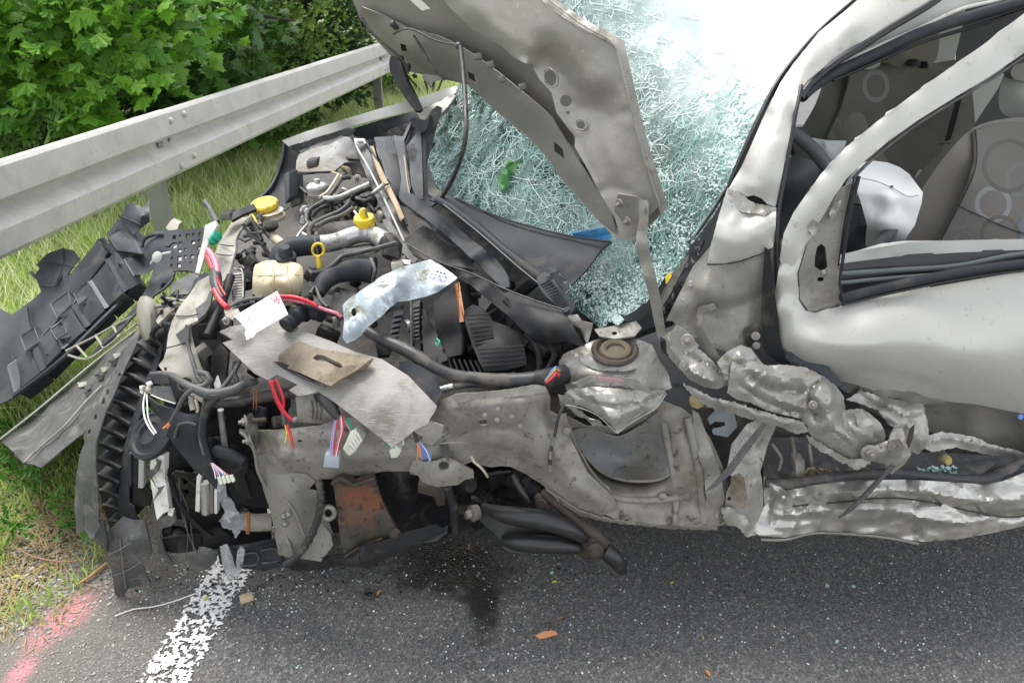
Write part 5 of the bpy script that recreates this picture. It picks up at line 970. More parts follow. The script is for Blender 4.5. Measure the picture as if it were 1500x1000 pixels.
# intake pipe
tube('rubber_intake_elbow', [(418, 392, 1.86), (408, 384, 1.86), (412, 372, 1.88), (426, 363, 1.91), (444, 360, 1.92), (470, 358, 1.93)], [22, 26, 30, 31, 30, 30], DARKP, CAR, res=18)
tube('aluminium_intake_pipe', [(466, 358, 1.93), (490, 355, 1.94), (515, 346, 1.96), (535, 342, 1.97), (550, 345, 1.96), (562, 352, 1.93), (576, 362, 1.9)], [27, 26, 26, 26, 26, 27, 27], ALU, CAR, res=20)
tube('hose_clamp', [(461, 347, 1.905), (462, 358, 1.9), (466, 372, 1.905)], 4, STEEL, CAR); tube('hose_clamp', [(563, 342, 1.885), (571, 352, 1.88), (566, 368, 1.88)], 5, STEEL, CAR)
tube('intake_joint', [(566, 352, 1.91), (575, 362, 1.89), (572, 378, 1.87)], [27, 30, 26], ENG, CAR, res=16)
# dipstick
dp = [P(466+8.5*math.cos(a), 366+9.5*math.sin(a), 1.80) for a in np.linspace(0, 6.2832, 30)]; vs, fs = tube_mesh(dp, [.0032]*30, 8); join('dipstick_ring', [(vs, fs)], YELLOW, CAR)
tube('dipstick_stem', [(466, 375, 1.8), (467, 383, 1.8), (468, 392, 1.8)], [6, 7, 8], YELLOW, CAR)
lathe('oil_cap', P(534, 326, 1.98), (0, -.2, 1), [(.022, -.03), (.024, -.012), (.028, -.010), (.029, .012), (.026, .018), (.012, .019), (.011, .036), (.006, .042)], YELLOW, CAR, 26)
panel('cylinder_head_cover', [(465, 335, 2.12), (480, 326, 2.14), (515, 322, 2.14), (548, 332, 2.12), (552, 344, 2.1), (520, 345, 2.1), (480, 356, 2.1), (466, 352, 2.1)], ENG, CAR, ctrl=[(510, 335, 2.08)], th=20, sp=6, amp=14)
# reservoir
RES = panel('coolant_tank', [(372, 392, 1.80), (378, 386, 1.81), (395, 381, 1.82), (425, 383, 1.81), (440, 388, 1.79), (444, 396, 1.78), (443, 420, 1.74), (438, 430, 1.73), (425, 437, 1.72), (400, 438, 1.72), (378, 435, 1.73), (370, 425, 1.75)], CREAM, CAR, smooth=True, ctrl=[(390, 392, 1.765), (430, 396, 1.745), (385, 415, 1.70), (405, 400, 1.735), (415, 415, 1.70), (432, 418, 1.705), (400, 388, 1.80)], th=90, sp=4.5, amp=2)
for q in ([(398, 384, 1.79), (401, 400, 1.728), (400, 416, 1.70), (404, 436, 1.71)], [(420, 386, 1.78), (421, 402, 1.725), (424, 418, 1.695), (424, 436, 1.71)], [(374, 404, 1.745), (400, 403, 1.722), (442, 402, 1.745)]): tube('tank_seam', q, 1.6, M('tank_seam', (.42, .36, .24), .5), RES)
lathe('tank_cap', P(419, 378, 1.83), (.1, -.3, 1), [(.024, -.02), (.026, 0), (.026, .008), (.018, .012), (.017, .03), (.012, .036)], DARKP, CAR, 20)
# hoses below the pipe
tube('radiator_hose', [(466, 430, 1.72), (474, 414, 1.75), (488, 402, 1.78), (508, 396, 1.8), (530, 394, 1.82), (548, 396, 1.82)], [20, 26, 30, 34, 38, 40], DARKP, CAR, res=18)
tube('clip_band', [(543, 378, 1.79), (549, 394, 1.775), (545, 412, 1.79)], 5, STEEL, CAR)
tube('black_pipe', [(458, 400, 1.78), (475, 396, 1.77), (490, 386, 1.78), (500, 376, 1.8), (520, 371, 1.82), (550, 364, 1.83), (580, 356, 1.85)], 7, RUBBER, CAR, res=10)
tube('black_pipe', [(455, 430, 1.7), (462, 420, 1.72), (470, 440, 1.68), (480, 450, 1.66)], 6, RUBBER, CAR)
slab('engine_cover', [(458, 392, 1.85), (500, 378, 1.87), (520, 384, 1.86), (516, 392, 1.84), (476, 402, 1.83)], (.02, .1, -.02), BLACKP, CAR, bev=.006)
slab('engine_cover', [(500, 366, 1.9), (545, 360, 1.92), (552, 372, 1.9), (505, 380, 1.88)], (.0, .1, -.02), ENG, CAR, bev=.006)
slab('sensor_box', [(572, 385, 1.84), (590, 385, 1.84), (592, 402, 1.82), (574, 400, 1.82)], (.0, .06, 0), BEIGEP, CAR, bev=.003); slab('barcode_label', [(589, 380, 1.86), (602, 381, 1.86), (601, 387, 1.85), (588, 386, 1.85)], (0, .001, 0), FOAM, CAR)
panel('engine_bracket', [(488, 425, 1.74), (494, 420, 1.76), (510, 424, 1.76), (525, 432, 1.74), (520, 450, 1.7), (500, 460, 1.68), (484, 450, 1.7)], BLACKP, CAR, th=6, sp=5, holes=[(495, 431, 4, 6)])
tube('corrugated_hose', [(418, 478, 1.62), (428, 468, 1.64), (440, 460, 1.66), (455, 456, 1.67), (472, 460, 1.66)], 23, DARKP, CAR, corr=150, res=14)
tube('corrugated_hose', [(430, 460, 1.66), (438, 448, 1.68), (452, 445, 1.69)], 18, BLACKP, CAR, corr=150, res=12)
clutter(26, 440, 600, 400, 480, lambda u, v: 1.92-(v-400)*.002, (ENG, BLACKP, ENG, GREYP, ALU), 10, 26)
clutter(22, 350, 460, 395, 470, lambda u, v: 1.92-(v-400)*.002, (BLACKP, ENG, BLACKP), 12, 26)
# radiator core edge
panel('radiator_edge', [(336, 396, 1.9), (340, 394, 1.9), (356, 398, 1.88), (354, 445, 1.75), (341, 445, 1.75)], GREYP, CAR, th=20, sp=5)
for k in range(11): slab('radiator_fin', [(341, 402+k*4, 1.86-.01*k), (354, 401+k*4, 1.86-.01*k), (354, 403+k*4, 1.86-.01*k), (341, 404+k*4, 1.86-.01*k)], (0, .01, 0), ALU, CAR)
tube('metal_loop', [(342, 394, 1.86), (353, 394, 1.86), (356, 400, 1.85), (356, 436, 1.76)], 3, STEEL, CAR)
tube('support_tube', [(338, 405, 1.82), (330, 430, 1.76), (318, 460, 1.70), (304, 492, 1.64)], 13, BLACKP, CAR, res=12)
# ---- cowl: rim, pleated filter, grille
panel('cowl_rim', [(518, 203, 2.72), (528, 204, 2.72), (540, 216, 2.66), (555, 245, 2.56), (572, 280, 2.42), (590, 320, 2.26), (600, 340, 2.2), (610, 372, 2.06), (604, 382, 2.04), (590, 366, 2.08), (574, 335, 2.2), (556, 300, 2.34), (542, 270, 2.46), (530, 240, 2.58), (522, 220, 2.66)], GREYP, CAR, ctrl=[(545, 250, 2.48), (575, 310, 2.24)], th=10, sp=5, amp=8, sc=14, jag=.4)
tube('cowl_rim_edge', [(520, 204, 2.7), (524, 218, 2.65), (540, 246, 2.53), (562, 290, 2.34), (582, 332, 2.17), (598, 368, 2.04)], 3.5, TRIM, CAR); tube('cowl_rim_edge', [(534, 205, 2.69), (548, 228, 2.6), (566, 262, 2.46), (586, 304, 2.3), (596, 330, 2.2)], 4, BUMPP, CAR)
slab('printed_label', [(520, 203, 2.68), (533, 203, 2.69), (536, 210, 2.66), (524, 211, 2.65)], (0, .001, 0), FOAM, CAR); slab('printed_text', [(523, 206, 2.665), (532, 206, 2.67), (533, 209, 2.655), (524, 209.5, 2.65)], (0, .001, 0), SEAL, CAR)
panel('filter_sealant', [(541, 214, 2.66), (547, 214, 2.66), (552, 232, 2.58), (566, 262, 2.45), (582, 295, 2.3), (592, 318, 2.22), (588, 322, 2.2), (572, 290, 2.32), (554, 252, 2.48)], TAN, CAR, th=8, sp=4, amp=6, sc=30)
panel('cabin_filter', [(548, 201, 2.70), (578, 199, 2.72), (583, 230, 2.60), (590, 268, 2.45), (590, 290, 2.38), (580, 286, 2.38), (566, 258, 2.48), (552, 222, 2.62)], SEAL, CAR, th=30, sp=8)
for k in range(13):
    t = k/12; a = np.array((549+28*t, 202-2*t)); b_ = np.array((567+22*t*.98, 262+24*t if t < .5 else 274+14*t)); ya, yb = 2.69, 2.44
    tube('filter_pleat', [(a[0], a[1], ya), ((a[0]+b_[0])/2+1, (a[1]+b_[1])/2, (ya+yb)/2), (b_[0], b_[1], yb)], 1.5, FILTER, CAR, res=5)
panel('cowl_frame', [(576, 198, 2.68), (590, 200, 2.66), (600, 178, 2.72), (604, 178, 2.72), (592, 206, 2.64), (596, 240, 2.50), (602, 276, 2.36), (594, 290, 2.32), (584, 290, 2.34), (588, 262, 2.42), (582, 225, 2.56)], BUMPP, CAR, th=12, sp=5)
panel('cowl_frame', [(596, 214, 2.62), (606, 200, 2.66), (616, 190, 2.7), (618, 225, 2.56), (620, 292, 2.3), (610, 290, 2.3), (602, 270, 2.38), (600, 240, 2.5)], BUMPP, CAR, th=8, sp=5, amp=4)
panel('cowl_frame', [(603, 172, 2.76), (622, 176, 2.76), (632, 168, 2.78), (624, 190, 2.7), (604, 210, 2.66), (598, 212, 2.66), (590, 206, 2.68), (594, 190, 2.72)], DARKP, CAR, th=6, sp=5, amp=10, jag=.5)
for k in range(7): tube('grille_slot', [(594+k*2.3, 214-k*.8, 2.6), (593+k*2.2, 236-k*.8, 2.52)], 1.1, SEAL, CAR, res=5)
tube('sealant_bead', [(588, 212, 2.62), (593, 235, 2.52), (596, 262, 2.4), (600, 284, 2.32)], 1.8, TAN, CAR, res=6)
panel('cowl_panel', [(620, 190, 2.72), (626, 200, 2.68), (622, 250, 2.48), (628, 290, 2.34), (640, 296, 2.3), (632, 302, 2.28), (618, 294, 2.3)], DARKP, CAR, th=6, sp=6)
panel('cowl_panel', [(622, 200, 2.72), (640, 186, 2.78), (632, 215, 2.68), (626, 240, 2.56), (640, 275, 2.44), (662, 300, 2.3), (646, 300, 2.28), (628, 285, 2.36), (618, 250, 2.48)], GREYP, CAR, th=6, sp=6, amp=8)
panel('cowl_strip', [(585, 290, 2.22), (592, 283, 2.24), (604, 284, 2.22), (620, 294, 2.18), (650, 318, 2.08), (690, 350, 1.96), (722, 375, 1.88), (742, 400, 1.80), (746, 420, 1.76), (738, 422, 1.76), (726, 412, 1.78), (700, 388, 1.86), (660, 350, 1.97), (620, 318, 2.08), (598, 302, 2.15)], DARKP, CAR, ctrl=[(640, 325, 2.0), (700, 372, 1.84), (610, 300, 2.12)], th=14, sp=6, smooth=True)
tube('wiper_arm', [(640, 293, 2.22), (660, 304, 2.14), (700, 334, 2.0), (740, 368, 1.88), (780, 398, 1.78), (800, 412, 1.74)], [9, 13, 15, 15, 16, 17], DARKP, CAR, res=10)
panel('wiper_arm_head', [(786, 408, 1.72), (800, 398, 1.73), (812, 410, 1.70), (832, 435, 1.66), (842, 448, 1.64), (838, 458, 1.63), (828, 460, 1.63), (815, 448, 1.65), (796, 430, 1.68)], DARKP, CAR, th=14, sp=5, smooth=True)
for k in range(11):
    u, v = 800+k*2.7, 414+k*3.5; tube('arm_rib', [(u-8, v+3, 1.70-.006*k), (u+7, v-4, 1.70-.006*k)], 1.6, BLACKP, CAR, res=5)
tube('wiper_blade', [(650, 300, 2.06), (700, 340, 1.92), (760, 392, 1.78), (800, 424, 1.70)], 4, SEAL, CAR)
panel('cowl_cover', [(628, 292, 2.26), (650, 284, 2.3), (668, 290, 2.26), (700, 306, 2.14), (740, 322, 2.02), (790, 336, 1.90), (840, 348, 1.82), (895, 354, 1.72), (880, 366, 1.72), (866, 386, 1.70), (850, 405, 1.68), (836, 418, 1.67), (828, 408, 1.70), (818, 398, 1.72), (808, 400, 1.72), (796, 414, 1.72), (770, 392, 1.80), (730, 362, 1.90), (690, 330, 2.02), (655, 302, 2.16)],
      DARKP, CAR, ctrl=[(750, 350, 1.90), (820, 370, 1.76), (850, 362, 1.76), (700, 320, 2.04), (850, 385, 1.70)], th=5, sp=7, amp=4)
tube('cover_edge', [(668, 290, 2.24), (700, 305, 2.12), (740, 321, 2.0), (790, 335, 1.88), (840, 347, 1.80), (893, 354, 1.70)], 3, BLACKP, CAR)
panel('torn_cover_fibres', [(800, 408, 1.71), (812, 398, 1.71), (826, 408, 1.69), (834, 420, 1.67), (826, 428, 1.67), (812, 424, 1.69), (802, 416, 1.70)], SEAL, CAR, th=3, sp=3, amp=10, sc=30, jag=1.5)
panel('scuttle_panel', [(568, 345, 2.12), (576, 342, 2.12), (598, 360, 2.04), (640, 384, 1.94), (690, 402, 1.86), (740, 425, 1.76), (790, 444, 1.68), (828, 456, 1.62), (838, 475, 1.58), (850, 498, 1.56), (858, 508, 1.555), (846, 506, 1.56), (830, 500, 1.58), (800, 502, 1.60), (778, 494, 1.62), (762, 480, 1.66), (744, 462, 1.70), (716, 440, 1.76), (690, 418, 1.82), (650, 396, 1.88), (610, 376, 1.98), (582, 358, 2.06)],
      BLACKP, CAR, ctrl=[(700, 420, 1.78), (780, 460, 1.63), (800, 480, 1.585), (830, 485, 1.57), (650, 392, 1.88), (760, 470, 1.68)], th=4, sp=6, amp=16, sc=12)
tube('scuttle_edge', [(576, 341, 2.1), (598, 358, 2.02), (640, 382, 1.92), (690, 400, 1.84), (740, 423, 1.74), (790, 442, 1.66), (828, 454, 1.61)], 2.2, GREYP, CAR)
panel('scuttle_dirt_plate', [(590, 350, 2.14), (620, 330, 2.14), (650, 345, 2.08), (690, 378, 1.94), (700, 396, 1.88), (650, 386, 1.96), (615, 372, 2.04)], ENG, CAR, th=5, sp=6, amp=12)
panel('rust_bracket', [(560, 322, 2.14), (568, 318, 2.14), (585, 345, 2.06), (604, 372, 1.98), (612, 380, 1.96), (606, 386, 1.94), (590, 372, 1.98), (574, 348, 2.04)], GREYP, CAR, th=5, sp=4, amp=10, sc=20, jag=.8)
lathe('wiper_pivot', P(831, 458, 1.62), (-.3, -.6, .8), [(.012, 0), (.013, .006), (.008, .008), (.007, .016)], DARKP, CAR, 14)
panel('wiper_motor_bracket', [(832, 462, 1.60), (846, 460, 1.60), (852, 470, 1.59), (868, 474, 1.58), (866, 486, 1.58), (860, 504, 1.57), (856, 496, 1.58), (850, 480, 1.59), (836, 476, 1.6)], STEEL, CAR, th=4, sp=4, amp=8, sc=20)
panel('cowl_end', [(870, 482, 1.64), (905, 476, 1.64), (932, 470, 1.64), (940, 480, 1.62), (930, 492, 1.6), (900, 496, 1.6), (878, 492, 1.61)], PAINT_IN, CAR, th=5, sp=5, amp=10, sc=16, holes=[(900, 488, 4, 2.5)])
# ---- battery box / air box, ribs
slab('battery_box', [(632, 445, 1.86), (668, 412, 1.90), (680, 480, 1.74), (678, 520, 1.66), (650, 526, 1.64), (640, 500, 1.70)], (.03, .22, -.02), BLK, CAR, bev=.006)
slab('orange_strip', [(667, 416, 1.84), (670, 414, 1.84), (673, 438, 1.80), (679, 471, 1.73), (673, 472, 1.73), (670, 450, 1.77)], (.004, .01, 0), ORANGE, CAR)
panel('air_duct', [(680, 454, 1.74), (692, 446, 1.78), (706, 450, 1.76), (718, 462, 1.74), (722, 470, 1.72), (745, 478, 1.70), (764, 492, 1.68), (770, 520, 1.62), (772, 534, 1.60), (740, 542, 1.58), (710, 544, 1.58), (702, 530, 1.6), (690, 500, 1.66), (682, 475, 1.7)], BLK, CAR, ctrl=[(740, 500, 1.62), (700, 470, 1.70), (730, 520, 1.6)], th=30, sp=7)
for k in range(13): tube('duct_rib', [(683+k*1.8, 462+k*6, 1.70-k*.008), (716+k*1.2, 460+k*5.6, 1.70-k*.009)] if k < 8 else [(700+(k-8)*2, 512+(k-8)*6.2, 1.585), (768+(k-8)*.6, 506+(k-8)*6.2, 1.585)], 2.6, BLACKP, CAR, res=6)
for k in range(8): tube('duct_rib', [(640+k*8, 524+k*.6, 1.62), (646+k*9, 546+k*1.0, 1.58)], 3, BLACKP, CAR, res=6)
panel('slatted_case', [(608, 440, 1.84), (616, 438, 1.84), (616, 510, 1.66), (606, 530, 1.62), (602, 530, 1.62), (603, 470, 1.78)], BLK, CAR, th=20, sp=6)
tube('slat_post', [(602, 442, 1.80), (602.5, 480, 1.72), (603, 525, 1.62)], 3.5, GREYP, CAR)
for k in range(13): slab('slat', [(604, 448+k*6, 1.80-k*.012), (614, 446+k*6, 1.80-k*.012), (614, 449+k*6, 1.79-k*.012), (604, 451+k*6, 1.79-k*.012)], (0, .03, 0), GREYP, CAR)
panel('slatted_case', [(560, 465, 1.76), (580, 450, 1.80), (592, 446, 1.82), (586, 480, 1.74), (572, 520, 1.64), (556, 520, 1.62), (552, 500, 1.67)], BLACKP, CAR, th=10, sp=6, amp=8)
for k in range(7): slab('slat', [(576-k*1.5, 460+k*8, 1.76-k*.016), (590-k*1.5, 458+k*8, 1.76-k*.016), (589-k*1.5, 461+k*8, 1.75-k*.016), (576-k*1.5, 464+k*8, 1.75-k*.016)], (0, .02, 0), DARKP, CAR)
panel('torn_rack', [(618, 452, 1.80), (622, 450, 1.80), (636, 480, 1.72), (648, 510, 1.64), (655, 528, 1.60), (640, 534, 1.6), (624, 530, 1.62), (618, 500, 1.68)], BLACKP, CAR, th=8, sp=4, jag=1.6, amp=6)
tube('green_clip', [(640, 496, 1.62), (644, 500, 1.61), (642, 507, 1.6), (638, 503, 1.61)], 3, GREENP, CAR)
clutter(28, 690, 840, 410, 560, lambda u, v: 2.0-(v-410)*.0024, (BLK, BLACKP, BLK, ENG), 16, 40, 'engine_casting')
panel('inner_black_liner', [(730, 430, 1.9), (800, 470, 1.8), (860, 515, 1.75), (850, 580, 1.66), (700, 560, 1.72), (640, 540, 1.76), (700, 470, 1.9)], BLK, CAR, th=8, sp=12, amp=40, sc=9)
for q in ([(770, 490, 1.66), (785, 505, 1.62), (790, 530, 1.6), (788, 556, 1.58)], [(805, 505, 1.62), (812, 520, 1.6), (800, 545, 1.58)], [(740, 440, 1.74), (760, 460, 1.70), (790, 470, 1.68)]): tube('dark_hose', q, 9, BLK, CAR)
# ---- fat loom across the bay
tube('main_loom', [(535, 482, 1.66), (555, 495, 1.63), (585, 508, 1.60), (615, 524, 1.57), (645, 542, 1.545), (675, 551, 1.535), (720, 556, 1.53), (770, 557, 1.53), (810, 552, 1.54)], [13, 18, 20, 20, 18, 18, 20, 24, 26], RUBBER, CAR, res=14)
tube('loom_sleeve', [(786, 556, 1.525), (800, 554, 1.525), (828, 548, 1.55)], [28, 29, 30], BLACKP, CAR, res=16)
for i, (m_, dv) in enumerate(((WIRE_R, 0), (WIRE_P, 3), (WIRE_Y, -3), (WIRE_BL, -6), (WIRE_R, 6))): tube('wire', [(798, 560+dv*.4, 1.505), (808, 549+dv, 1.50), (814, 543+dv, 1.505), (820, 546+dv, 1.52)], 2.4, m_, CAR, res=6)
tube('loom_branch', [(640, 572, 1.52), (665, 566, 1.52), (700, 562, 1.53), (760, 568, 1.53)], [8, 10, 12, 12], RUBBER, CAR)
tube('foil_tape', [(640, 572, 1.515), (652, 568, 1.515), (664, 565, 1.515)], 9, M('foil_tape', (.5, .5, .5), .35, .8, bump=((60, .8),)), CAR)
tube('wire', [(630, 590, 1.5), (638, 580, 1.5), (645, 572, 1.51)], 4, WIRE_R, CAR)
# red cables
tube('red_cable', [(304, 366, 1.86), (312, 376, 1.84), (318, 392, 1.80), (318, 402, 1.78)], 9, WIRE_P, CAR); tube('red_cable', [(303, 372, 1.86), (308, 384, 1.83), (314, 398, 1.79)], 8, WIRE_R, CAR)
tube('taped_loom', [(315, 396, 1.80), (316, 408, 1.77), (318, 422, 1.73), (326, 438, 1.69)], [14, 18, 14, 10], RUBBER, CAR)
tube('red_cable', [(314, 424, 1.70), (319, 434, 1.68), (326, 444, 1.66), (333, 450, 1.64)], 8, WIRE_R, CAR); tube('red_cable', [(318, 404, 1.74), (322, 418, 1.72), (330, 432, 1.69)], 3, WIRE_R, CAR)
tube('red_cable', [(408, 434, 1.66), (430, 435, 1.65), (448, 440, 1.645), (464, 448, 1.64)], 6, WIRE_R, CAR); tube('red_cable', [(410, 438, 1.66), (430, 440, 1.65), (446, 444, 1.645)], 4, WIRE_P, CAR)
tube('red_cable', [(466, 449, 1.63), (478, 454, 1.63), (492, 458, 1.62), (500, 464, 1.62)], 5, WIRE_P, CAR)
tube('taped_loom', [(440, 444, 1.66), (458, 450, 1.655), (480, 456, 1.645), (505, 466, 1.63), (520, 474, 1.63)], [7, 9, 9, 8, 8], DARKP, CAR)
tube('grey_wire_loom', [(330, 455, 1.64), (345, 444, 1.66), (365, 438, 1.67), (385, 436, 1.67)], 6, GREYP, CAR); tube('grey_wire_loom', [(330, 462, 1.63), (348, 450, 1.65), (372, 443, 1.66)], 4, DARKP, CAR)
hexbolt(P(332, 469, 1.6), (-.5, -.8, .4), .008, STEEL, CAR)
panel('loom_bracket', [(328, 452, 1.64), (345, 446, 1.66), (352, 458, 1.63), (340, 468, 1.61), (330, 462, 1.62)], BEIGEP, CAR, th=4, sp=4, amp=8)
# ================= near side metal =================
FR = panel('frame_rail', [(350, 630, 1.52), (370, 632, 1.51), (420, 628, 1.50), (470, 622, 1.50), (485, 617, 1.50), (520, 610, 1.50), (620, 600, 1.50), (650, 584, 1.49), (668, 576, 1.49), (700, 574, 1.49), (735, 571, 1.50), (760, 567, 1.50), (790, 563, 1.51), (800, 567, 1.51), (806, 580, 1.52), (806, 600, 1.53), (816, 606, 1.53), (830, 605, 1.53), (835, 640, 1.52), (860, 690, 1.50), (900, 730, 1.49), (905, 745, 1.49), (880, 757, 1.50), (852, 750, 1.505), (835, 742, 1.51), (815, 728, 1.51), (795, 710, 1.52), (770, 694, 1.52), (750, 684, 1.51), (735, 682, 1.51), (718, 684, 1.51), (700, 680, 1.51), (690, 676, 1.50), (660, 690, 1.48), (620, 690, 1.485), (560, 690, 1.49), (545, 694, 1.49), (495, 700, 1.485), (462, 702, 1.49), (448, 695, 1.50), (455, 720, 1.51), (465, 722, 1.51), (470, 740, 1.51), (480, 760, 1.52), (488, 780, 1.52), (475, 812, 1.50), (430, 818, 1.50), (408, 812, 1.51), (402, 780, 1.52), (395, 740, 1.53), (385, 710, 1.54), (376, 670, 1.54), (365, 648, 1.53)],
      RAILMET, CAR, ctrl=[(400, 650, 1.49), (450, 640, 1.475), (500, 640, 1.47), (560, 640, 1.468), (620, 640, 1.47), (410, 672, 1.465), (500, 672, 1.46), (600, 668, 1.462), (430, 686, 1.495), (520, 684, 1.49), (600, 682, 1.488), (440, 740, 1.50), (420, 770, 1.49), (460, 780, 1.50), (700, 600, 1.47), (760, 590, 1.475), (700, 630, 1.485), (690, 650, 1.51), (740, 655, 1.51), (735, 630, 1.49), (780, 640, 1.48), (800, 680, 1.485), (840, 720, 1.48), (790, 610, 1.49), (820, 650, 1.49), (665, 600, 1.465), (670, 640, 1.48), (390, 690, 1.52)],
      th=5, sp=4.2, k='lin', amp=11, sc=9, rel=1.1, sm=2, cr=[([(380, 652), (450, 656), (560, 650), (640, 648)], -9, 5), ([(400, 678), (500, 672), (600, 668), (650, 664)], 12, 6), ([(662, 642), (700, 628), (745, 628), (772, 642)], -22, 5), ([(672, 655), (710, 648), (750, 650)], 9, 6), ([(680, 594), (740, 590), (802, 582)], 9, 4), ([(795, 620), (830, 690), (882, 742)], 12, 6), ([(735, 665), (780, 682), (830, 718), (880, 748)], -9, 4), ([(812, 608), (802, 650), (812, 690)], -9, 4), ([(676, 580), (680, 620), (678, 660)], -7, 3), ([(820, 640), (850, 700), (900, 735)], -8, 5), ([(395, 640), (480, 634), (560, 630)], 7, 4)], holes=[(439, 646, 4, 2.2), (427, 684, 2.5, 1.5), (708, 619, 7, 4.5), (775, 635, 3, 1.5)], ang=50, jag=.3)
panel('frame_rail_flange', [(655, 584, 1.482), (668, 577, 1.48), (700, 575, 1.478), (740, 571, 1.485), (786, 563, 1.495), (800, 566, 1.495), (800, 575, 1.49), (760, 580, 1.48), (700, 584, 1.475), (660, 592, 1.475)], PAINT_IN, FR, th=3, sp=5, amp=8, sc=20, jag=.7)
for (u, v) in ((750, 610), (729, 599), (728, 615), (710, 608), (762, 624), (560, 650), (600, 645)): lathe('spot_weld', P(u, v, 1.462), (0, -1, .3), [(.005, -.003), (.0055, 0), (.003, .0006)], RAILMET, FR, 12)
panel('rail_plate', [(376, 668, 1.515), (400, 660, 1.505), (415, 690, 1.50), (448, 694, 1.49), (462, 706, 1.49), (452, 716, 1.50), (470, 722, 1.50), (476, 735, 1.51), (462, 730, 1.51), (466, 760, 1.51), (484, 780, 1.51), (488, 798, 1.50), (470, 822, 1.48), (420, 815, 1.49), (400, 760, 1.50), (385, 715, 1.51)], PAINT_IN, CAR, ctrl=[(420, 720, 1.475), (440, 760, 1.48), (440, 800, 1.48)], th=4, sp=6, amp=7, sc=12)
tube('plate_edge', [(352, 632, 1.50), (366, 645, 1.49), (373, 662, 1.495), (378, 690, 1.50), (392, 720, 1.505), (408, 760, 1.50), (425, 800, 1.48), (432, 822, 1.47)], 5, PAINT_IN, CAR)
tube('plate_edge', [(416, 728, 1.48), (432, 750, 1.475), (444, 780, 1.47), (456, 800, 1.47)], 3, RAILMET, CAR)
for (u, v) in ((415, 757), (417, 768), (422, 754)): lathe('weld_blob', P(u, v, 1.475), (0, -1, .3), [(.009, -.003), (.006, .002), (.002, .004)], STEEL, CAR, 8)
# bolts and flange on the left end
panel('bumper_mount_plate', [(358, 612, 1.50), (366, 605, 1.50), (374, 622, 1.49), (378, 650, 1.49), (372, 664, 1.50), (362, 648, 1.50)], GREYP, CAR, th=8, sp=4, amp=5)
hexbolt(P(360, 617, 1.48), (-.9, -.5, .1), .011, STEEL, CAR); hexbolt(P(366, 645, 1.47), (-.9, -.5, .1), .011, STEEL, CAR)
tube('stud', [(368, 616, 1.49), (380, 615, 1.50), (390, 614, 1.50)], 7, RUSTY, CAR)
panel('brass_plate', [(433, 582, 1.56), (460, 578, 1.56), (488, 600, 1.54), (490, 616, 1.53), (470, 620, 1.53), (436, 618, 1.54)], BEIGEP, CAR, ctrl=[(465, 600, 1.53)], th=5, sp=5, amp=10, sc=16)
for u in (455, 461, 467): tube('plate_ridge', [(u, 586, 1.545), (u+2, 600, 1.53), (u+1, 614, 1.53)], 3, BEIGEP, CAR)
# rusty bracket and pieces below the rail
RB = panel('rusty_bracket', [(487, 702, 1.475), (500, 697, 1.47), (520, 706, 1.47), (530, 702, 1.47), (548, 697, 1.47), (552, 712, 1.475), (560, 735, 1.48), (575, 765, 1.48), (588, 790, 1.475), (578, 792, 1.475), (560, 788, 1.48), (530, 800, 1.475), (508, 820, 1.46), (500, 800, 1.47), (494, 750, 1.48)], RUST, CAR, ctrl=[(520, 730, 1.475), (530, 770, 1.47)], th=12, sp=6, amp=6)
lathe('rust_lug', P(578, 782, 1.47), (0, -1, .4), [(.014, -.01), (.015, 0), (.008, .006)], RUSTY, CAR, 14); tube('rust_edge', [(488, 708, 1.462), (500, 700, 1.455), (518, 710, 1.458), (534, 705, 1.458), (549, 700, 1.46)], 8, RUSTY, CAR); tube('rust_edge', [(505, 815, 1.455), (530, 800, 1.462), (560, 788, 1.47)], 5, RUSTY, CAR)
panel('engine_mount', [(555, 694, 1.58), (600, 688, 1.58), (612, 700, 1.57), (614, 720, 1.57), (606, 740, 1.56), (592, 752, 1.55), (578, 745, 1.56), (570, 725, 1.57)], BLK, CAR, smooth=True, ctrl=[(590, 715, 1.50)], th=60, sp=6, amp=12, sc=20)
panel('tow_bracket', [(606, 670, 1.47), (620, 676, 1.465), (640, 674, 1.455), (655, 668, 1.455), (670, 676, 1.455), (684, 684, 1.46), (694, 690, 1.465), (694, 700, 1.465), (682, 702, 1.46), (670, 710, 1.45), (640, 713, 1.445), (618, 706, 1.455), (612, 696, 1.465), (600, 694, 1.47), (600, 688, 1.47)], RAILMET, CAR, ctrl=[(645, 700, 1.43), (640, 685, 1.445), (625, 690, 1.45)], th=8, sp=4.5, amp=3, holes=[(650, 682, 8.5, 6.5)])
panel('tow_hole_back', [(638, 672, 1.50), (664, 672, 1.50), (664, 694, 1.50), (638, 694, 1.50)], SEAL, CAR, th=4)
tube('bent_wire', [(628, 652, 1.46), (650, 649, 1.45), (680, 649, 1.45), (684, 653, 1.455)], 3, STEEL, CAR); tube('bent_wire', [(690, 668, 1.46), (694, 676, 1.455), (704, 684, 1.455), (712, 694, 1.46), (714, 698, 1.47)], 4, NECK, CAR)
panel('torn_lug', [(644, 652, 1.455), (655, 650, 1.455), (660, 664, 1.455), (656, 676, 1.45), (648, 668, 1.455)], GREYP, CAR, th=5, sp=3, amp=8, jag=.8)
slab('mount_foot', [(612, 710, 1.50), (650, 712, 1.49), (654, 722, 1.49), (652, 740, 1.50), (640, 742, 1.50), (636, 728, 1.5), (612, 722, 1.5)], (0, .06, 0), RUSTY, CAR, bev=.003)
tube('drop_link', [(656, 714, 1.48), (664, 740, 1.49), (666, 760, 1.50), (667, 780, 1.50)], 13, ARM, CAR, res=10)
tube('exhaust_bush', [(672, 712, 1.52), (684, 710, 1.50), (690, 710, 1.49)], 22, BLK, CAR, res=18)
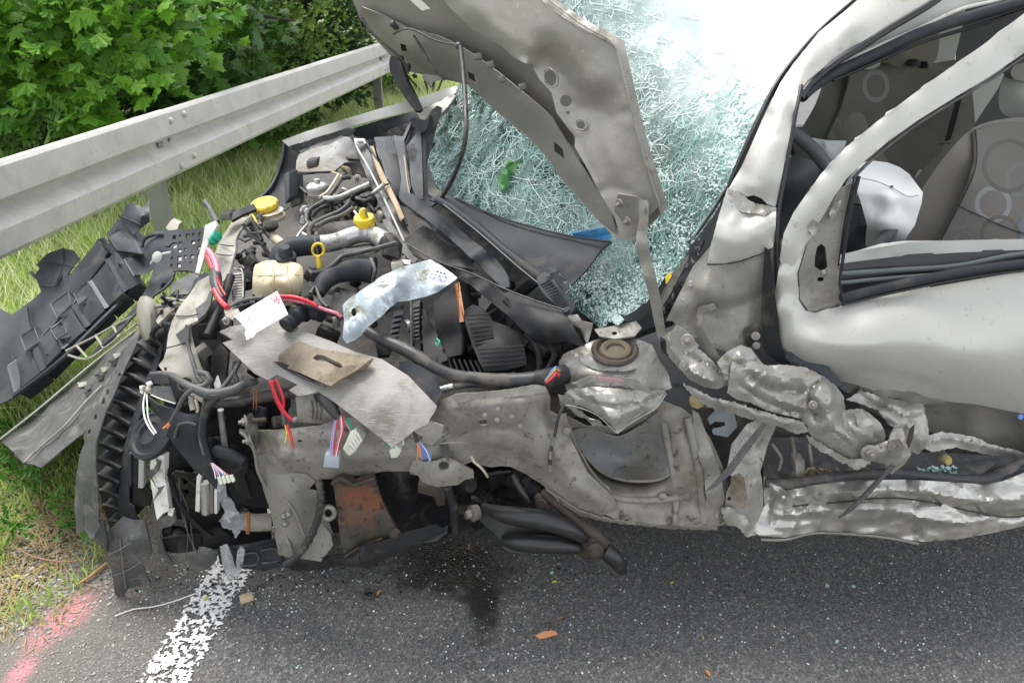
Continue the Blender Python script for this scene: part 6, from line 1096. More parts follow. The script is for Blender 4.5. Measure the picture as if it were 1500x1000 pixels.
tube('loom_conduit', [(466, 700, 1.50), (470, 722, 1.475), (469, 745, 1.465), (462, 770, 1.462), (450, 795, 1.46), (434, 815, 1.45), (418, 826, 1.45)], 11, RUBBER, CAR, corr=190, res=12)
lathe_ring = [P(481+9*math.cos(a), 751+9*math.sin(a), 1.47) for a in np.linspace(0, 6.2832, 24)]; vs, fs = tube_mesh(lathe_ring, [.006]*24, 8); join('tow_eye', [(vs, fs)], PAINT_IN, CAR)
tube('cross_pipe', [(352, 762, 1.56), (372, 765, 1.56), (398, 764, 1.57)], 26, BEIGEP, CAR, res=16); tube('rust_clamp', [(363, 750, 1.53), (364, 764, 1.52), (363, 780, 1.525)], 6, ORANGE, CAR)
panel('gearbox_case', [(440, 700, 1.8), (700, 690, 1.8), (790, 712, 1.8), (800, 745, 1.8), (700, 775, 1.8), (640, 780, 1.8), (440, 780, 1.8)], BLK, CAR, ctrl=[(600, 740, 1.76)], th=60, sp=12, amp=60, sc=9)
clutter(22, 630, 770, 700, 745, lambda u, v: 1.68, (BLK, ARM, BLK, RUSTY), 14, 36, 'gearbox_casting')
panel('subframe', [(500, 824, 1.46), (560, 800, 1.47), (600, 790, 1.48), (640, 775, 1.50), (656, 770, 1.50), (655, 780, 1.49), (640, 792, 1.48), (590, 800, 1.46), (560, 812, 1.45), (528, 824, 1.44)], ARM, CAR, th=30, sp=6, amp=8)
# wheel house
WHL = panel('wheel_house', [(832, 610, 1.55), (860, 625, 1.56), (900, 625, 1.56), (940, 605, 1.56), (968, 585, 1.56), (1000, 598, 1.555), (1020, 615, 1.55), (1040, 640, 1.54), (1062, 690, 1.53), (1072, 740, 1.505), (1070, 765, 1.49), (1055, 770, 1.48), (1020, 772, 1.475), (980, 768, 1.48), (940, 768, 1.485), (905, 762, 1.49), (870, 745, 1.50), (838, 720, 1.51), (822, 700, 1.52), (815, 660, 1.53), (820, 630, 1.54)],
      TANH, CAR, ctrl=[(870, 650, 1.60), (920, 650, 1.605), (960, 640, 1.59), (900, 690, 1.60), (950, 690, 1.58), (850, 690, 1.56), (910, 712, 1.535), (960, 705, 1.53), (880, 712, 1.53), (860, 700, 1.545), (930, 740, 1.50), (980, 720, 1.51), (975, 650, 1.56), (990, 620, 1.545), (965, 615, 1.545), (985, 700, 1.515), (1010, 650, 1.53), (1020, 700, 1.50), (1030, 740, 1.485), (990, 750, 1.495), (1005, 620, 1.55), (1040, 700, 1.525)],
      th=4, sp=4.5, k='tps', amp=8, sc=9, ang=50, rel=1.5, sm=3, cr=[([(845, 636), (856, 670), (880, 694), (915, 706), (960, 705), (986, 690)], -18, 5), ([(866, 706), (900, 722), (960, 722), (1005, 710)], 12, 5), ([(972, 630), (985, 700), (990, 762)], 14, 4), ([(1003, 606), (1018, 690), (1026, 762)], -18, 4), ([(880, 742), (940, 736), (1000, 740)], -8, 4), ([(900, 738), (980, 752), (1050, 754)], 8, 5), ([(950, 600), (958, 625), (982, 642)], -12, 4), ([(1036, 640), (1052, 700), (1058, 760)], 10, 4), ([(965, 720), (985, 732), (1010, 728)], -12, 4), ([(1030, 742), (1050, 735), (1066, 745)], 8, 4), ([(890, 622), (930, 632), (968, 616)], -10, 5)])
bo = [(838, 634), (868, 628), (905, 640), (940, 622), (966, 604), (974, 640), (980, 672), (984, 692), (960, 702), (915, 703), (882, 692), (858, 668)]
panel('wheel_house_bowl', on('wheel_house', bo, .006), LINER, WHL, ctrl=on('wheel_house', [(900, 665), (940, 665), (880, 655), (960, 650), (920, 685)], -.012), th=3, sp=4.5, smooth=True, amp=5, sc=7, cr=[([(905, 648), (930, 670), (955, 690)], 4, 8)])
tube('bowl_lip', on('wheel_house', [(852, 662), (880, 690), (915, 703), (960, 703), (986, 692)], .003), 5, TANH, WHL); tube('bowl_lip', on('wheel_house', [(972, 618), (978, 650), (986, 690), (990, 730), (988, 766)], .0), 11, TANH, WHL)
tube('pressed_ridge', on('wheel_house', [(1008, 612), (1018, 660), (1026, 710), (1030, 764)], -.001), 13, TANH, WHL); tube('pressed_ridge', on('wheel_house', [(870, 716), (910, 730), (960, 732), (1010, 726)], -.001), 11, TANH, WHL)
lathe('torn_rivet', P(*on('wheel_house', [(971, 728)], .006)[0]), (0, -1, .2), [(.012, 0), (.009, .003), (.003, .005)], STEEL, WHL, 9)
tube('wheel_house_lip', [(834, 624, 1.53), (842, 650, 1.525), (855, 675, 1.52), (872, 700, 1.51), (892, 715, 1.505)], [6, 8, 7, 6, 5], STEEL, WHL)
panel('torn_seam', [(822, 622, 1.525), (832, 618, 1.525), (840, 636, 1.52), (848, 660, 1.515), (862, 684, 1.508), (878, 704, 1.50), (896, 722, 1.495), (886, 716, 1.50), (866, 698, 1.51), (846, 674, 1.52), (834, 650, 1.525)], PAINT_IN, WHL, th=4, sp=4, amp=7, sc=18, holes=[(834, 632, 1.8), (839, 645, 1.8), (841, 654, 1.8)])
panel('torn_hem', [(800, 716, 1.50), (830, 736, 1.495), (850, 748, 1.49), (880, 758, 1.485), (940, 768, 1.48), (1000, 771, 1.475), (1050, 772, 1.47), (1050, 776, 1.475), (980, 774, 1.485), (900, 766, 1.49), (850, 756, 1.50), (820, 738, 1.505)], RAILMET, WHL, th=3, sp=4, amp=8, sc=20, jag=1.2)
tube('brake_pipe', [(826, 592, 1.50), (818, 610, 1.49), (812, 640, 1.482), (806, 665, 1.478), (806, 690, 1.478)], 5, RUBBER, CAR)
for (a, b_) in (((812, 640), (809, 652)), ((807, 660), (806, 672)), ((806, 680), (806, 690))): tube('pipe_mark', [(a[0], a[1], 1.477), (b_[0], b_[1], 1.474)], 5.4, STEEL, CAR, res=6)
lathe('bracket_hole', P(830, 631, 1.515), (0, -1, .2), [(.009, 0), (.010, .004), (.004, .005)], STEEL, CAR, 14)
# strut tower near
panel('strut_tower', [(818, 530, 1.60), (826, 518, 1.61), (845, 510, 1.62), (870, 498, 1.63), (900, 493, 1.63), (935, 497, 1.61), (955, 505, 1.60), (966, 528, 1.58), (978, 545, 1.57), (984, 568, 1.55), (975, 572, 1.55), (950, 582, 1.53), (930, 590, 1.52), (900, 588, 1.52), (860, 595, 1.525), (845, 585, 1.54), (830, 572, 1.56)],
      CRUSH, CAR, ctrl=[(850, 525, 1.58), (900, 528, 1.585), (940, 525, 1.565), (860, 548, 1.55), (920, 545, 1.54), (890, 555, 1.525), (935, 565, 1.52), (845, 560, 1.55)], th=4, sp=4, amp=8, sc=14, jag=.5, cr=[([(826, 560), (850, 548), (884, 545), (930, 552), (965, 575)], 14, 5), ([(850, 522), (838, 545), (840, 570)], -9, 5), ([(956, 512), (930, 528), (925, 545), (940, 560)], -10, 4), ([(868, 540), (900, 536), (925, 540)], -6, 5)])
lathe('strut_top_ring', P(901, 508, 1.575), (-.05, -.22, .97), [(.054, -.014), (.056, -.008), (.051, -.003), (.045, -.003), (.041, -.009), (.036, -.012), (.034, -.018), (.02, -.02)], RUSTY, CAR, 36)
lathe('strut_top_cup', P(902, 508, 1.57), (-.05, -.22, .97), [(.038, -.012), (.035, -.004), (.029, -.001), (.022, -.006), (.02, -.016)], M('sandy_rust', (.11, .09, .06), .8, bump=((60, .6),)), CAR, 30)
panel('tower_top_flap', [(846, 514, 1.60), (858, 520, 1.575), (880, 527, 1.56), (905, 530, 1.555), (930, 526, 1.56), (950, 514, 1.585), (962, 520, 1.58), (950, 536, 1.56), (915, 544, 1.54), (875, 542, 1.545), (852, 532, 1.57)], CRUSH, CAR, th=3, sp=3.6, amp=7, sc=14, jag=.8, cr=[([(856, 526), (900, 537), (950, 526)], 7, 4)])
panel('scraped_crease', [(838, 562, 1.515), (860, 552, 1.512), (884, 548, 1.508), (930, 555, 1.505), (950, 566, 1.505), (955, 576, 1.505), (940, 574, 1.505), (900, 562, 1.508), (868, 560, 1.51), (850, 568, 1.515)], TORN, CAR, th=2, sp=3.5, amp=9, sc=26, jag=.8)
slab('pink_scrape', [(876, 552, 1.492), (905, 553, 1.49), (915, 558, 1.49), (880, 558, 1.492)], (0, .001, 0), M('pink_paint_scrape', (.45, .26, .28), .5), CAR)
panel('torn_tower_skirt', [(822, 580, 1.525), (835, 570, 1.52), (870, 566, 1.515), (920, 570, 1.51), (975, 574, 1.515), (968, 585, 1.51), (960, 598, 1.50), (945, 608, 1.49), (928, 618, 1.475), (912, 630, 1.46), (905, 635, 1.455), (895, 622, 1.465), (880, 610, 1.48), (865, 600, 1.49), (850, 594, 1.50), (832, 592, 1.515)],
      CRUSH, CAR, ctrl=[(860, 585, 1.48), (900, 590, 1.462), (905, 612, 1.448), (940, 592, 1.478), (880, 580, 1.49), (850, 580, 1.50)], th=3, sp=3.6, k='lin', sm=0, amp=9, sc=11, jag=.7, ang=28, cr=[([(835, 572), (870, 590), (900, 596), (945, 588), (970, 576)], -12, 5), ([(860, 570), (885, 600), (904, 630)], 10, 5), ([(850, 580), (880, 576), (920, 582), (950, 600)], 7, 4), ([(930, 575), (935, 600), (920, 620)], -7, 4)])
panel('torn_tower_strip', [(818, 578, 1.51), (832, 580, 1.505), (846, 600, 1.50), (862, 612, 1.495), (880, 618, 1.49), (884, 624, 1.49), (868, 622, 1.495), (858, 612, 1.50), (846, 610, 1.505), (834, 598, 1.51), (822, 594, 1.515)], TORN, CAR, th=2.5, sp=3.5, amp=10, sc=26, jag=1.0)
tube('torn_edge_bead', [(905, 634, 1.452), (925, 619, 1.47), (945, 607, 1.485), (962, 597, 1.495), (976, 576, 1.505)], 2, TORN, CAR); tube('torn_edge_bead', [(822, 592, 1.508), (845, 596, 1.495), (875, 608, 1.478), (903, 634, 1.452)], 2, TORN, CAR)
panel('yellow_foam', [(1010, 582, 1.53), (1018, 576, 1.53), (1030, 580, 1.52), (1033, 592, 1.52), (1022, 598, 1.52), (1012, 594, 1.53)], M('yellow_foam', (.30, .25, .11), .8, bump=((60, .6),)), CAR, smooth=True, ctrl=[(1021, 588, 1.512)], th=14, sp=3, amp=8, sc=40)
# behind the fender: bulkhead, floor reinforcement, post
panel('inner_sill_wall', [(1020, 600, 1.66), (1100, 590, 1.68), (1250, 620, 1.72), (1500, 660, 1.78), (1620, 680, 1.8), (1620, 720, 1.7), (1300, 700, 1.66), (1110, 700, 1.64), (1040, 680, 1.62)], ENG, CAR, th=6, sp=10, amp=20, sc=8)
panel('pale_blue_bracket', [(1036, 612, 1.60), (1050, 600, 1.60), (1075, 602, 1.60), (1080, 625, 1.59), (1066, 640, 1.58), (1045, 636, 1.58)], M('pale_blue_part', (.20, .23, .25), .45), CAR, th=5, sp=5, holes=[[(1040, 622), (1048, 617), (1062, 618), (1062, 624), (1050, 627), (1041, 627)]])
panel('fender_inner_strip', [(1014, 600, 1.545), (1024, 606, 1.54), (1040, 650, 1.52), (1055, 690, 1.505), (1062, 730, 1.49), (1050, 760, 1.475), (1036, 740, 1.49), (1030, 690, 1.51), (1018, 650, 1.53)], PAINT_IN, CAR, ctrl=[(1035, 680, 1.495), (1045, 720, 1.475)], th=3, sp=5, amp=8, sc=14)
panel('hinge_post', [(1075, 700, 1.50), (1064, 690, 1.52), (1072, 650, 1.56), (1095, 620, 1.58), (1118, 612, 1.58), (1140, 618, 1.58), (1125, 650, 1.55), (1114, 690, 1.52), (1118, 720, 1.50), (1118, 745, 1.49), (1108, 768, 1.475), (1100, 785, 1.46), (1090, 780, 1.465), (1075, 760, 1.475), (1062, 745, 1.485), (1064, 720, 1.495)],
      CRUSH, CAR, ctrl=[(1085, 710, 1.475), (1100, 730, 1.47), (1095, 680, 1.515), (1105, 640, 1.545), (1090, 750, 1.46), (1108, 700, 1.495)], th=4, sp=5, amp=12, sc=12, k='lin', holes=[(1068, 730, 3)])
panel('mud_patch', [(1070, 700, 1.477), (1082, 692, 1.475), (1090, 700, 1.47), (1094, 725, 1.462), (1090, 745, 1.456), (1078, 738, 1.465), (1070, 720, 1.475)], FELT, CAR, th=2, sp=4, amp=6, sc=30, jag=1)
panel('cross_strip', [(1118, 618, 1.53), (1124, 622, 1.525), (1100, 655, 1.495), (1075, 690, 1.47), (1050, 712, 1.455), (1030, 722, 1.45), (1042, 710, 1.46), (1062, 688, 1.475), (1090, 650, 1.505)], GREYP, CAR, th=3, sp=4, amp=4)
panel('broken_base', [(1055, 745, 1.475), (1070, 742, 1.47), (1090, 755, 1.465), (1105, 770, 1.458), (1106, 784, 1.452), (1095, 786, 1.452), (1080, 772, 1.46), (1064, 768, 1.468)], TORN, CAR, th=5, sp=3.5, amp=14, sc=24, jag=1.5)
# crushed fender remains
panel('crushed_fender_fold', [(968, 475, 1.60), (975, 488, 1.585), (990, 480, 1.57), (1010, 500, 1.545), (1035, 520, 1.53), (1060, 545, 1.515), (1075, 560, 1.51), (1050, 570, 1.505), (1030, 566, 1.51), (1010, 556, 1.52), (995, 540, 1.54), (982, 525, 1.555), (970, 505, 1.58), (962, 488, 1.595)], CRUSH, CAR, ctrl=[(990, 505, 1.555), (1000, 525, 1.53), (1025, 545, 1.50), (1045, 555, 1.49)], th=3, sp=3.6, amp=13, sc=11, k='lin', jag=.6, ang=28, cr=[([(975, 492), (990, 520), (1015, 545), (1050, 562)], 16, 5), ([(985, 490), (1010, 520), (1040, 535), (1065, 556)], -16, 5), ([(1000, 556), (1020, 548), (1040, 556)], 8, 4)])
NB = panel('bent_corner_plate', [(980, 492, 1.545), (990, 476, 1.54), (1000, 482, 1.53), (1024, 506, 1.515), (1012, 516, 1.515), (1000, 514, 1.525), (988, 508, 1.535)], CRUSH, CAR, th=4, sp=4, amp=3); hexbolt(P(1007, 499, 1.515), (-.3, -1, .4), .011, STEEL, NB); hexbolt(P(1002, 536, 1.515), (-.3, -1, .4), .008, STEEL, CAR)
panel('black_mastic', [(966, 492, 1.575), (975, 500, 1.565), (980, 514, 1.555), (976, 522, 1.555), (968, 510, 1.57)], SEAL, CAR, th=6, sp=3, amp=14, sc=40)
panel('crumple_upper', [(1050, 530, 1.51), (1065, 515, 1.515), (1085, 505, 1.52), (1100, 510, 1.52), (1115, 530, 1.515), (1130, 545, 1.51), (1110, 548, 1.50), (1090, 545, 1.50), (1070, 552, 1.495), (1058, 545, 1.50)], CRUSH, CAR, ctrl=[(1085, 525, 1.485), (1075, 538, 1.50), (1100, 530, 1.50)], th=3, sp=4, amp=14, sc=20, k='lin')
FP = panel('crushed_fender', [(1072, 530, 1.50), (1100, 528, 1.505), (1125, 535, 1.505), (1150, 534, 1.505), (1180, 538, 1.505), (1205, 550, 1.505), (1225, 565, 1.505), (1236, 580, 1.50), (1238, 600, 1.495), (1262, 598, 1.50), (1278, 608, 1.495), (1292, 622, 1.49), (1298, 638, 1.485), (1290, 655, 1.475), (1270, 652, 1.47), (1260, 668, 1.462), (1248, 672, 1.458), (1225, 660, 1.46), (1205, 650, 1.462), (1190, 642, 1.465), (1182, 625, 1.47), (1172, 612, 1.475), (1150, 608, 1.475), (1120, 600, 1.475), (1100, 590, 1.478), (1080, 585, 1.48), (1065, 575, 1.485), (1068, 555, 1.49)],
      CRUSH, CAR, ctrl=[(1110, 545, 1.478), (1100, 570, 1.462), (1150, 560, 1.46), (1170, 570, 1.475), (1185, 560, 1.482), (1200, 565, 1.46), (1195, 580, 1.448), (1190, 600, 1.458), (1215, 590, 1.452), (1225, 610, 1.455), (1150, 590, 1.468), (1120, 585, 1.47), (1205, 625, 1.445), (1230, 640, 1.44), (1255, 630, 1.445), (1265, 612, 1.462), (1245, 612, 1.472), (1275, 640, 1.455), (1140, 545, 1.488), (1215, 650, 1.452)],
      th=3, sp=3.6, k='lin', sm=0, amp=13, sc=9, jag=.7, ang=28, rel=1.05, cr=[([(1207, 552), (1192, 566), (1186, 582), (1190, 600), (1202, 618)], -26, 5), ([(1212, 560), (1218, 580), (1212, 602), (1218, 628)], 12, 8), ([(1095, 545), (1125, 566), (1160, 573), (1184, 570)], -24, 7), ([(1085, 538), (1120, 545), (1150, 553), (1180, 552)], 12, 7), ([(1135, 585), (1160, 592), (1186, 602)], 14, 6), ([(1230, 605), (1240, 625), (1252, 642)], -18, 4), ([(1220, 628), (1245, 642), (1262, 662)], 12, 5), ([(1256, 600), (1262, 620), (1286, 646)], -14, 4), ([(1080, 560), (1110, 582), (1150, 600), (1180, 606)], -14, 5), ([(1100, 570), (1112, 556), (1125, 546)], 10, 4), ([(1200, 640), (1222, 632), (1240, 650)], -10, 4)])
panel('torn_fender_lip', [(1000, 562, 1.53), (1015, 568, 1.52), (1045, 582, 1.505), (1080, 590, 1.49), (1110, 600, 1.48), (1150, 612, 1.465), (1178, 618, 1.46), (1184, 632, 1.455), (1168, 636, 1.46), (1150, 628, 1.465), (1125, 620, 1.472), (1100, 615, 1.48), (1075, 605, 1.49), (1050, 600, 1.50), (1030, 592, 1.51), (1015, 580, 1.52)], CRUSH, CAR, ctrl=[(1060, 592, 1.478), (1110, 608, 1.462), (1150, 620, 1.452)], th=3, sp=3.2, amp=11, sc=11, jag=1.3, k='lin', sm=1, ang=35, cr=[([(1010, 572), (1050, 588), (1100, 603), (1150, 618), (1180, 626)], 9, 3)])
panel('torn_fender_lip', [(1180, 636, 1.462), (1195, 645, 1.455), (1220, 660, 1.45), (1245, 674, 1.445), (1262, 672, 1.445), (1285, 660, 1.455), (1275, 678, 1.445), (1255, 688, 1.442), (1235, 678, 1.448), (1205, 662, 1.455), (1185, 648, 1.462)], CRUSH, CAR, th=3, sp=3.2, amp=11, sc=12, jag=1.8, k='lin', ang=25)
hexbolt(P(1191, 593, 1.445), (-.2, -1, .3), .007, STEEL, FP)
panel('fender_tab', [(1252, 605, 1.462), (1262, 600, 1.462), (1280, 620, 1.455), (1278, 640, 1.448), (1262, 636, 1.447), (1256, 622, 1.452)], TORN, CAR, th=3, sp=3.5, amp=8, sc=20)
panel('black_torn_flap', [(1146, 518, 1.548), (1165, 514, 1.545), (1180, 515, 1.54), (1190, 522, 1.535), (1208, 524, 1.53), (1216, 540, 1.53), (1228, 552, 1.53), (1232, 560, 1.525), (1248, 574, 1.52), (1240, 575, 1.52), (1222, 562, 1.52), (1200, 545, 1.52), (1175, 536, 1.53), (1155, 530, 1.54)], BUMPP, CAR, th=3, sp=4, amp=8, jag=.6)
HG = panel('lower_hinge', [(1262, 665, 1.46), (1275, 655, 1.455), (1300, 645, 1.455), (1310, 628, 1.46), (1322, 625, 1.46), (1328, 650, 1.455), (1335, 665, 1.455), (1325, 680, 1.455), (1306, 695, 1.455), (1296, 680, 1.455), (1280, 675, 1.455), (1262, 680, 1.46)], TORN, CAR, ctrl=[(1280, 665, 1.44), (1310, 655, 1.435), (1318, 672, 1.44)], th=6, sp=4, amp=14, sc=18, k='lin')
hexbolt(P(1274, 663, 1.435), (-.1, -1, .2), .014, STEEL, HG)
panel('hinge_leaf', [(1302, 646, 1.43), (1318, 642, 1.43), (1326, 655, 1.43), (1318, 668, 1.43), (1306, 668, 1.43), (1300, 658, 1.43)], STEEL, HG, th=5, sp=4, holes=[(1312, 654, 3.5)])
panel('crumpled_door_base', [(1240, 585, 1.56), (1262, 572, 1.56), (1290, 580, 1.565), (1330, 588, 1.58), (1352, 592, 1.58), (1360, 625, 1.55), (1362, 650, 1.53), (1345, 665, 1.52), (1330, 660, 1.51), (1322, 635, 1.51), (1300, 620, 1.52), (1285, 600, 1.54), (1262, 592, 1.55)], TORN, CAR, ctrl=[(1300, 595, 1.53), (1325, 610, 1.515), (1345, 620, 1.54), (1350, 645, 1.51)], th=3, sp=3.5, amp=10, sc=9, k='lin', jag=.9, ang=28, cr=[([(1262, 580), (1300, 600), (1330, 612), (1350, 612)], -14, 4), ([(1300, 590), (1330, 600), (1355, 600)], 8, 4), ([(1325, 620), (1345, 640), (1350, 660)], 10, 4)])
panel('crumpled_door_hem', [(1350, 640, 1.56), (1380, 632, 1.58), (1430, 640, 1.60), (1450, 650, 1.61), (1500, 662, 1.64), (1560, 672, 1.66), (1560, 680, 1.66), (1500, 674, 1.63), (1440, 664, 1.59), (1400, 655, 1.57), (1365, 662, 1.55), (1352, 655, 1.55)], TORN, CAR, th=3, sp=4, amp=9, sc=9, k='lin', jag=.9, cr=[([(1352, 648), (1390, 642), (1440, 652), (1500, 668)], 10, 4)])
panel('rusty_strip', [(1333, 628, 1.49), (1340, 622, 1.49), (1338, 640, 1.485), (1330, 660, 1.475), (1318, 680, 1.465), (1326, 655, 1.478)], RUSTY, CAR, th=3, sp=3.5, amp=8)
tube('long_bent_strip', [(1308, 680, 1.45), (1290, 700, 1.445), (1270, 722, 1.44), (1245, 746, 1.435), (1228, 758, 1.435)], [9, 8, 8, 7, 3], GREYP, CAR, res=6)
# sill opening
panel('sill_inner', [(1112, 640, 1.66), (1200, 640, 1.68), (1300, 660, 1.68), (1420, 665, 1.70), (1500, 670, 1.72), (1620, 680, 1.75), (1620, 700, 1.68), (1400, 710, 1.60), (1250, 705, 1.58), (1120, 705, 1.56)], GREYP, CAR, ctrl=[(1300, 690, 1.62)], th=6, sp=8, amp=14, sc=10)
for q in ([(1130, 650, 1.6), (1145, 672, 1.59), (1140, 690, 1.57)], [(1185, 650, 1.6), (1190, 690, 1.57)], [(1160, 640, 1.6), (1168, 690, 1.57)]): tube('inner_rib', q, 6, PAINT_IN, CAR)
slab('pale_block', [(1165, 675, 1.55), (1180, 675, 1.55), (1180, 700, 1.53), (1166, 700, 1.53)], (0, .04, 0), PAINT_IN, CAR, bev=.004)
lathe('yellow_stopper', P(1387, 674, 1.56), (-.1, -1, .2), [(.012, -.02), (.012, 0), (.008, .01)], M('yellowed_rubber', (.42, .36, .14), .6), CAR, 14)
tube('stopper_stem', [(1376, 660, 1.6), (1384, 670, 1.57)], 12, PAINT_IN, CAR)
tube('sill_rubber', [(1120, 706, 1.515), (1160, 708, 1.51), (1210, 700, 1.505), (1250, 695, 1.50), (1310, 692, 1.50), (1370, 698, 1.50), (1420, 702, 1.51), (1450, 700, 1.52), (1480, 686, 1.54), (1500, 674, 1.56), (1560, 655, 1.6)], [14, 16, 15, 13, 13, 13, 14, 16, 15, 14, 14], RUBBER, CAR, res=12)
panel('grey_ramp', [(1345, 690, 1.56), (1400, 680, 1.58), (1440, 672, 1.60), (1466, 670, 1.61), (1455, 682, 1.58), (1438, 695, 1.55), (1380, 695, 1.54)], GREYP, CAR, th=4, sp=6, amp=6)
its_ = [box_raw(P(random.uniform(1340, 1400), random.uniform(683, 693), 1.545), *(random.uniform(.004, .010) for _ in range(3)), Matrix.Rotation(random.random()*3, 3, rv())) for _ in range(26)]
join('glass_bits', its_, TEAL, CAR, 'stuff', ang=10)
its_ = [box_raw(P(random.uniform(1160, 1330), random.uniform(686, 697), 1.545), *(random.uniform(.004, .012) for _ in range(3)), Matrix.Rotation(random.random()*3, 3, rv())) for _ in range(60)]
join('soil_bits', its_, FELT, CAR, 'stuff', ang=10)
SILL = panel('door_sill', [(1118, 698, 1.515), (1135, 708, 1.505), (1152, 718, 1.50), (1180, 712, 1.50), (1220, 706, 1.50), (1260, 703, 1.50), (1330, 702, 1.50), (1400, 706, 1.50), (1440, 709, 1.505), (1470, 704, 1.515), (1500, 692, 1.53), (1560, 668, 1.58), (1640, 640, 1.64), (1640, 740, 1.60), (1560, 758, 1.54), (1500, 770, 1.50), (1450, 781, 1.475), (1400, 790, 1.46), (1355, 793, 1.455), (1335, 791, 1.46), (1290, 783, 1.47), (1240, 779, 1.475), (1200, 777, 1.475), (1150, 787, 1.46), (1112, 784, 1.465), (1100, 776, 1.47), (1110, 762, 1.48), (1120, 740, 1.495), (1118, 715, 1.51)],
      BRIGHT, CAR, ctrl=[(1150, 728, 1.48), (1200, 722, 1.465), (1260, 715, 1.47), (1165, 738, 1.492), (1230, 734, 1.486), (1300, 728, 1.485), (1350, 733, 1.482), (1420, 748, 1.478), (1480, 756, 1.488), (1150, 745, 1.475), (1200, 748, 1.462), (1160, 765, 1.468), (1240, 760, 1.448), (1300, 745, 1.462), (1340, 752, 1.455), (1340, 775, 1.47), (1380, 760, 1.452), (1350, 716, 1.462), (1400, 722, 1.468), (1450, 732, 1.462), (1480, 720, 1.492), (1520, 735, 1.492), (1520, 700, 1.525), (1300, 714, 1.478), (1390, 775, 1.45), (1440, 762, 1.46), (1420, 738, 1.48), (1360, 723, 1.482), (1130, 760, 1.478), (1135, 730, 1.49)],
      th=4, sp=4.5, k='lin', amp=20, sc=12, st=(.35, 1, 1.3), rel=1.0, sm=0, ang=50, cr=[([(1160, 741), (1230, 735), (1300, 729), (1350, 733), (1390, 741), (1430, 750), (1480, 757), (1540, 748)], -20, 4), ([(1150, 728), (1200, 723), (1260, 718), (1350, 719), (1430, 733), (1500, 730)], 16, 6), ([(1120, 702), (1145, 724), (1160, 738), (1168, 760), (1160, 782)], 16, 5), ([(1118, 742), (1140, 754), (1200, 748), (1300, 746), (1345, 757), (1400, 765), (1480, 768)], 16, 7), ([(1345, 735), (1338, 760), (1345, 793)], -18, 5), ([(1240, 706), (1262, 726), (1300, 722)], 12, 4), ([(1390, 708), (1450, 728), (1500, 735)], 14, 4), ([(1180, 715), (1205, 745), (1195, 775)], 12, 5), ([(1352, 775), (1400, 774), (1470, 762)], -10, 4), ([(1130, 715), (1125, 745), (1132, 770)], -14, 5), ([(1210, 762), (1260, 768), (1320, 765)], -9, 5), ([(1140, 735), (1150, 745), (1142, 760)], -12, 3)])
tube('sill_seam', [(1160, 741, 1.478), (1230, 735, 1.474), (1300, 729, 1.473), (1350, 733, 1.470), (1390, 741, 1.468), (1430, 750, 1.468), (1480, 757, 1.478), (1540, 748, 1.51)], 2.6, SEAL, SILL, res=6)
tube('sill_seam', [(1115, 790, 1.46), (1150, 790, 1.455), (1200, 780, 1.468), (1290, 786, 1.462), (1345, 796, 1.452)], 4, PAINT_IN, SILL, res=6)
# suspension arm and steering link
ARR = join('control_arm_rib', [tube('x', q, w, None, raw=True, res=16) for q, w in (([(708, 742, 1.545), (735, 752, 1.50), (765, 757, 1.475), (800, 762, 1.46), (832, 774, 1.455), (854, 788, 1.46)], [12, 24, 30, 30, 26, 16]), ([(738, 790, 1.50), (760, 794, 1.475), (790, 796, 1.462), (820, 798, 1.458), (848, 803, 1.46)], [16, 26, 28, 26, 16]))], ARM, CAR)
AR = panel('control_arm', [(690, 730, 1.56), (705, 738, 1.55), (720, 752, 1.54), (750, 745, 1.54), (800, 750, 1.52), (835, 765, 1.50), (858, 780, 1.49), (846, 800, 1.48), (840, 815, 1.475), (812, 812, 1.48), (770, 810, 1.49), (742, 806, 1.50), (728, 785, 1.52), (706, 765, 1.54), (692, 748, 1.56)], ARM, CAR, smooth=True, th=14, sp=6)
tube('steering_link', [(795, 720, 1.53), (808, 730, 1.515), (826, 748, 1.50), (850, 768, 1.485), (875, 785, 1.47), (892, 805, 1.455)], [13, 13, 14, 16, 18, 18], RUSTY, CAR, res=12)
tube('steering_gaiter', [(755, 700, 1.60), (770, 708, 1.57), (785, 718, 1.545), (795, 726, 1.53)], [34, 32, 26, 16], BLK, CAR, corr=120, res=16)
tube('gaiter_strut', [(752, 695, 1.56), (762, 715, 1.54), (775, 735, 1.53)], 12, ARM, CAR)
lathe('link_nut', P(793, 738, 1.51), (-.3, -1, .2), [(.015, -.02), (.016, 0), (.011, .004), (.010, .012)], RUSTY, CAR, 14); lathe('link_nut', P(788, 728, 1.52), (-.5, -.8, .4), [(.012, -.02), (.012, 0), (.006, .004)], RUSTY, CAR, 10)
panel('ball_joint_housing', [(840, 792, 1.475), (856, 788, 1.47), (880, 790, 1.46), (892, 800, 1.455), (890, 815, 1.455), (872, 818, 1.46), (856, 818, 1.465), (846, 808, 1.47)], RUSTY, CAR, smooth=True, ctrl=[(868, 803, 1.43)], th=30, sp=4, amp=6, sc=30)
lathe('ball_joint_bolt', P(872, 806, 1.435), (-.1, -1, .25), [(.020, -.01), (.021, .004), (.014, .010), (.012, .016), (.005, .018)], RUSTY, CAR, 18)
tube('ball_joint_stub', [(885, 805, 1.45), (898, 815, 1.445), (908, 828, 1.445), (912, 836, 1.45)], [26, 26, 22, 14], ARM, CAR, res=14)
lathe('arm_bush', P(690, 752, 1.53), (-.8, -.5, .1), [(.020, -.02), (.022, 0), (.012, .004), (.010, .016)], STEEL, CAR, 16)
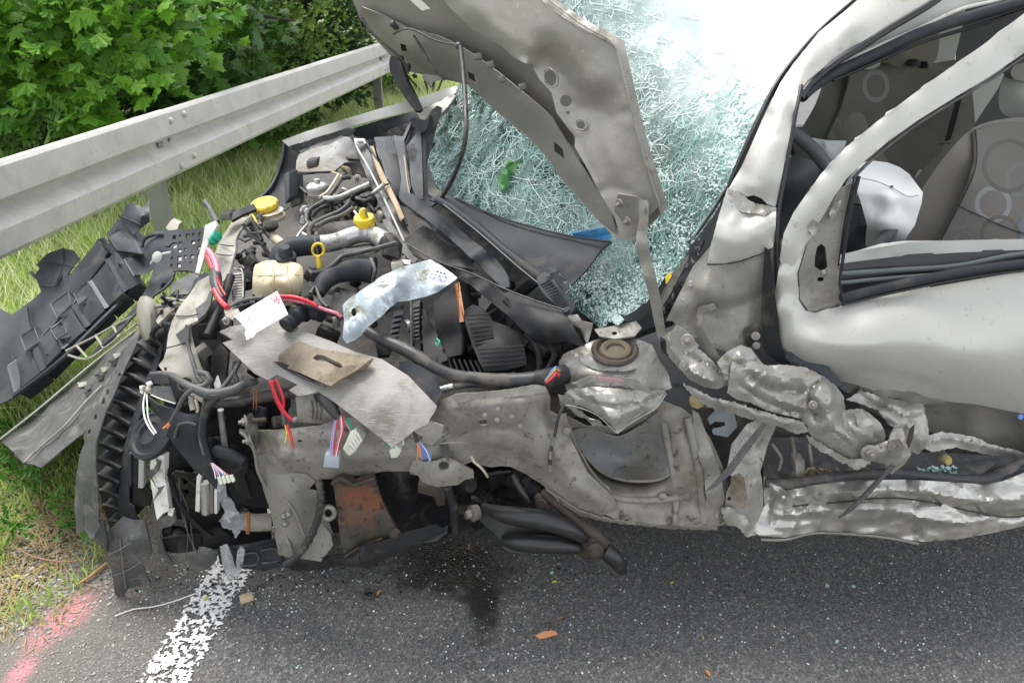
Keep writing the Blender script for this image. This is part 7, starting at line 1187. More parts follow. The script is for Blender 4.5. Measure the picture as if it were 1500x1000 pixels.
# ================= headlamp / radiator support ruins of the car =================
SUP = panel('headlamp_support', [(308, 402, 1.80), (314, 410, 1.78), (306, 436, 1.74), (300, 462, 1.70), (288, 470, 1.68), (276, 476, 1.67), (278, 492, 1.66), (286, 520, 1.62), (296, 545, 1.60), (306, 552, 1.59), (308, 575, 1.58), (296, 590, 1.57), (280, 580, 1.58), (270, 572, 1.59), (262, 560, 1.60), (240, 545, 1.63), (232, 535, 1.65), (240, 525, 1.66), (244, 510, 1.68), (246, 490, 1.71), (252, 470, 1.74), (262, 450, 1.77), (278, 430, 1.80), (290, 412, 1.82)],
             BEIGEP, CAR, ctrl=[(285, 440, 1.76), (268, 470, 1.72), (262, 500, 1.68), (275, 530, 1.62), (290, 450, 1.73), (255, 535, 1.64)], th=6, sp=5, amp=8, sc=12, holes=[(271, 561, 11, 9), [(240, 538), (244, 537), (245, 542), (240, 543)]], jag=.3)
tube('hole_collar', [(261, 562, 1.575), (264, 570, 1.565), (272, 573, 1.56), (282, 568, 1.565), (285, 560, 1.575)], 4, GREYP, SUP)
panel('support_fin', [(286, 452, 1.73), (302, 440, 1.72), (307, 426, 1.74), (312, 424, 1.73), (308, 446, 1.70), (300, 460, 1.68), (290, 468, 1.68)], GREYP, CAR, th=4, sp=4); panel('support_fin', [(257, 490, 1.68), (270, 480, 1.67), (272, 475, 1.67), (277, 478, 1.66), (276, 500, 1.64), (266, 505, 1.65)], GREYP, CAR, th=4, sp=4)
tube('support_ridge', [(242, 510, 1.67), (262, 505, 1.65), (275, 500, 1.635)], 1.8, BLACKP, CAR); tube('support_ridge', [(258, 463, 1.74), (276, 463, 1.71), (290, 460, 1.70)], 1.8, BLACKP, CAR)
panel('dark_support_top', [(300, 398, 1.86), (314, 404, 1.82), (310, 424, 1.78), (300, 432, 1.78), (284, 424, 1.82), (278, 432, 1.82), (284, 410, 1.86), (292, 404, 1.87)], DARKP, CAR, th=6, sp=5)
panel('support_box', [(252, 415, 1.90), (275, 402, 1.92), (292, 398, 1.92), (290, 410, 1.88), (276, 430, 1.84), (262, 432, 1.85), (248, 432, 1.88)], GREYP, CAR, th=30, sp=4, amp=22, sc=20)
for k in range(12): tube('headlamp_fitting', [(random.uniform(226, 270), random.uniform(424, 470), 1.84), (random.uniform(232, 280), random.uniform(430, 480), 1.80)], random.uniform(3, 6), random.choice((BEIGEP, BLACKP, GREYP, BLACKP)), CAR)
for q in ([(238, 446, 1.84), (250, 432, 1.86), (262, 422, 1.88)], [(262, 440, 1.82), (278, 433, 1.8), (305, 435, 1.76)], [(258, 450, 1.80), (270, 447, 1.78)], [(250, 460, 1.79), (264, 459, 1.77)]): tube('plastic_web', q, 2.5, GREYP, CAR)
panel('rough_rib', [(228, 470, 1.80), (240, 452, 1.82), (256, 438, 1.84), (262, 446, 1.82), (246, 460, 1.80), (232, 474, 1.78)], BEIGEP, CAR, th=10, sp=3, amp=14, sc=34, jag=.6)
# two horns
H1 = lathe('horn', P(213, 466, 1.86), (-.75, -.62, .2), [(.03, -.045), (.034, -.02), (.054, -.018), (.060, -.008), (.060, .004), (.050, .009), (.036, .012), (.012, .013)], BEIGEP, CAR, 34)
lathe('horn_motor', P(222, 462, 1.90), (-.75, -.62, .2), [(.02, -.06), (.03, -.05), (.032, -.01), (.026, .0)], BEIGEP, H1, 20)
tube('horn_bracket', [(226, 498, 1.80), (222, 490, 1.80), (228, 480, 1.80), (240, 474, 1.79), (252, 476, 1.77)], 7, DARKP, CAR)
H2 = lathe('horn', P(222, 636, 1.60), (-.35, -.55, .75), [(.03, -.05), (.036, -.025), (.056, -.022), (.066, -.010), (.066, .002), (.056, .006), (.050, .002), (.040, .004), (.030, .012), (.026, .004), (.010, .003)], DARKP, CAR, 38)
# wires at the horn
join('loom_clip', [box_raw(P(random.uniform(208, 220), random.uniform(558, 574), 1.66), .014, .010, .012, Matrix.Rotation(random.random()*3, 3, rv()), .002) for _ in range(7)], FOAM, CAR)
tube('wire', [(213, 576, 1.64), (210, 590, 1.62), (212, 612, 1.58), (220, 628, 1.56), (226, 636, 1.55)], 2.6, WIRE_W, CAR, res=6); tube('wire', [(215, 578, 1.64), (216, 595, 1.61), (218, 615, 1.58), (229, 634, 1.55)], 2.2, WIRE_W, CAR, res=6)
tube('wire', [(214, 596, 1.61), (217, 610, 1.59), (220, 622, 1.57)], 2.0, WIRE_G, CAR, res=6); tube('wire', [(221, 578, 1.63), (238, 585, 1.60), (257, 591, 1.58)], 1.6, WIRE_W, CAR, res=6)
# looms over the support
tube('taped_loom', [(222, 548, 1.66), (234, 547, 1.64), (250, 549, 1.61), (262, 556, 1.58), (274, 564, 1.555), (288, 570, 1.54), (306, 577, 1.53), (325, 576, 1.53), (345, 570, 1.54), (358, 562, 1.56), (376, 558, 1.58)], [7, 8, 9, 10, 12, 14, 17, 17, 15, 13, 10], GREYP, CAR, res=12)
tube('taped_loom', [(274, 498, 1.63), (278, 515, 1.61), (284, 535, 1.58), (290, 552, 1.56), (296, 560, 1.55)], [5, 6, 7, 7, 7], GREYP, CAR); tube('taped_loom', [(290, 545, 1.57), (303, 548, 1.56), (308, 556, 1.55), (300, 564, 1.545), (288, 568, 1.54)], 9, GREYP, CAR)
tube('taped_loom', [(284, 570, 1.535), (272, 578, 1.53), (264, 592, 1.53), (256, 608, 1.53), (248, 620, 1.53)], [8, 7, 7, 6, 5], GREYP, CAR); tube('wire', [(248, 619, 1.528), (243, 624, 1.525), (239, 627, 1.525)], 3, WIRE_O, CAR, res=6); tube('wire', [(249, 621, 1.528), (245, 627, 1.525)], 3, WIRE_P, CAR, res=6)
tube('taped_loom', [(318, 582, 1.53), (306, 592, 1.525), (300, 610, 1.52), (298, 635, 1.515), (303, 660, 1.51), (310, 680, 1.505)], [12, 11, 10, 9, 8, 8], DARKP, CAR, res=10)
tube('taped_loom', [(300, 585, 1.53), (296, 610, 1.525), (293, 640, 1.52), (300, 665, 1.515)], 6, GREYP, CAR)
tube('taped_loom', [(345, 530, 1.60), (343, 545, 1.58), (348, 560, 1.56)], 8, DARKP, CAR); tube('taped_loom', [(352, 528, 1.6), (338, 552, 1.57), (322, 572, 1.54)], 7, GREYP, CAR)
tube('rubber_hose', [(312, 590, 1.545), (340, 588, 1.55), (380, 582, 1.57), (430, 574, 1.59)], [16, 16, 17, 17], RUBBER, CAR, res=14)
tube('hanging_stub', [(280, 580, 1.54), (281, 592, 1.535), (283, 600, 1.53)], 9, BEIGEP, CAR); tube('hanging_stub', [(286, 584, 1.535), (290, 598, 1.53), (289, 603, 1.53)], 5, NECK, CAR)
tube('cooler_pipe', [(323, 600, 1.57), (325, 620, 1.57), (330, 655, 1.56)], 9, ALU, CAR, res=10)
for x in (371, 375): tube('rusty_wire', [(x, 568, 1.545), (x+1, 585, 1.54), (x, 600, 1.545)], 1.8, ORANGE, CAR, res=5)
# red wires under the sheet
for i, pts in enumerate(([(396, 558), (404, 580), (412, 596), (420, 608), (430, 616)], [(404, 556), (412, 574), (416, 590), (413, 602)], [(400, 558), (400, 572), (406, 590), (416, 606), (428, 614)])): tube('red_cable', [(u, v, 1.475-.0003*(v-550)) for u, v in pts], (5.5, 4, 3.5)[i], WIRE_R, CAR, res=8)
tube('taped_loom', [(402, 556, 1.49), (408, 575, 1.478), (414, 600, 1.465), (417, 622, 1.45)], 7, RUBBER, CAR)
for i, m_ in enumerate((WIRE_Y, WIRE_O, WIRE_R, WIRE_R)): tube('wire', [(417+i*1.2, 620, 1.452), (420+i*2.4, 636, 1.445), (422+i*3.0-(i == 0)*5, 648+i*3, 1.442)], 1.8, m_, CAR, res=6)
lathe('ring_terminal', P(432, 614, 1.45), (.5, -.7, .2), [(.005, 0), (.007, .003), (.004, .005)], STEEL, CAR, 12)
for i, m_ in enumerate((WIRE_L, WIRE_L, WIRE_R, WIRE_P, WIRE_W, WIRE_R)): tube('wire', [(492+i*1.8, 608, 1.45), (490+i*2.0+(3 if i > 2 else -2), 630, 1.44-.002*i), (486+i*2.3+random.uniform(-1.5, 1.5), 650, 1.43), (484+i*2.1, 668, 1.425)], 1.9, m_, CAR, res=6)
tube('black_sleeve', [(470, 576, 1.50), (482, 590, 1.47), (490, 604, 1.455), (496, 612, 1.45)], [24, 22, 16, 12], RUBBER, CAR, res=12)
slab('grey_connector', [(476, 664, 1.425), (497, 666, 1.425), (496, 686, 1.418), (473, 684, 1.418)], (0, .03, -.005), M('grey_connector', (.34, .38, .42), .45), CAR, bev=.002)
for i, m_ in enumerate((WIRE_P, WIRE_G, WIRE_G)): tube('wire', [(502+i*3, 612, 1.45), (508+i*3, 622, 1.44), (514+i*1.5, 632, 1.435)], 2.4, m_, CAR, res=6)
IVC = M('ivory_connector', (.62, .64, .52), .45)
WC = slab('white_connector', [(513, 632, 1.43), (521, 628, 1.43), (531, 644, 1.425), (520, 662, 1.42), (511, 668, 1.42), (502, 657, 1.42)], (.004, .03, -.004), IVC, CAR, bev=.0015)
for k in range(5): slab('connector_rib', [(507+k*4.0, 655-k*4.6, 1.416), (509+k*4.0, 653-k*4.6, 1.416), (518+k*3.2, 660-k*3.6, 1.416), (516+k*3.2, 662-k*3.6, 1.416)], (0, .004, 0), FOAM, WC)
slab('white_connector', [(570, 660, 1.415), (580, 652, 1.415), (588, 660, 1.41), (582, 670, 1.41), (573, 671, 1.41)], (0, .03, 0), IVC, CAR, bev=.0015); tube('wire', [(561, 646, 1.425), (570, 652, 1.42), (578, 656, 1.415)], 2.4, WIRE_G, CAR); tube('wire', [(590, 640, 1.42), (591, 652, 1.415)], 2.2, WIRE_W, CAR)
tube('black_sleeve', [(607, 632, 1.43), (610, 642, 1.425), (612, 648, 1.42)], 6, RUBBER, CAR)
for i, m_ in enumerate((WIRE_O, WIRE_O, WIRE_O, WIRE_BL, WIRE_BL, WIRE_BL, WIRE_W, WIRE_BL)): tube('wire', [(611+i*.6, 646, 1.42), (612+i*2.1, 660, 1.412), (612+i*3.0+random.uniform(-2, 2), 672+random.uniform(-4, 5), 1.408)], 1.7, m_, CAR, res=5)
for i in range(7): tube('wire', [(309+i*.5, 678, 1.50), (314+i*2.6, 690+i*.3, 1.485), (316+i*4.4, 708-abs(3-i)*2.5, 1.47)], 1.5, (WIRE_W, WIRE_P, WIRE_W, WIRE_BL, WIRE_W, WIRE_W, WIRE_P)[i], CAR, res=6)
for i in range(4): slab('wire_terminal', [(318+i*6, 700+i*-1.0, 1.468), (322+i*6, 699-i*1.0, 1.468), (326+i*6, 708-i*1.2, 1.462), (322+i*6, 710-i*1.2, 1.462)], (0, .005, 0), IVC, CAR)
# dark plastic wing and crushed shell in the middle
panel('front_wing_shell', [(216, 580, 1.63), (230, 592, 1.60), (256, 600, 1.57), (274, 606, 1.56), (292, 606, 1.55), (296, 640, 1.535), (304, 668, 1.525), (318, 690, 1.51), (332, 704, 1.50), (328, 712, 1.50), (316, 716, 1.505), (300, 700, 1.515), (286, 690, 1.525), (270, 670, 1.54), (256, 652, 1.555), (246, 640, 1.57), (242, 646, 1.57), (246, 628, 1.57), (232, 610, 1.60), (222, 600, 1.62)], DARKP, CAR,
      ctrl=[(262, 622, 1.54), (285, 640, 1.52), (300, 675, 1.508), (255, 635, 1.555), (275, 655, 1.55)], th=4, sp=5, amp=8, sc=12, jag=.4)
tube('shell_ridge', [(256, 640, 1.548), (262, 622, 1.535), (276, 619, 1.53), (288, 622, 1.525)], 4, GREYP, CAR)
panel('shell_web', [(222, 565, 1.66), (250, 566, 1.64), (258, 590, 1.60), (236, 586, 1.62), (222, 578, 1.64)], GREYP, CAR, th=4, sp=5, amp=6); panel('shell_web', [(222, 548, 1.70), (246, 552, 1.68), (250, 562, 1.66), (226, 562, 1.68)], BLACKP, CAR, th=4, sp=5)
panel('crushed_plastic_strip', [(318, 706, 1.49), (328, 702, 1.485), (334, 728, 1.47), (346, 745, 1.46), (356, 762, 1.455), (352, 780, 1.45), (345, 788, 1.45), (340, 776, 1.455), (328, 772, 1.465), (322, 762, 1.475), (330, 750, 1.475), (320, 730, 1.485)], M('scuffed_clear_grey', (.22, .23, .25), .3, 0, bump=((60, .6),)), CAR, ctrl=[(338, 758, 1.44), (332, 740, 1.468)], th=3, sp=3, amp=26, sc=26, jag=1, k='lin', ang=30)
# dark pieces between shell and frame rail
panel('intercooler_duct', [(314, 655, 1.54), (340, 660, 1.53), (360, 672, 1.53), (364, 680, 1.53), (358, 700, 1.53), (368, 728, 1.53), (356, 732, 1.53), (336, 700, 1.53), (318, 672, 1.53)], BLACKP, CAR, ctrl=[(345, 685, 1.50)], th=8, sp=5, amp=12)
tube('duct_pipe', [(318, 660, 1.53), (335, 665, 1.51), (358, 676, 1.50)], [18, 18, 14], DARKP, CAR, res=14)
panel('duct_cover', [(326, 695, 1.56), (370, 690, 1.56), (385, 715, 1.56), (395, 745, 1.56), (370, 742, 1.55), (345, 735, 1.54)], BLK, CAR, th=8, sp=6, amp=20)
join('radiator_tube', [slab_raw([(288, 698, 1.56), (294, 700, 1.56), (292, 750, 1.57), (286, 748, 1.57)], (0, .02, 0)), slab_raw([(314, 716, 1.54), (318, 718, 1.54), (318, 752, 1.55), (314, 752, 1.55)], (0, .02, 0))], FOAM, CAR)
tube('drier_bottle', [(300, 706, 1.56), (302, 728, 1.56), (302, 750, 1.565)], 14, ALU, CAR, res=16); tube('cooler_pipe', [(310, 700, 1.56), (311, 750, 1.56)], 6, STEEL, CAR)
panel('dark_grille_lattice', [(255, 690, 1.62), (288, 695, 1.60), (286, 745, 1.60), (262, 740, 1.62), (250, 720, 1.63)], SEAL, CAR, th=6, sp=8, holes=[[(266, 700), (280, 704), (270, 712)], [(268, 716), (282, 718), (270, 728)]])
for q in ([(262, 692, 1.60), (286, 712, 1.58)], [(286, 700, 1.58), (264, 716, 1.60)], [(262, 716, 1.6), (286, 734, 1.58)], [(286, 718, 1.58), (262, 738, 1.6)]): tube('lattice_bar', q, 2.5, DARKP, CAR)
# white foam bumper bar end
panel('white_bar', [(222, 665, 1.56), (240, 668, 1.55), (242, 700, 1.55), (246, 730, 1.55), (248, 748, 1.55), (238, 752, 1.55), (230, 762, 1.55), (226, 740, 1.56), (220, 700, 1.56), (220, 680, 1.56)], FOAM, CAR, ctrl=[(232, 710, 1.54)], th=20, sp=5)
panel('bar_shadow_rib', [(212, 690, 1.548), (224, 688, 1.545), (230, 678, 1.542), (228, 672, 1.542), (236, 676, 1.54), (232, 690, 1.54), (222, 700, 1.545), (230, 715, 1.54), (240, 712, 1.54), (234, 722, 1.54), (224, 735, 1.545), (232, 716, 1.545)], GREYP, CAR, th=3, sp=4)
slab('lamp_bracket', [(188, 665, 1.60), (192, 664, 1.60), (192, 712, 1.60), (188, 708, 1.60)], (0, .03, 0), BUMPP, CAR); slab('lamp_bracket', [(203, 666, 1.585), (211, 665, 1.585), (210, 715, 1.59), (202, 715, 1.59)], (0, .03, 0), TRIM, CAR, bev=.002); slab('lamp_bracket', [(192, 668, 1.605), (203, 672, 1.60), (202, 712, 1.60), (192, 706, 1.605)], (0, .02, 0), BLACKP, CAR)
panel('lower_curve_strip', [(230, 762, 1.55), (256, 748, 1.545), (258, 762, 1.54), (250, 770, 1.54), (236, 774, 1.545), (234, 786, 1.55), (240, 806, 1.56), (254, 826, 1.57), (248, 826, 1.575), (232, 806, 1.57), (228, 780, 1.56)], GREYP, CAR, th=5, sp=5, amp=4)
slab('white_stop', [(246, 748, 1.535), (254, 747, 1.535), (252, 756, 1.535), (246, 754, 1.535)], (0, .01, 0), FOAM, CAR)
for q, w in (([(250, 700), (262, 735), (285, 765), (310, 786)], 8), ([(258, 706), (275, 745), (282, 790), (284, 815)], 1.5), ([(262, 700), (266, 740), (275, 780), (272, 820)], 1.5), ([(262, 738), (290, 768), (300, 778)], 4), ([(248, 808), (254, 818), (272, 818)], 2), ([(230, 698), (250, 705), (260, 730), (275, 780), (290, 812)], 2)): tube('loose_strand' if w < 3 else 'black_strut', [(u, v, 1.56) for u, v in q], w, GREYP if w < 3 else BLK, CAR)
LW = []
for q in ([(232, 790), (262, 785), (296, 782), (290, 806), (262, 810), (240, 808)], [(296, 778), (320, 772), (345, 790), (320, 806), (298, 800)]): panel('broken_shell', [(u, v, 1.575) for u, v in q], BLK, CAR, th=5, sp=6, amp=20, sc=12)
panel('fascia_base', [(275, 818, 1.56), (290, 808, 1.56), (300, 806, 1.56), (318, 805, 1.56), (318, 820, 1.56), (300, 835, 1.57), (284, 838, 1.58)], GREYP, CAR, ctrl=[(300, 818, 1.54)], th=5, sp=5, amp=4)
panel('fascia_base', [(318, 804, 1.56), (350, 798, 1.55), (400, 790, 1.53), (406, 800, 1.53), (412, 812, 1.52), (415, 828, 1.52), (390, 836, 1.54), (350, 832, 1.56), (322, 826, 1.57)], DARKP, CAR, ctrl=[(360, 815, 1.53)], th=6, sp=5, amp=8)
for q in ([(352, 812), (376, 810), (376, 826), (352, 828)], [(382, 806), (404, 803), (408, 820), (384, 824)]): tube('fascia_rib', [(u, v, 1.525) for u, v in q], 2.5, GREYP, CAR)
tube('fascia_rib', [(318, 812, 1.55), (360, 804, 1.535), (402, 796, 1.52)], 3, BLACKP, CAR)
panel('fascia_base', [(408, 824, 1.52), (440, 820, 1.50), (500, 815, 1.46), (528, 808, 1.45), (524, 822, 1.45), (470, 834, 1.50), (430, 836, 1.53)], BLACKP, CAR, th=10, sp=5, amp=10, jag=.4)
panel('torn_black_flap', [(526, 800, 1.45), (560, 792, 1.455), (600, 778, 1.47), (640, 768, 1.48), (650, 776, 1.48), (612, 794, 1.465), (560, 812, 1.45), (528, 828, 1.44)], BLACKP, CAR, th=4, sp=5, amp=8)
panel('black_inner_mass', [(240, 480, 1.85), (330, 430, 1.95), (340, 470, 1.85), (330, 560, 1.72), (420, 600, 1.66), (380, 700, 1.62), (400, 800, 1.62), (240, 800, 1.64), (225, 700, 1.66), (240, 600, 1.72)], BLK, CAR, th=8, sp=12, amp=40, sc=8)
clutter(40, 240, 400, 590, 800, lambda u, v: 1.64, (BLK, BLK, DARKP, BLACKP, ENG), 12, 34, 'crushed_front_piece'); clutter(24, 300, 480, 480, 620, lambda u, v: 1.80-(v-480)*.0012, (BLK, BLACKP, ENG, BEIGEP), 14, 36)
panel('dark_bracket', [(318, 484, 1.68), (324, 486, 1.66), (322, 505, 1.64), (334, 520, 1.62), (330, 560, 1.60), (318, 590, 1.60), (308, 580, 1.61), (310, 520, 1.65), (318, 500, 1.66)], BLACKP, CAR, th=6, sp=5, amp=10)
panel('white_wedge', [(313, 562, 1.56), (318, 550, 1.56), (323, 566, 1.55), (316, 572, 1.55)], FOAM, CAR, th=4, sp=4)
# ================= loose things =================
def thing(o, label, cat): rebase(o); tag(o, label, cat); return o
TRAYS = 1
M_EDGE = M('pale_plastic_edge', (.13, .135, .14), .5)
# big torn bumper cover on the verge
BC = panel('bumper_cover', [(-60, 500, 2.75), (0, 452, 2.85), (8, 456, 2.82), (17, 461, 2.79), (50, 437, 2.86), (60, 427, 2.88), (54, 410, 2.92), (41, 399, 2.96), (46, 396, 2.96), (52, 402, 2.94), (58, 392, 2.97), (53, 388, 2.98), (62, 378, 3.0), (70, 371, 3.01), (92, 363, 3.02), (108, 367, 3.0), (116, 378, 2.96), (98, 402, 2.88), (110, 398, 2.88), (125, 380, 2.92), (143, 350, 2.98), (151, 348, 2.97), (158, 352, 2.95), (156, 342, 2.97), (172, 322, 3.02), (182, 320, 3.0), (196, 336, 2.93), (204, 366, 2.83), (206, 392, 2.74), (204, 416, 2.66), (198, 422, 2.63), (170, 452, 2.55), (140, 482, 2.47), (110, 512, 2.40), (88, 530, 2.36), (60, 556, 2.33), (20, 582, 2.30), (-60, 620, 2.2)],
           BUMPP, None, ctrl=[(92, 400, 2.94), (120, 420, 2.80), (150, 400, 2.80), (180, 390, 2.74), (165, 430, 2.62), (60, 500, 2.52), (30, 520, 2.50), (100, 470, 2.60), (190, 350, 2.9), (0, 540, 2.42)], th=5, sp=5, k='tps', sm=4, amp=4, sc=6, ang=30, cr=[([(40, 450), (44, 478), (56, 498)], 20, 4), ([(143, 352), (120, 385), (95, 420), (60, 455)], -30, 6), ([(204, 368), (170, 372), (156, 380)], 20, 4), ([(62, 430), (90, 425), (100, 402)], -20, 4)],
           holes=[[(147, 352), (152, 346), (160, 356), (152, 361)], [(152, 430), (160, 420), (162, 418), (157, 428)], [(97, 482), (104, 473), (108, 472), (102, 482)]])
for q, w in (([(155, 380, 2.80), (166, 406, 2.70), (180, 427, 2.60)], 5), ([(129, 413, 2.74), (142, 436, 2.64), (153, 454, 2.53)], 5), ([(106, 448, 2.64), (116, 466, 2.56), (125, 481, 2.47)], 5), ([(74, 476, 2.58), (84, 492, 2.50), (94, 510, 2.40)], 5),
             ([(155, 380, 2.80), (130, 412, 2.74), (106, 448, 2.64), (76, 477, 2.58), (55, 500, 2.53)], 3), ([(68, 383, 2.93), (92, 388, 2.92), (112, 392, 2.88)], 2), ([(92, 364, 2.99), (92, 392, 2.91), (80, 420, 2.86)], 2), ([(58, 418, 2.9), (80, 420, 2.85), (92, 402, 2.88)], 2), ([(47, 500, 2.52), (70, 520, 2.45)], 4), ([(18, 520, 2.5), (35, 545, 2.42)], 4), ([(40, 450, 2.78), (44, 478, 2.66), (56, 498, 2.54)], 3), ([(204, 416, 2.65), (150, 468, 2.50), (88, 528, 2.35), (20, 580, 2.29)], 7)):
    tube('stiffening_rib', on('bumper_cover', [p[:2] for p in q], .03 if w > 2.5 else .006), w, BUMPP if w > 2.5 else DARKP, BC, res=6)
for cs, dd in (([(74, 445, 2.62), (100, 428, 2.70), (104, 446, 2.62), (84, 466, 2.54)], (0, .04, -.06)), ([(108, 430, 2.62), (128, 414, 2.68), (134, 430, 2.6), (116, 446, 2.54)], (0, .03, -.05)), ([(158, 345, 2.90), (176, 336, 2.92), (198, 352, 2.84), (206, 372, 2.76), (186, 368, 2.78), (172, 366, 2.8)], (-.02, .06, -.04)), ([(182, 380, 2.72), (198, 374, 2.74), (208, 392, 2.66), (196, 404, 2.62)], (-.02, .06, -.05)), ([(30, 492, 2.5), (50, 480, 2.54), (58, 500, 2.46), (38, 514, 2.42)], (0, .03, -.05)), ([(74, 482, 2.48), (92, 470, 2.5), (98, 488, 2.42), (84, 498, 2.38)], (0, .03, -.05))):
    qq = [on('bumper_cover', [p[:2]], (.10, .03, .05, .12, .08, .04)[i_])[0] for i_, p in enumerate(cs)]; bx_ = slab('moulded_box', qq, (.02, .08, -.02), BUMPP, BC, bev=.004)
    tube('box_edge_light', [(u, v, y-.004) for u, v, y in qq]+[(qq[0][0], qq[0][1], qq[0][2]-.004)], 1.6, M_EDGE, bx_, res=5, sp=200)  # lighter outlines put edge light into the colour to show the boxes
for i_, cs in enumerate(([(157, 381), (170, 368), (206, 414), (182, 428)], [(131, 413), (155, 384), (180, 429), (155, 452)], [(107, 449), (129, 416), (153, 454), (126, 480)], [(77, 479), (104, 452), (124, 483), (92, 511)], [(46, 508), (74, 481), (90, 513), (60, 544)], [(12, 536), (44, 510), (58, 546), (22, 574)])):
    t_ = ((.05, .09, .06, .03), (.03, .08, .07, .03), (.06, .10, .05, .02), (.03, .07, .06, .04), (.06, .09, .04, .02), (.04, .06, .05, .02))[i_]
    qq = [on('bumper_cover', [p], o_)[0] for p, o_ in zip(cs, t_)]; tr_ = slab('tray', qq, (.01, .05, -.06), BUMPP, BC, bev=.003)
    a_, b_ = qq[0], qq[3]; slab('tray_rib', [(a_[0]-2, a_[1], a_[2]-.022), (a_[0]+1.5, a_[1]-1, a_[2]-.022), (b_[0]+1.5, b_[1]-1, b_[2]-.02), (b_[0]-2, b_[1], b_[2]-.02)], (0, .05, 0), M_EDGE if i_ % 2 else BUMPP, tr_)
for i_, cs in enumerate(([(102, 402), (143, 352), (157, 370), (152, 380), (112, 438), (98, 432)], [(160, 352), (176, 322), (200, 346), (206, 368), (190, 378), (168, 366)])):
    qq = [on('bumper_cover', [p], (.02, .06, .05, .03, .01, .03)[n_2])[0] for n_2, p in enumerate(cs)]; slab('upper_facet', qq, (.01, .05, -.03), BUMPP, BC, bev=.003)
slab('slot', on('bumper_cover', [(147, 352), (152, 348), (158, 358), (152, 362)], .075), (0, .01, 0), SEAL, BC)
for k in range(5): slab('date_stamp_mark', [(170+k*1.8, 386+k*2.6, 2.70), (175+k*1.8, 384+k*2.6, 2.70), (176+k*1.8, 386+k*2.6, 2.695), (171+k*1.8, 388+k*2.6, 2.695)], (0, .002, 0), SEAL, BC)
thing(BC, 'big torn blue-grey bumper cover with moulded boxes lying inside up on the verge grass', 'bumper cover')
BT = panel('bumper_end_piece', [(174, 318, 2.96), (182, 308, 2.97), (184, 300, 2.98), (196, 297, 2.97), (208, 304, 2.95), (216, 296, 2.97), (219, 290, 2.99), (219, 325, 2.9), (212, 330, 2.88), (196, 344, 2.84), (186, 332, 2.88)], BUMPP, None, ctrl=[(192, 318, 2.90), (208, 316, 2.88), (200, 330, 2.86)], th=4, sp=5, k='lin')
tube('folded_edge', [(174, 316, 2.94), (188, 322, 2.88), (206, 330, 2.86)], 3, DARKP, BT); thing(BT, 'pale snapped bumper end piece sticking up against the barrier post', 'bumper fragment')
FP2 = panel('headlamp_shell', [(208, 352, 2.5), (216, 344, 2.52), (228, 338, 2.52), (242, 338, 2.5), (244, 334, 2.5), (250, 324, 2.52), (256, 328, 2.5), (262, 336, 2.46), (262, 350, 2.4), (256, 400, 2.22), (250, 412, 2.2), (240, 420, 2.2), (220, 434, 2.2), (200, 454, 2.16), (180, 478, 2.12), (160, 500, 2.1), (134, 520, 2.08), (148, 500, 2.12), (168, 480, 2.16), (186, 462, 2.2), (204, 440, 2.24), (216, 420, 2.28), (224, 396, 2.34), (212, 376, 2.42), (206, 364, 2.46)], BUMPP, CAR, ctrl=[(236, 380, 2.38), (240, 352, 2.38), (240, 405, 2.18), (225, 415, 2.16)], th=5, sp=6, k='tps')
tube('shell_rim', [(208, 362, 2.44), (212, 350, 2.46), (226, 344, 2.46), (246, 344, 2.42), (262, 345, 2.38)], 5, DARKP, CAR); tube('shell_rim', [(254, 408, 2.16), (244, 420, 2.14), (222, 436, 2.14), (200, 458, 2.1), (176, 484, 2.06), (150, 506, 2.04)], 4, GREYP, CAR)
slab('metal_tab', [(242, 334, 2.44), (250, 323, 2.46), (262, 328, 2.42), (260, 336, 2.40), (250, 340, 2.4)], (0, .03, 0), BEIGEP, CAR, bev=.002)
tube('white_lever', [(222, 386, 2.22), (230, 376, 2.22), (240, 372, 2.2), (252, 370, 2.18)], 5, TRIM, CAR); lathe('white_pivot', P(232, 377, 2.2), (-.2, -.8, .5), [(.016, 0), (.018, .006), (.010, .010)], TRIM, CAR, 16)
HL = []
for i in range(5):
    for j in range(5):
        if (i*5+j*3+i*j) % 3 != 1: uu, vv = 253+j*9.5-i*.8, 345+i*10.5-j*1.2; hw = (5, 3, 6.5, 4, 5.5)[(i*2+j) % 5]; HL.append([(uu, vv), (uu+hw, vv-.6), (uu+hw-.4, vv+hw), (uu-.4, vv+hw+.4)])
FB = panel('fuse_box_plate', [(240, 338, 2.2), (262, 336, 2.18), (303, 334, 2.1), (299, 355, 2.07), (294, 378, 2.02), (288, 400, 1.97), (274, 396, 1.98), (252, 397, 2.0), (248, 392, 2.02), (252, 362, 2.1), (240, 360, 2.12)], DARKP, CAR, th=5, sp=6, holes=HL)
slab('pale_backing', [(255, 362, 2.2), (296, 356, 2.16), (288, 396, 2.08), (254, 394, 2.1)], (0, .02, 0), FOAM, CAR)
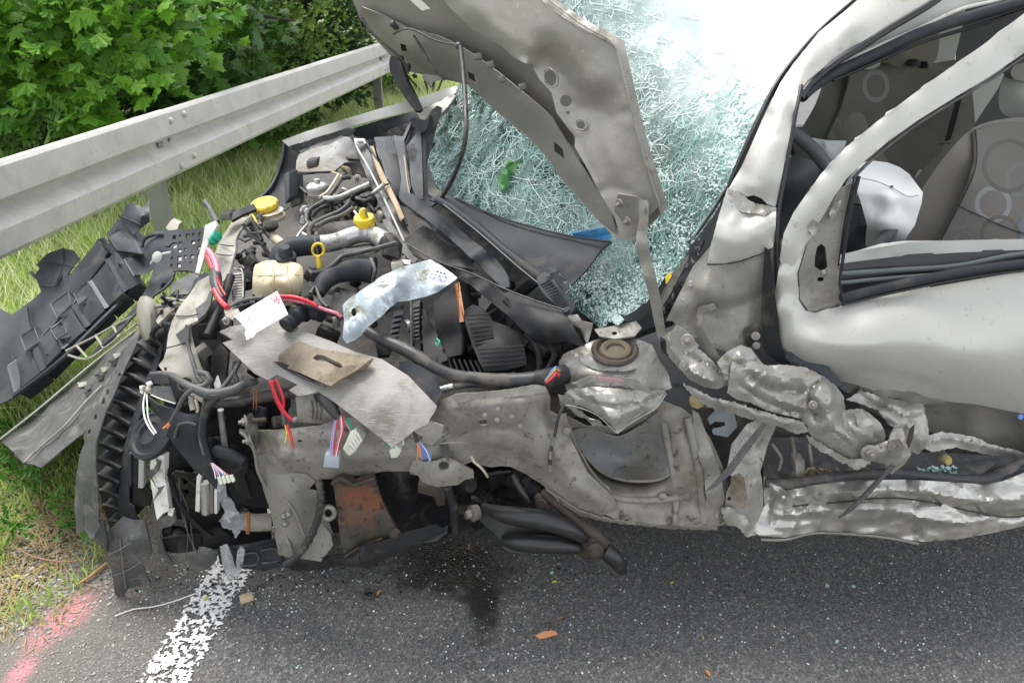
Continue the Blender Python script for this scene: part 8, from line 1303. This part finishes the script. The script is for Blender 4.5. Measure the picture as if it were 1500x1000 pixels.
# folded gutter-shaped strip on the grass
GS = panel('bumper_strip', [(0, 645, Yz(645, .03)), (36, 618, Yz(618, .08)), (62, 596, Yz(596, .12)), (92, 572, Yz(572, .17)), (122, 548, Yz(548, .22)), (138, 532, Yz(532, .25)), (150, 520, Yz(520, .28)), (178, 500, Yz(500, .32)), (200, 484, Yz(484, .35)), (208, 490, Yz(490, .33)), (192, 512, 2.0), (172, 545, 1.93), (158, 572, 1.88), (140, 606, 1.82), (122, 634, 1.79), (114, 640, 1.79), (95, 655, 1.78), (60, 685, 1.77), (50, 680, 1.79), (34, 678, 1.80), (20, 662, 1.86)],
           GREYP, None, ctrl=[(34, 676, 1.86), (60, 655, 1.86), (90, 628, 1.88), (120, 596, 1.91), (148, 570, 1.94), (30, 648, 1.96), (80, 605, 2.02), (120, 570, 2.08), (160, 535, 2.12), (60, 672, 1.78), (100, 640, 1.80), (45, 660, 1.93)], th=4, sp=4.5, k='lin', amp=4, sm=1, cr=[([(36, 676), (62, 652), (96, 622), (124, 590), (150, 564)], 26, 5), ([(14, 655), (60, 612), (110, 572), (165, 526)], -30, 9), ([(55, 680), (100, 645), (125, 618)], -16, 5)])
for k, (u, v) in enumerate(((160, 524), (166, 530), (152, 540), (140, 544), (146, 552), (118, 562), (128, 566), (128, 576), (170, 520))): slab('clip_tab', on('bumper_strip', [(u-5, v-2), (u+5, v-3), (u+3, v+4), (u-2, v+5)], .03), (0, .02, -.01), (GREYP, BLACKP, BEIGEP)[k % 3], GS)
tube('strip_ridge', on('bumper_strip', [(36, 676), (62, 652), (96, 622), (124, 590), (150, 564)], .028), 4, BEIGEP, GS, res=6); tube('strip_edge', [(0, 643, 2.02), (62, 594, 2.06), (138, 530, 2.16), (200, 483, 2.22)], 3, TRIM, GS, res=6)
thing(GS, 'scuffed grey gutter-shaped bumper strip lying across the grass beside the ribbed absorber', 'bumper strip')
LG = []
for q in ([(96, 514, 2.1), (112, 506, 2.12), (140, 492, 2.14), (172, 474, 2.16), (205, 458, 2.1)], [(100, 520, 2.06), (126, 526, 2.04), (150, 512, 2.05), (190, 482, 2.06), (206, 470, 2.04)], [(112, 506, 2.12), (128, 524, 2.04)], [(140, 492, 2.14), (152, 510, 2.05)], [(166, 478, 2.16), (174, 494, 2.06)]): LG.append(tube('x', q, 3.5, None, raw=True, res=6))
LGO = join('grille_lattice', LG, BEIGEP, None); thing(LGO, 'broken lattice of thin grey plastic bars lying between bumper cover and bumper strip', 'grille piece')
# long black plank edge under the cover
# ribbed absorber
AB_ = root('ribbed_absorber', G(190, 870, 0), 'long black absorber with a row of ribbed cells standing on end at the asphalt edge', 'bumper absorber')
panel('absorber_back', [(206, 480, 2.0), (240, 500, 1.92), (234, 540, 1.88), (218, 590, 1.80), (198, 650, 1.74), (190, 700, 1.70), (190, 760, 1.68), (195, 800, 1.66), (165, 790, 1.68), (140, 700, 1.74), (150, 620, 1.82), (175, 540, 1.92)], BLK, AB_, th=6, sp=8)
fl = [(202, 480, 1.95), (208, 482, 1.93), (196, 512, 1.86), (180, 545, 1.80), (166, 580, 1.75), (156, 600, 1.72), (146, 630, 1.68), (140, 650, 1.66), (140, 685, 1.63), (143, 720, 1.61), (145, 760, 1.59), (146, 782, 1.58), (132, 790, 1.58), (124, 776, 1.60), (122, 740, 1.62), (118, 710, 1.64), (114, 690, 1.66), (116, 668, 1.68), (124, 648, 1.70), (122, 640, 1.71), (128, 620, 1.73), (142, 590, 1.77), (158, 560, 1.82), (176, 525, 1.88), (190, 500, 1.92)]
FLG = panel('absorber_flange', fl, GREYP, AB_, ctrl=[(130, 700, 1.63), (150, 600, 1.74)], th=4, sp=4.5, amp=6, sc=12, holes=[[(173, 548), (176, 545), (178, 549), (174, 552)], [(155, 572), (159, 568), (160, 576), (155, 579)], [(150, 584), (153, 581), (154, 590), (148, 592)], [(138, 608), (142, 606), (142, 613), (137, 614)], [(129, 630), (133, 628), (132, 634), (128, 635)]])
rt = [(240, 500, 1.86), (236, 520, 1.84), (222, 560, 1.78), (212, 590, 1.74), (200, 625, 1.70), (190, 660, 1.67), (188, 700, 1.64), (189, 740, 1.62), (192, 780, 1.61), (186, 800, 1.61), (180, 780, 1.62), (172, 740, 1.64), (176, 700, 1.66), (180, 660, 1.69), (190, 622, 1.73), (204, 580, 1.78), (218, 545, 1.82), (232, 510, 1.87)]
panel('absorber_side', rt, DARKP, AB_, th=4, sp=4.5, amp=5)
L_ = [(206, 484), (200, 502), (190, 524), (180, 545), (172, 565), (163, 585), (156, 605), (150, 628), (145, 650), (142, 672), (142, 695), (145, 718), (150, 740), (158, 762)]
R_ = [(236, 506), (230, 522), (222, 542), (214, 562), (206, 582), (198, 602), (190, 622), (182, 642), (178, 662), (176, 686), (174, 708), (176, 730), (182, 750), (186, 770)]
for k in range(14):
    (a, b_), (c_, d_) = L_[k], R_[k]; y0 = 1.90-.0235*k if k < 9 else 1.69-.008*(k-9); y1 = y0-.03
    slab('absorber_cell', [(a, b_, y0), (c_, d_, y1), (c_-1, d_+4, y1), (a-1, b_+4, y0)], (.03, .11, .02), BLACKP, AB_, bev=.002)
    slab('cell_lip', [(a, b_-1.5, y0-.004), ((a+c_)/2, (b_+d_)/2-3.5, (y0+y1)/2-.01), (c_, d_-1.5, y1-.004), (c_, d_, y1-.004), ((a+c_)/2, (b_+d_)/2-1.5, (y0+y1)/2-.01), (a, b_, y0-.004)], (0, .006, 0), GREYP, AB_)
panel('absorber_corner', [(128, 745, 1.62), (146, 770, 1.58), (150, 785, 1.57), (158, 808, 1.58), (148, 800, 1.58), (130, 782, 1.60)], GREYP, AB_, th=4, sp=4); panel('torn_triangle', [(138, 784, 1.57), (152, 762, 1.56), (158, 800, 1.55)], BUMPP, AB_, th=4, sp=5)
panel('side_tail', [(112, 690, 1.68), (120, 700, 1.66), (124, 740, 1.63), (122, 760, 1.63), (124, 778, 1.62), (112, 782, 1.64), (109, 740, 1.67)], GREYP, AB_, th=4, sp=4, amp=5)
panel('lower_blade', [(156, 780, 1.585), (180, 756, 1.60), (192, 760, 1.60), (212, 762, 1.585), (222, 806, 1.57), (222, 812, 1.57), (208, 816, 1.57), (212, 835, 1.57), (218, 850, 1.57), (205, 858, 1.58), (188, 862, 1.58), (176, 880, 1.575), (168, 868, 1.58), (164, 840, 1.58), (154, 812, 1.585)], GREYP, AB_, ctrl=[(185, 800, 1.56), (195, 840, 1.56), (180, 850, 1.565), (200, 790, 1.565)], th=5, sp=5, amp=8, sc=12, jag=.3, k='lin')
for q in ([(158, 812, 1.57), (175, 805, 1.555), (190, 795, 1.55)], [(168, 842, 1.57), (188, 834, 1.555), (206, 822, 1.56)], [(176, 790, 1.57), (180, 830, 1.555), (184, 862, 1.56)]): tube('blade_rib', q, 2, M_EDGE, AB_, res=5)
panel('curved_guard', [(196, 700, 1.62), (215, 712, 1.60), (222, 720, 1.60), (220, 740, 1.60), (205, 742, 1.61), (194, 736, 1.62)], BLK, AB_, th=4, sp=5); panel('curved_guard', [(188, 736, 1.61), (196, 742, 1.60), (200, 756, 1.60), (206, 764, 1.6), (192, 764, 1.60)], BLACKP, AB_, th=4, sp=5)
# grey sheet, felt pad
MT = panel('insulation_sheet', [(322, 485, 1.64), (338, 478, 1.66), (360, 474, 1.66), (413, 461, 1.69), (437, 479, 1.64), (427, 485, 1.625), (449, 486, 1.63), (486, 500, 1.60), (520, 515, 1.57), (560, 526, 1.55), (598, 550, 1.505), (640, 594, 1.44), (638, 601, 1.435), (629, 614, 1.42), (628, 620, 1.415), (606, 631, 1.405), (590, 644, 1.395), (574, 655, 1.385), (556, 640, 1.40), (520, 612, 1.425), (490, 589, 1.455), (466, 573, 1.475), (450, 578, 1.475), (436, 580, 1.48), (423, 571, 1.49), (436, 563, 1.50), (405, 548, 1.525), (393, 557, 1.52), (372, 546, 1.54), (362, 536, 1.55), (326, 502, 1.62), (341, 497, 1.625)],
           MAT, None, ctrl=[(400, 510, 1.60), (480, 560, 1.49), (560, 590, 1.44), (540, 540, 1.52), (370, 505, 1.605)], th=7, sp=8, amp=3, sc=6)
thing(MT, 'bent grey scratched insulation sheet with notched edges lying on the front of the engine bay', 'sheet')
tng = panel('sheet_scrap', [(628, 616, 1.42), (640, 620, 1.42), (650, 624, 1.42), (646, 640, 1.415), (632, 652, 1.415), (618, 648, 1.415), (620, 640, 1.41), (606, 632, 1.41)], MAT, None, th=7, sp=5); thing(tng, 'small rounded scrap of grey sheet under the lower right corner of the notched sheet', 'sheet scrap')
FL = panel('felt_pad', [(397, 530, 1.565), (404, 522, 1.575), (412, 512, 1.59), (428, 502, 1.605), (440, 500, 1.60), (470, 511, 1.57), (505, 516, 1.55), (545, 524, 1.525), (540, 532, 1.51), (520, 544, 1.49), (500, 556, 1.47), (486, 566, 1.455), (478, 563, 1.46), (462, 556, 1.475), (440, 546, 1.505)], FELT, None, ctrl=[(440, 518, 1.54), (465, 522, 1.545), (480, 535, 1.50), (515, 530, 1.51), (430, 532, 1.535), (470, 545, 1.485)], th=9, sp=5, amp=4, sc=14, holes=[[(458, 524), (464, 519), (474, 520), (500, 533), (502, 538), (496, 538), (478, 529), (464, 528)]])
tube('felt_hem', [(484, 565, 1.447), (510, 549, 1.468), (530, 536, 1.488), (546, 525, 1.51)], 4, FELT, FL); panel('rubber_flap', [(400, 529, 1.555), (412, 530, 1.545), (440, 542, 1.52), (462, 555, 1.485), (478, 566, 1.45), (470, 564, 1.46), (440, 552, 1.50), (415, 540, 1.535)], BLACKP, FL, th=3, sp=5)
thing(FL, 'brown felt pad with a long slot lying in the middle of the grey sheet', 'felt pad')
GP = panel('grey_flap', [(585, 530, 1.56), (600, 527, 1.56), (625, 545, 1.53), (640, 560, 1.50), (648, 575, 1.48), (642, 585, 1.47), (640, 594, 1.46), (612, 570, 1.50), (584, 552, 1.54)], DARKP, CAR, th=4, sp=5, amp=6, jag=.5)
# galvanised strip
GV = panel('metal_strip', [(502, 447, 1.60), (508, 440, 1.62), (530, 424, 1.67), (560, 404, 1.74), (590, 390, 1.80), (615, 384, 1.84), (630, 380, 1.86), (645, 388, 1.84), (662, 400, 1.80), (670, 407, 1.78), (655, 418, 1.76), (640, 428, 1.74), (625, 434, 1.73), (600, 440, 1.71), (582, 442, 1.69), (572, 450, 1.66), (560, 462, 1.63), (545, 474, 1.60), (538, 480, 1.585), (530, 490, 1.57), (520, 498, 1.56), (508, 503, 1.555), (502, 495, 1.56), (504, 470, 1.58)],
           GALV, None, ctrl=[(540, 440, 1.64), (580, 415, 1.70), (560, 440, 1.655), (520, 480, 1.56), (620, 410, 1.77), (650, 405, 1.79), (525, 455, 1.60), (600, 395, 1.79)], th=3, sp=4.5, amp=8, sc=14, k='lin', jag=.3, holes=[(518.5, 457, 4, 6)])
thing(GV, 'curved bluish galvanised metal strip stained with moss lying across the engine bay', 'metal strip')
S1 = slab('sticker', [(633, 392, 1.78), (660, 400, 1.765), (650, 415, 1.74), (625, 408, 1.75)], (0, .0015, 0), WHITEP, GV)
for k in range(5):
    for j in range(3):
        if (k+j) % 4: slab('sticker_print', [(634+k*5.2-j*2.6, 395+k*1.4+j*5, 1.76-j*.008), (638+k*5.2-j*2.6, 396+k*1.4+j*5, 1.76-j*.008), (637+k*5.2-j*2.6, 398+k*1.4+j*5, 1.755-j*.008), (633+k*5.2-j*2.6, 397+k*1.4+j*5, 1.755-j*.008)], (0, .0008, 0), PRINT_B if j else SEAL, S1)
for o in [S1]+list(S1.children):
    pass
# business card
cp_ = [(343, 463, 1.60), (406, 426, 1.635), (422, 460, 1.555), (370, 490, 1.52)]
CO = [P(*c) for c in cp_]; nrm = (CO[1]-CO[0]).cross(CO[3]-CO[0]).normalized(); ec = Vector((0, 0, HC)); dr = CO[2]-ec; CO[2] = ec+dr*((CO[0]-ec).dot(nrm)/dr.dot(nrm))
if nrm.dot(Vector((0, 0, HC))-CO[0]) < 0: nrm = -nrm
def CB(s, t, o=0): return CO[0]*(1-s)*(1-t)+CO[1]*s*(1-t)+CO[2]*s*t+CO[3]*(1-s)*t+nrm*o   # s along the long side, t down
oc = [(0, 0), (.5, 0), (1, 0), (1, .5), (1, 1), (.5, 1), (.10, 1.0), (.02, 1.05), (-.06, 1.10), (-.10, 1.04), (-.15, .95), (-.13, .83), (-.02, .70), (0, .4)]
vs = [CB(s, t) for s, t in oc]+[CB(s, t, -.0012) for s, t in oc]; n_ = len(oc)
CARD = link('card', mesh('card', vs, [tuple(range(n_)), tuple(range(2*n_-1, n_-1, -1))]+[(i, n_+i, n_+(i+1) % n_, (i+1) % n_) for i in range(n_)], False), WHITEP)
SHG = 1
def ctext(body, s, t, h, mat, nm, sx=1.0, bold=0):
    cu = bpy.data.curves.new('t', 'FONT'); cu.body = body; cu.size = 1; cu.offset = bold; ob = bpy.data.objects.new('t', cu); COL.objects.link(ob); dg = bpy.context.evaluated_depsgraph_get(); dg.update()
    me = bpy.data.meshes.new_from_object(ob.evaluated_get(dg)); bpy.data.objects.remove(ob); me.name = nm
    x = (CO[3]-CO[0]).normalized(); y = (CO[1]-CO[0]).normalized()
    for v in me.vertices: v.co = CB(s, t, .0008)+x*(v.co.x*h*sx)+y*(v.co.y*h)
    return link(nm, me, mat, CARD)
ctext('DBV', .80, .12, .021, PRINT_R, 'lettering', 1.0, .012)
ctext('- - -', .74, .42, .006, PRINT_G, 'lettering'); ctext('Tel. Fax', .42, .55, .006, PRINT_G, 'lettering'); ctext('Beratung', .32, .62, .006, PRINT_G, 'lettering')
PL = [('KFZ - Service', .155, .06, .011), ('Versicherung', .095, .10, .006), ('Strasse 12  Tel.', .05, .06, .0055), ('Mobil', .01, .12, .0055)]
for b_, s, t, h in PL: ctext(b_, s, t, h, PRINT_B, 'lettering', .9, .01)
lathe('card_tab', CB(-.13, 1.04, .001), tuple(nrm), [(.006, 0), (.006, .0008)], WHITEP, CARD, 16); lathe('card_hole', CB(-.13, 1.04, .0022), tuple(nrm), [(.002, 0), (.002, .0006)], PRINT_B, CARD, 12)
thing(CARD, 'white printed card with red letters propped on the grey sheet by the coolant tank', 'card')
# lamp glass shards on the road
SH = M('lamp_glass', (.85, .87, .88), .12, 0, spec=.8, bump=((50, .3),)); SH.node_tree.nodes['Principled BSDF'].inputs['Transmission Weight'].default_value = .75
o = panel('lens_shard', [(322, 800, 1.50), (332, 797, 1.49), (340, 812, 1.50), (344, 830, 1.54), (342, 848, 1.58), (334, 850, 1.59), (326, 828, 1.55)], SH, None, ctrl=[(333, 820, 1.49)], th=3, sp=3.5, amp=6, sc=20); thing(o, 'broad clear lens shard standing on the white line under the wreck', 'lens shard')
o = panel('lens_shard', [(348, 806, 1.50), (352, 800, 1.49), (358, 806, 1.49), (356, 826, 1.53), (348, 845, 1.57), (344, 848, 1.58), (345, 826, 1.54)], SH, None, ctrl=[(351, 820, 1.50)], th=3, sp=3.5, amp=4, sc=20); thing(o, 'narrow leaf-shaped clear lens shard just right of the broad one', 'lens shard')
o = panel('plastic_shard', [(366, 856, Yz(856, .004)), (372, 842, Yz(842, .03)), (384, 832, Yz(832, .04)), (382, 846, Yz(846, .03)), (374, 862, Yz(862, .006)), (368, 866, Yz(866, .004))], GREYP, None, th=4, sp=4); thing(o, 'curved grey plastic splinter on the right rim of the white line', 'plastic splinter')
# ================= small things on the road =================
o = join('wood_chip', [box_raw(G(361, 875, .012), .034, .022, .018, Matrix.Rotation(.5, 3, 'Z'), .003)], M('pale_wood', (.55, .42, .28), .8, bump=((80, .5),))); thing(o, 'pale wooden block at the right edge of the white line', 'wood block')
c = G(541, 870, .008); vs, fs = tube_mesh([c+Vector((.013*math.cos(a), .013*math.sin(a), 0)) for a in np.linspace(0, 6.2832, 30)], [.005]*30, 8); o = join('rubber_ring', [(vs, fs)], RUBBER); thing(o, 'small black rubber ring lying on the asphalt beside an orange leaf', 'rubber ring')
LO = M('dry_orange_leaf', (.50, .22, .05), .7); LY = M('yellow_leaf', (.50, .50, .06), .6); LB = M('brown_leaf', (.20, .12, .06), .8)
def leaf1(u, v, s, mat, lab, a=0):
    b, f = lf(OVAL); B = basis((math.cos(a), math.sin(a), .12), (.2, -.2, 1)); p = G(u, v, .005); s *= .7; vs = [p+B@(x*s)+Vector((0, 0, abs(x.y)*s*.7)) for x in b]
    vs = vs+[x-Vector((0, 0, .0012)) for x in vs]; n2 = len(b); fs = f+[tuple(n2+i for i in reversed(t)) for t in f]; o = link('fallen_leaf', mesh('fallen_leaf', vs, fs, False), mat); thing(o, lab, 'leaf')
leaf1(552, 872, .035, LO, 'orange dry leaf beside the black rubber ring', 1.2)
leaf1(816, 908, .034, LB, 'curled brown leaf on the asphalt above the long orange chip', .5)
leaf1(808, 853, .026, LY, 'yellow-green leaf on the asphalt below the suspension arm', .3)
leaf1(982, 855, .022, LY, 'small yellow leaf on open asphalt below the wheel house', .6)
leaf1(1030, 936, .018, LY, 'tiny yellowish leaf lowest of the yellow leaves', 1.4)
leaf1(1040, 990, .034, LO, 'orange-brown leaf at the bottom edge of the road view', 1.9)
leaf1(15, 846, .04, LY, 'bright yellow leaf in the dead grass at the left edge', .3)
leaf1(298, 880, .03, LY, 'crumpled yellow leaf lying on the worn white line', 1.1)
leaf1(684, 803, .018, LO, 'tiny orange leaf by the oil stain', .2)
o = panel('orange_chip', [(784, 930, Yz(930, .006)), (796, 924, Yz(924, .012)), (812, 923, Yz(923, .01)), (818, 928, Yz(928, .006)), (804, 932, Yz(932, .008)), (790, 935, Yz(935, .005))], M('orange_chip', (.62, .27, .12), .6), None, th=3, sp=4); thing(o, 'long pale orange splinter on the asphalt in front of the wreck', 'splinter')
for (u, v, lab) in ((1226, 939, 'round transparent glass chip on the right of the road'), (1212, 857, 'turquoise glass cube below the door sill'), (1250, 858, 'turquoise glass cube right of its neighbour below the door sill'), (808, 838, 'turquoise glass cube under the suspension arm')):
    o = join('glass_chip', [box_raw(G(u, v, .005), .010, .007, .006, Matrix.Rotation(u, 3, 'Z'), .001)], TEAL); thing(o, lab, 'glass chip')
o = tube('twig', [(112, 856, Yz(856, .012)), (130, 845, Yz(845, .014)), (150, 829, Yz(829, .012)), (157, 824, Yz(824, .012))], [3, 4.5, 5, 3], M('straw_twig', (.42, .27, .10), .7), None); thing(o, 'short thick straw-brown twig below the absorber', 'twig')
o = tube('twig', [(20, 800, Yz(800, .02)), (50, 815, Yz(815, .02)), (90, 822, Yz(822, .02)), (125, 818, Yz(818, .02)), (150, 806, Yz(806, .02))], [1.5, 2.2, 2.2, 2, 1.2], M('reddish_twig', (.36, .20, .14), .7), None); thing(o, 'long thin reddish twig curving across the dead grass', 'twig')
o = tube('loose_wire', [(168, 902, Yz(902, .006)), (195, 892, Yz(892, .006)), (225, 888, Yz(888, .008)), (255, 880, Yz(880, .01)), (288, 868, Yz(868, .008))], 1.8, WIRE_W, None); thing(o, 'thin pale wire curling over the asphalt towards the white line', 'wire')
o = tube('bent_grass_stalk', [(180, 172, 4.6), (196, 170, 4.2), (200, 158, 4.1), (206, 151, 4.1)], 2.5, M('reddish_stalk', (.40, .18, .10), .8), None, res=5)
bpy.data.objects.remove(o)
def sand():
    while True:
        u, v = random.gauss(60, 60), random.gauss(840, 50)
        if 700 < v < 1000 and u > -40: return G(u, v, -.002)
chips('gravel', 700, sand, .002, .008, GRIT, 'loose gravel between the dead grass and the asphalt', 'gravel')
def black(): return G(random.gauss(480, 190), random.gauss(835, 22), .001)
chips('plastic_crumbs', 220, black, .001, .005, BLACKP, 'crumbs of black plastic below the torn front', 'crumbs')
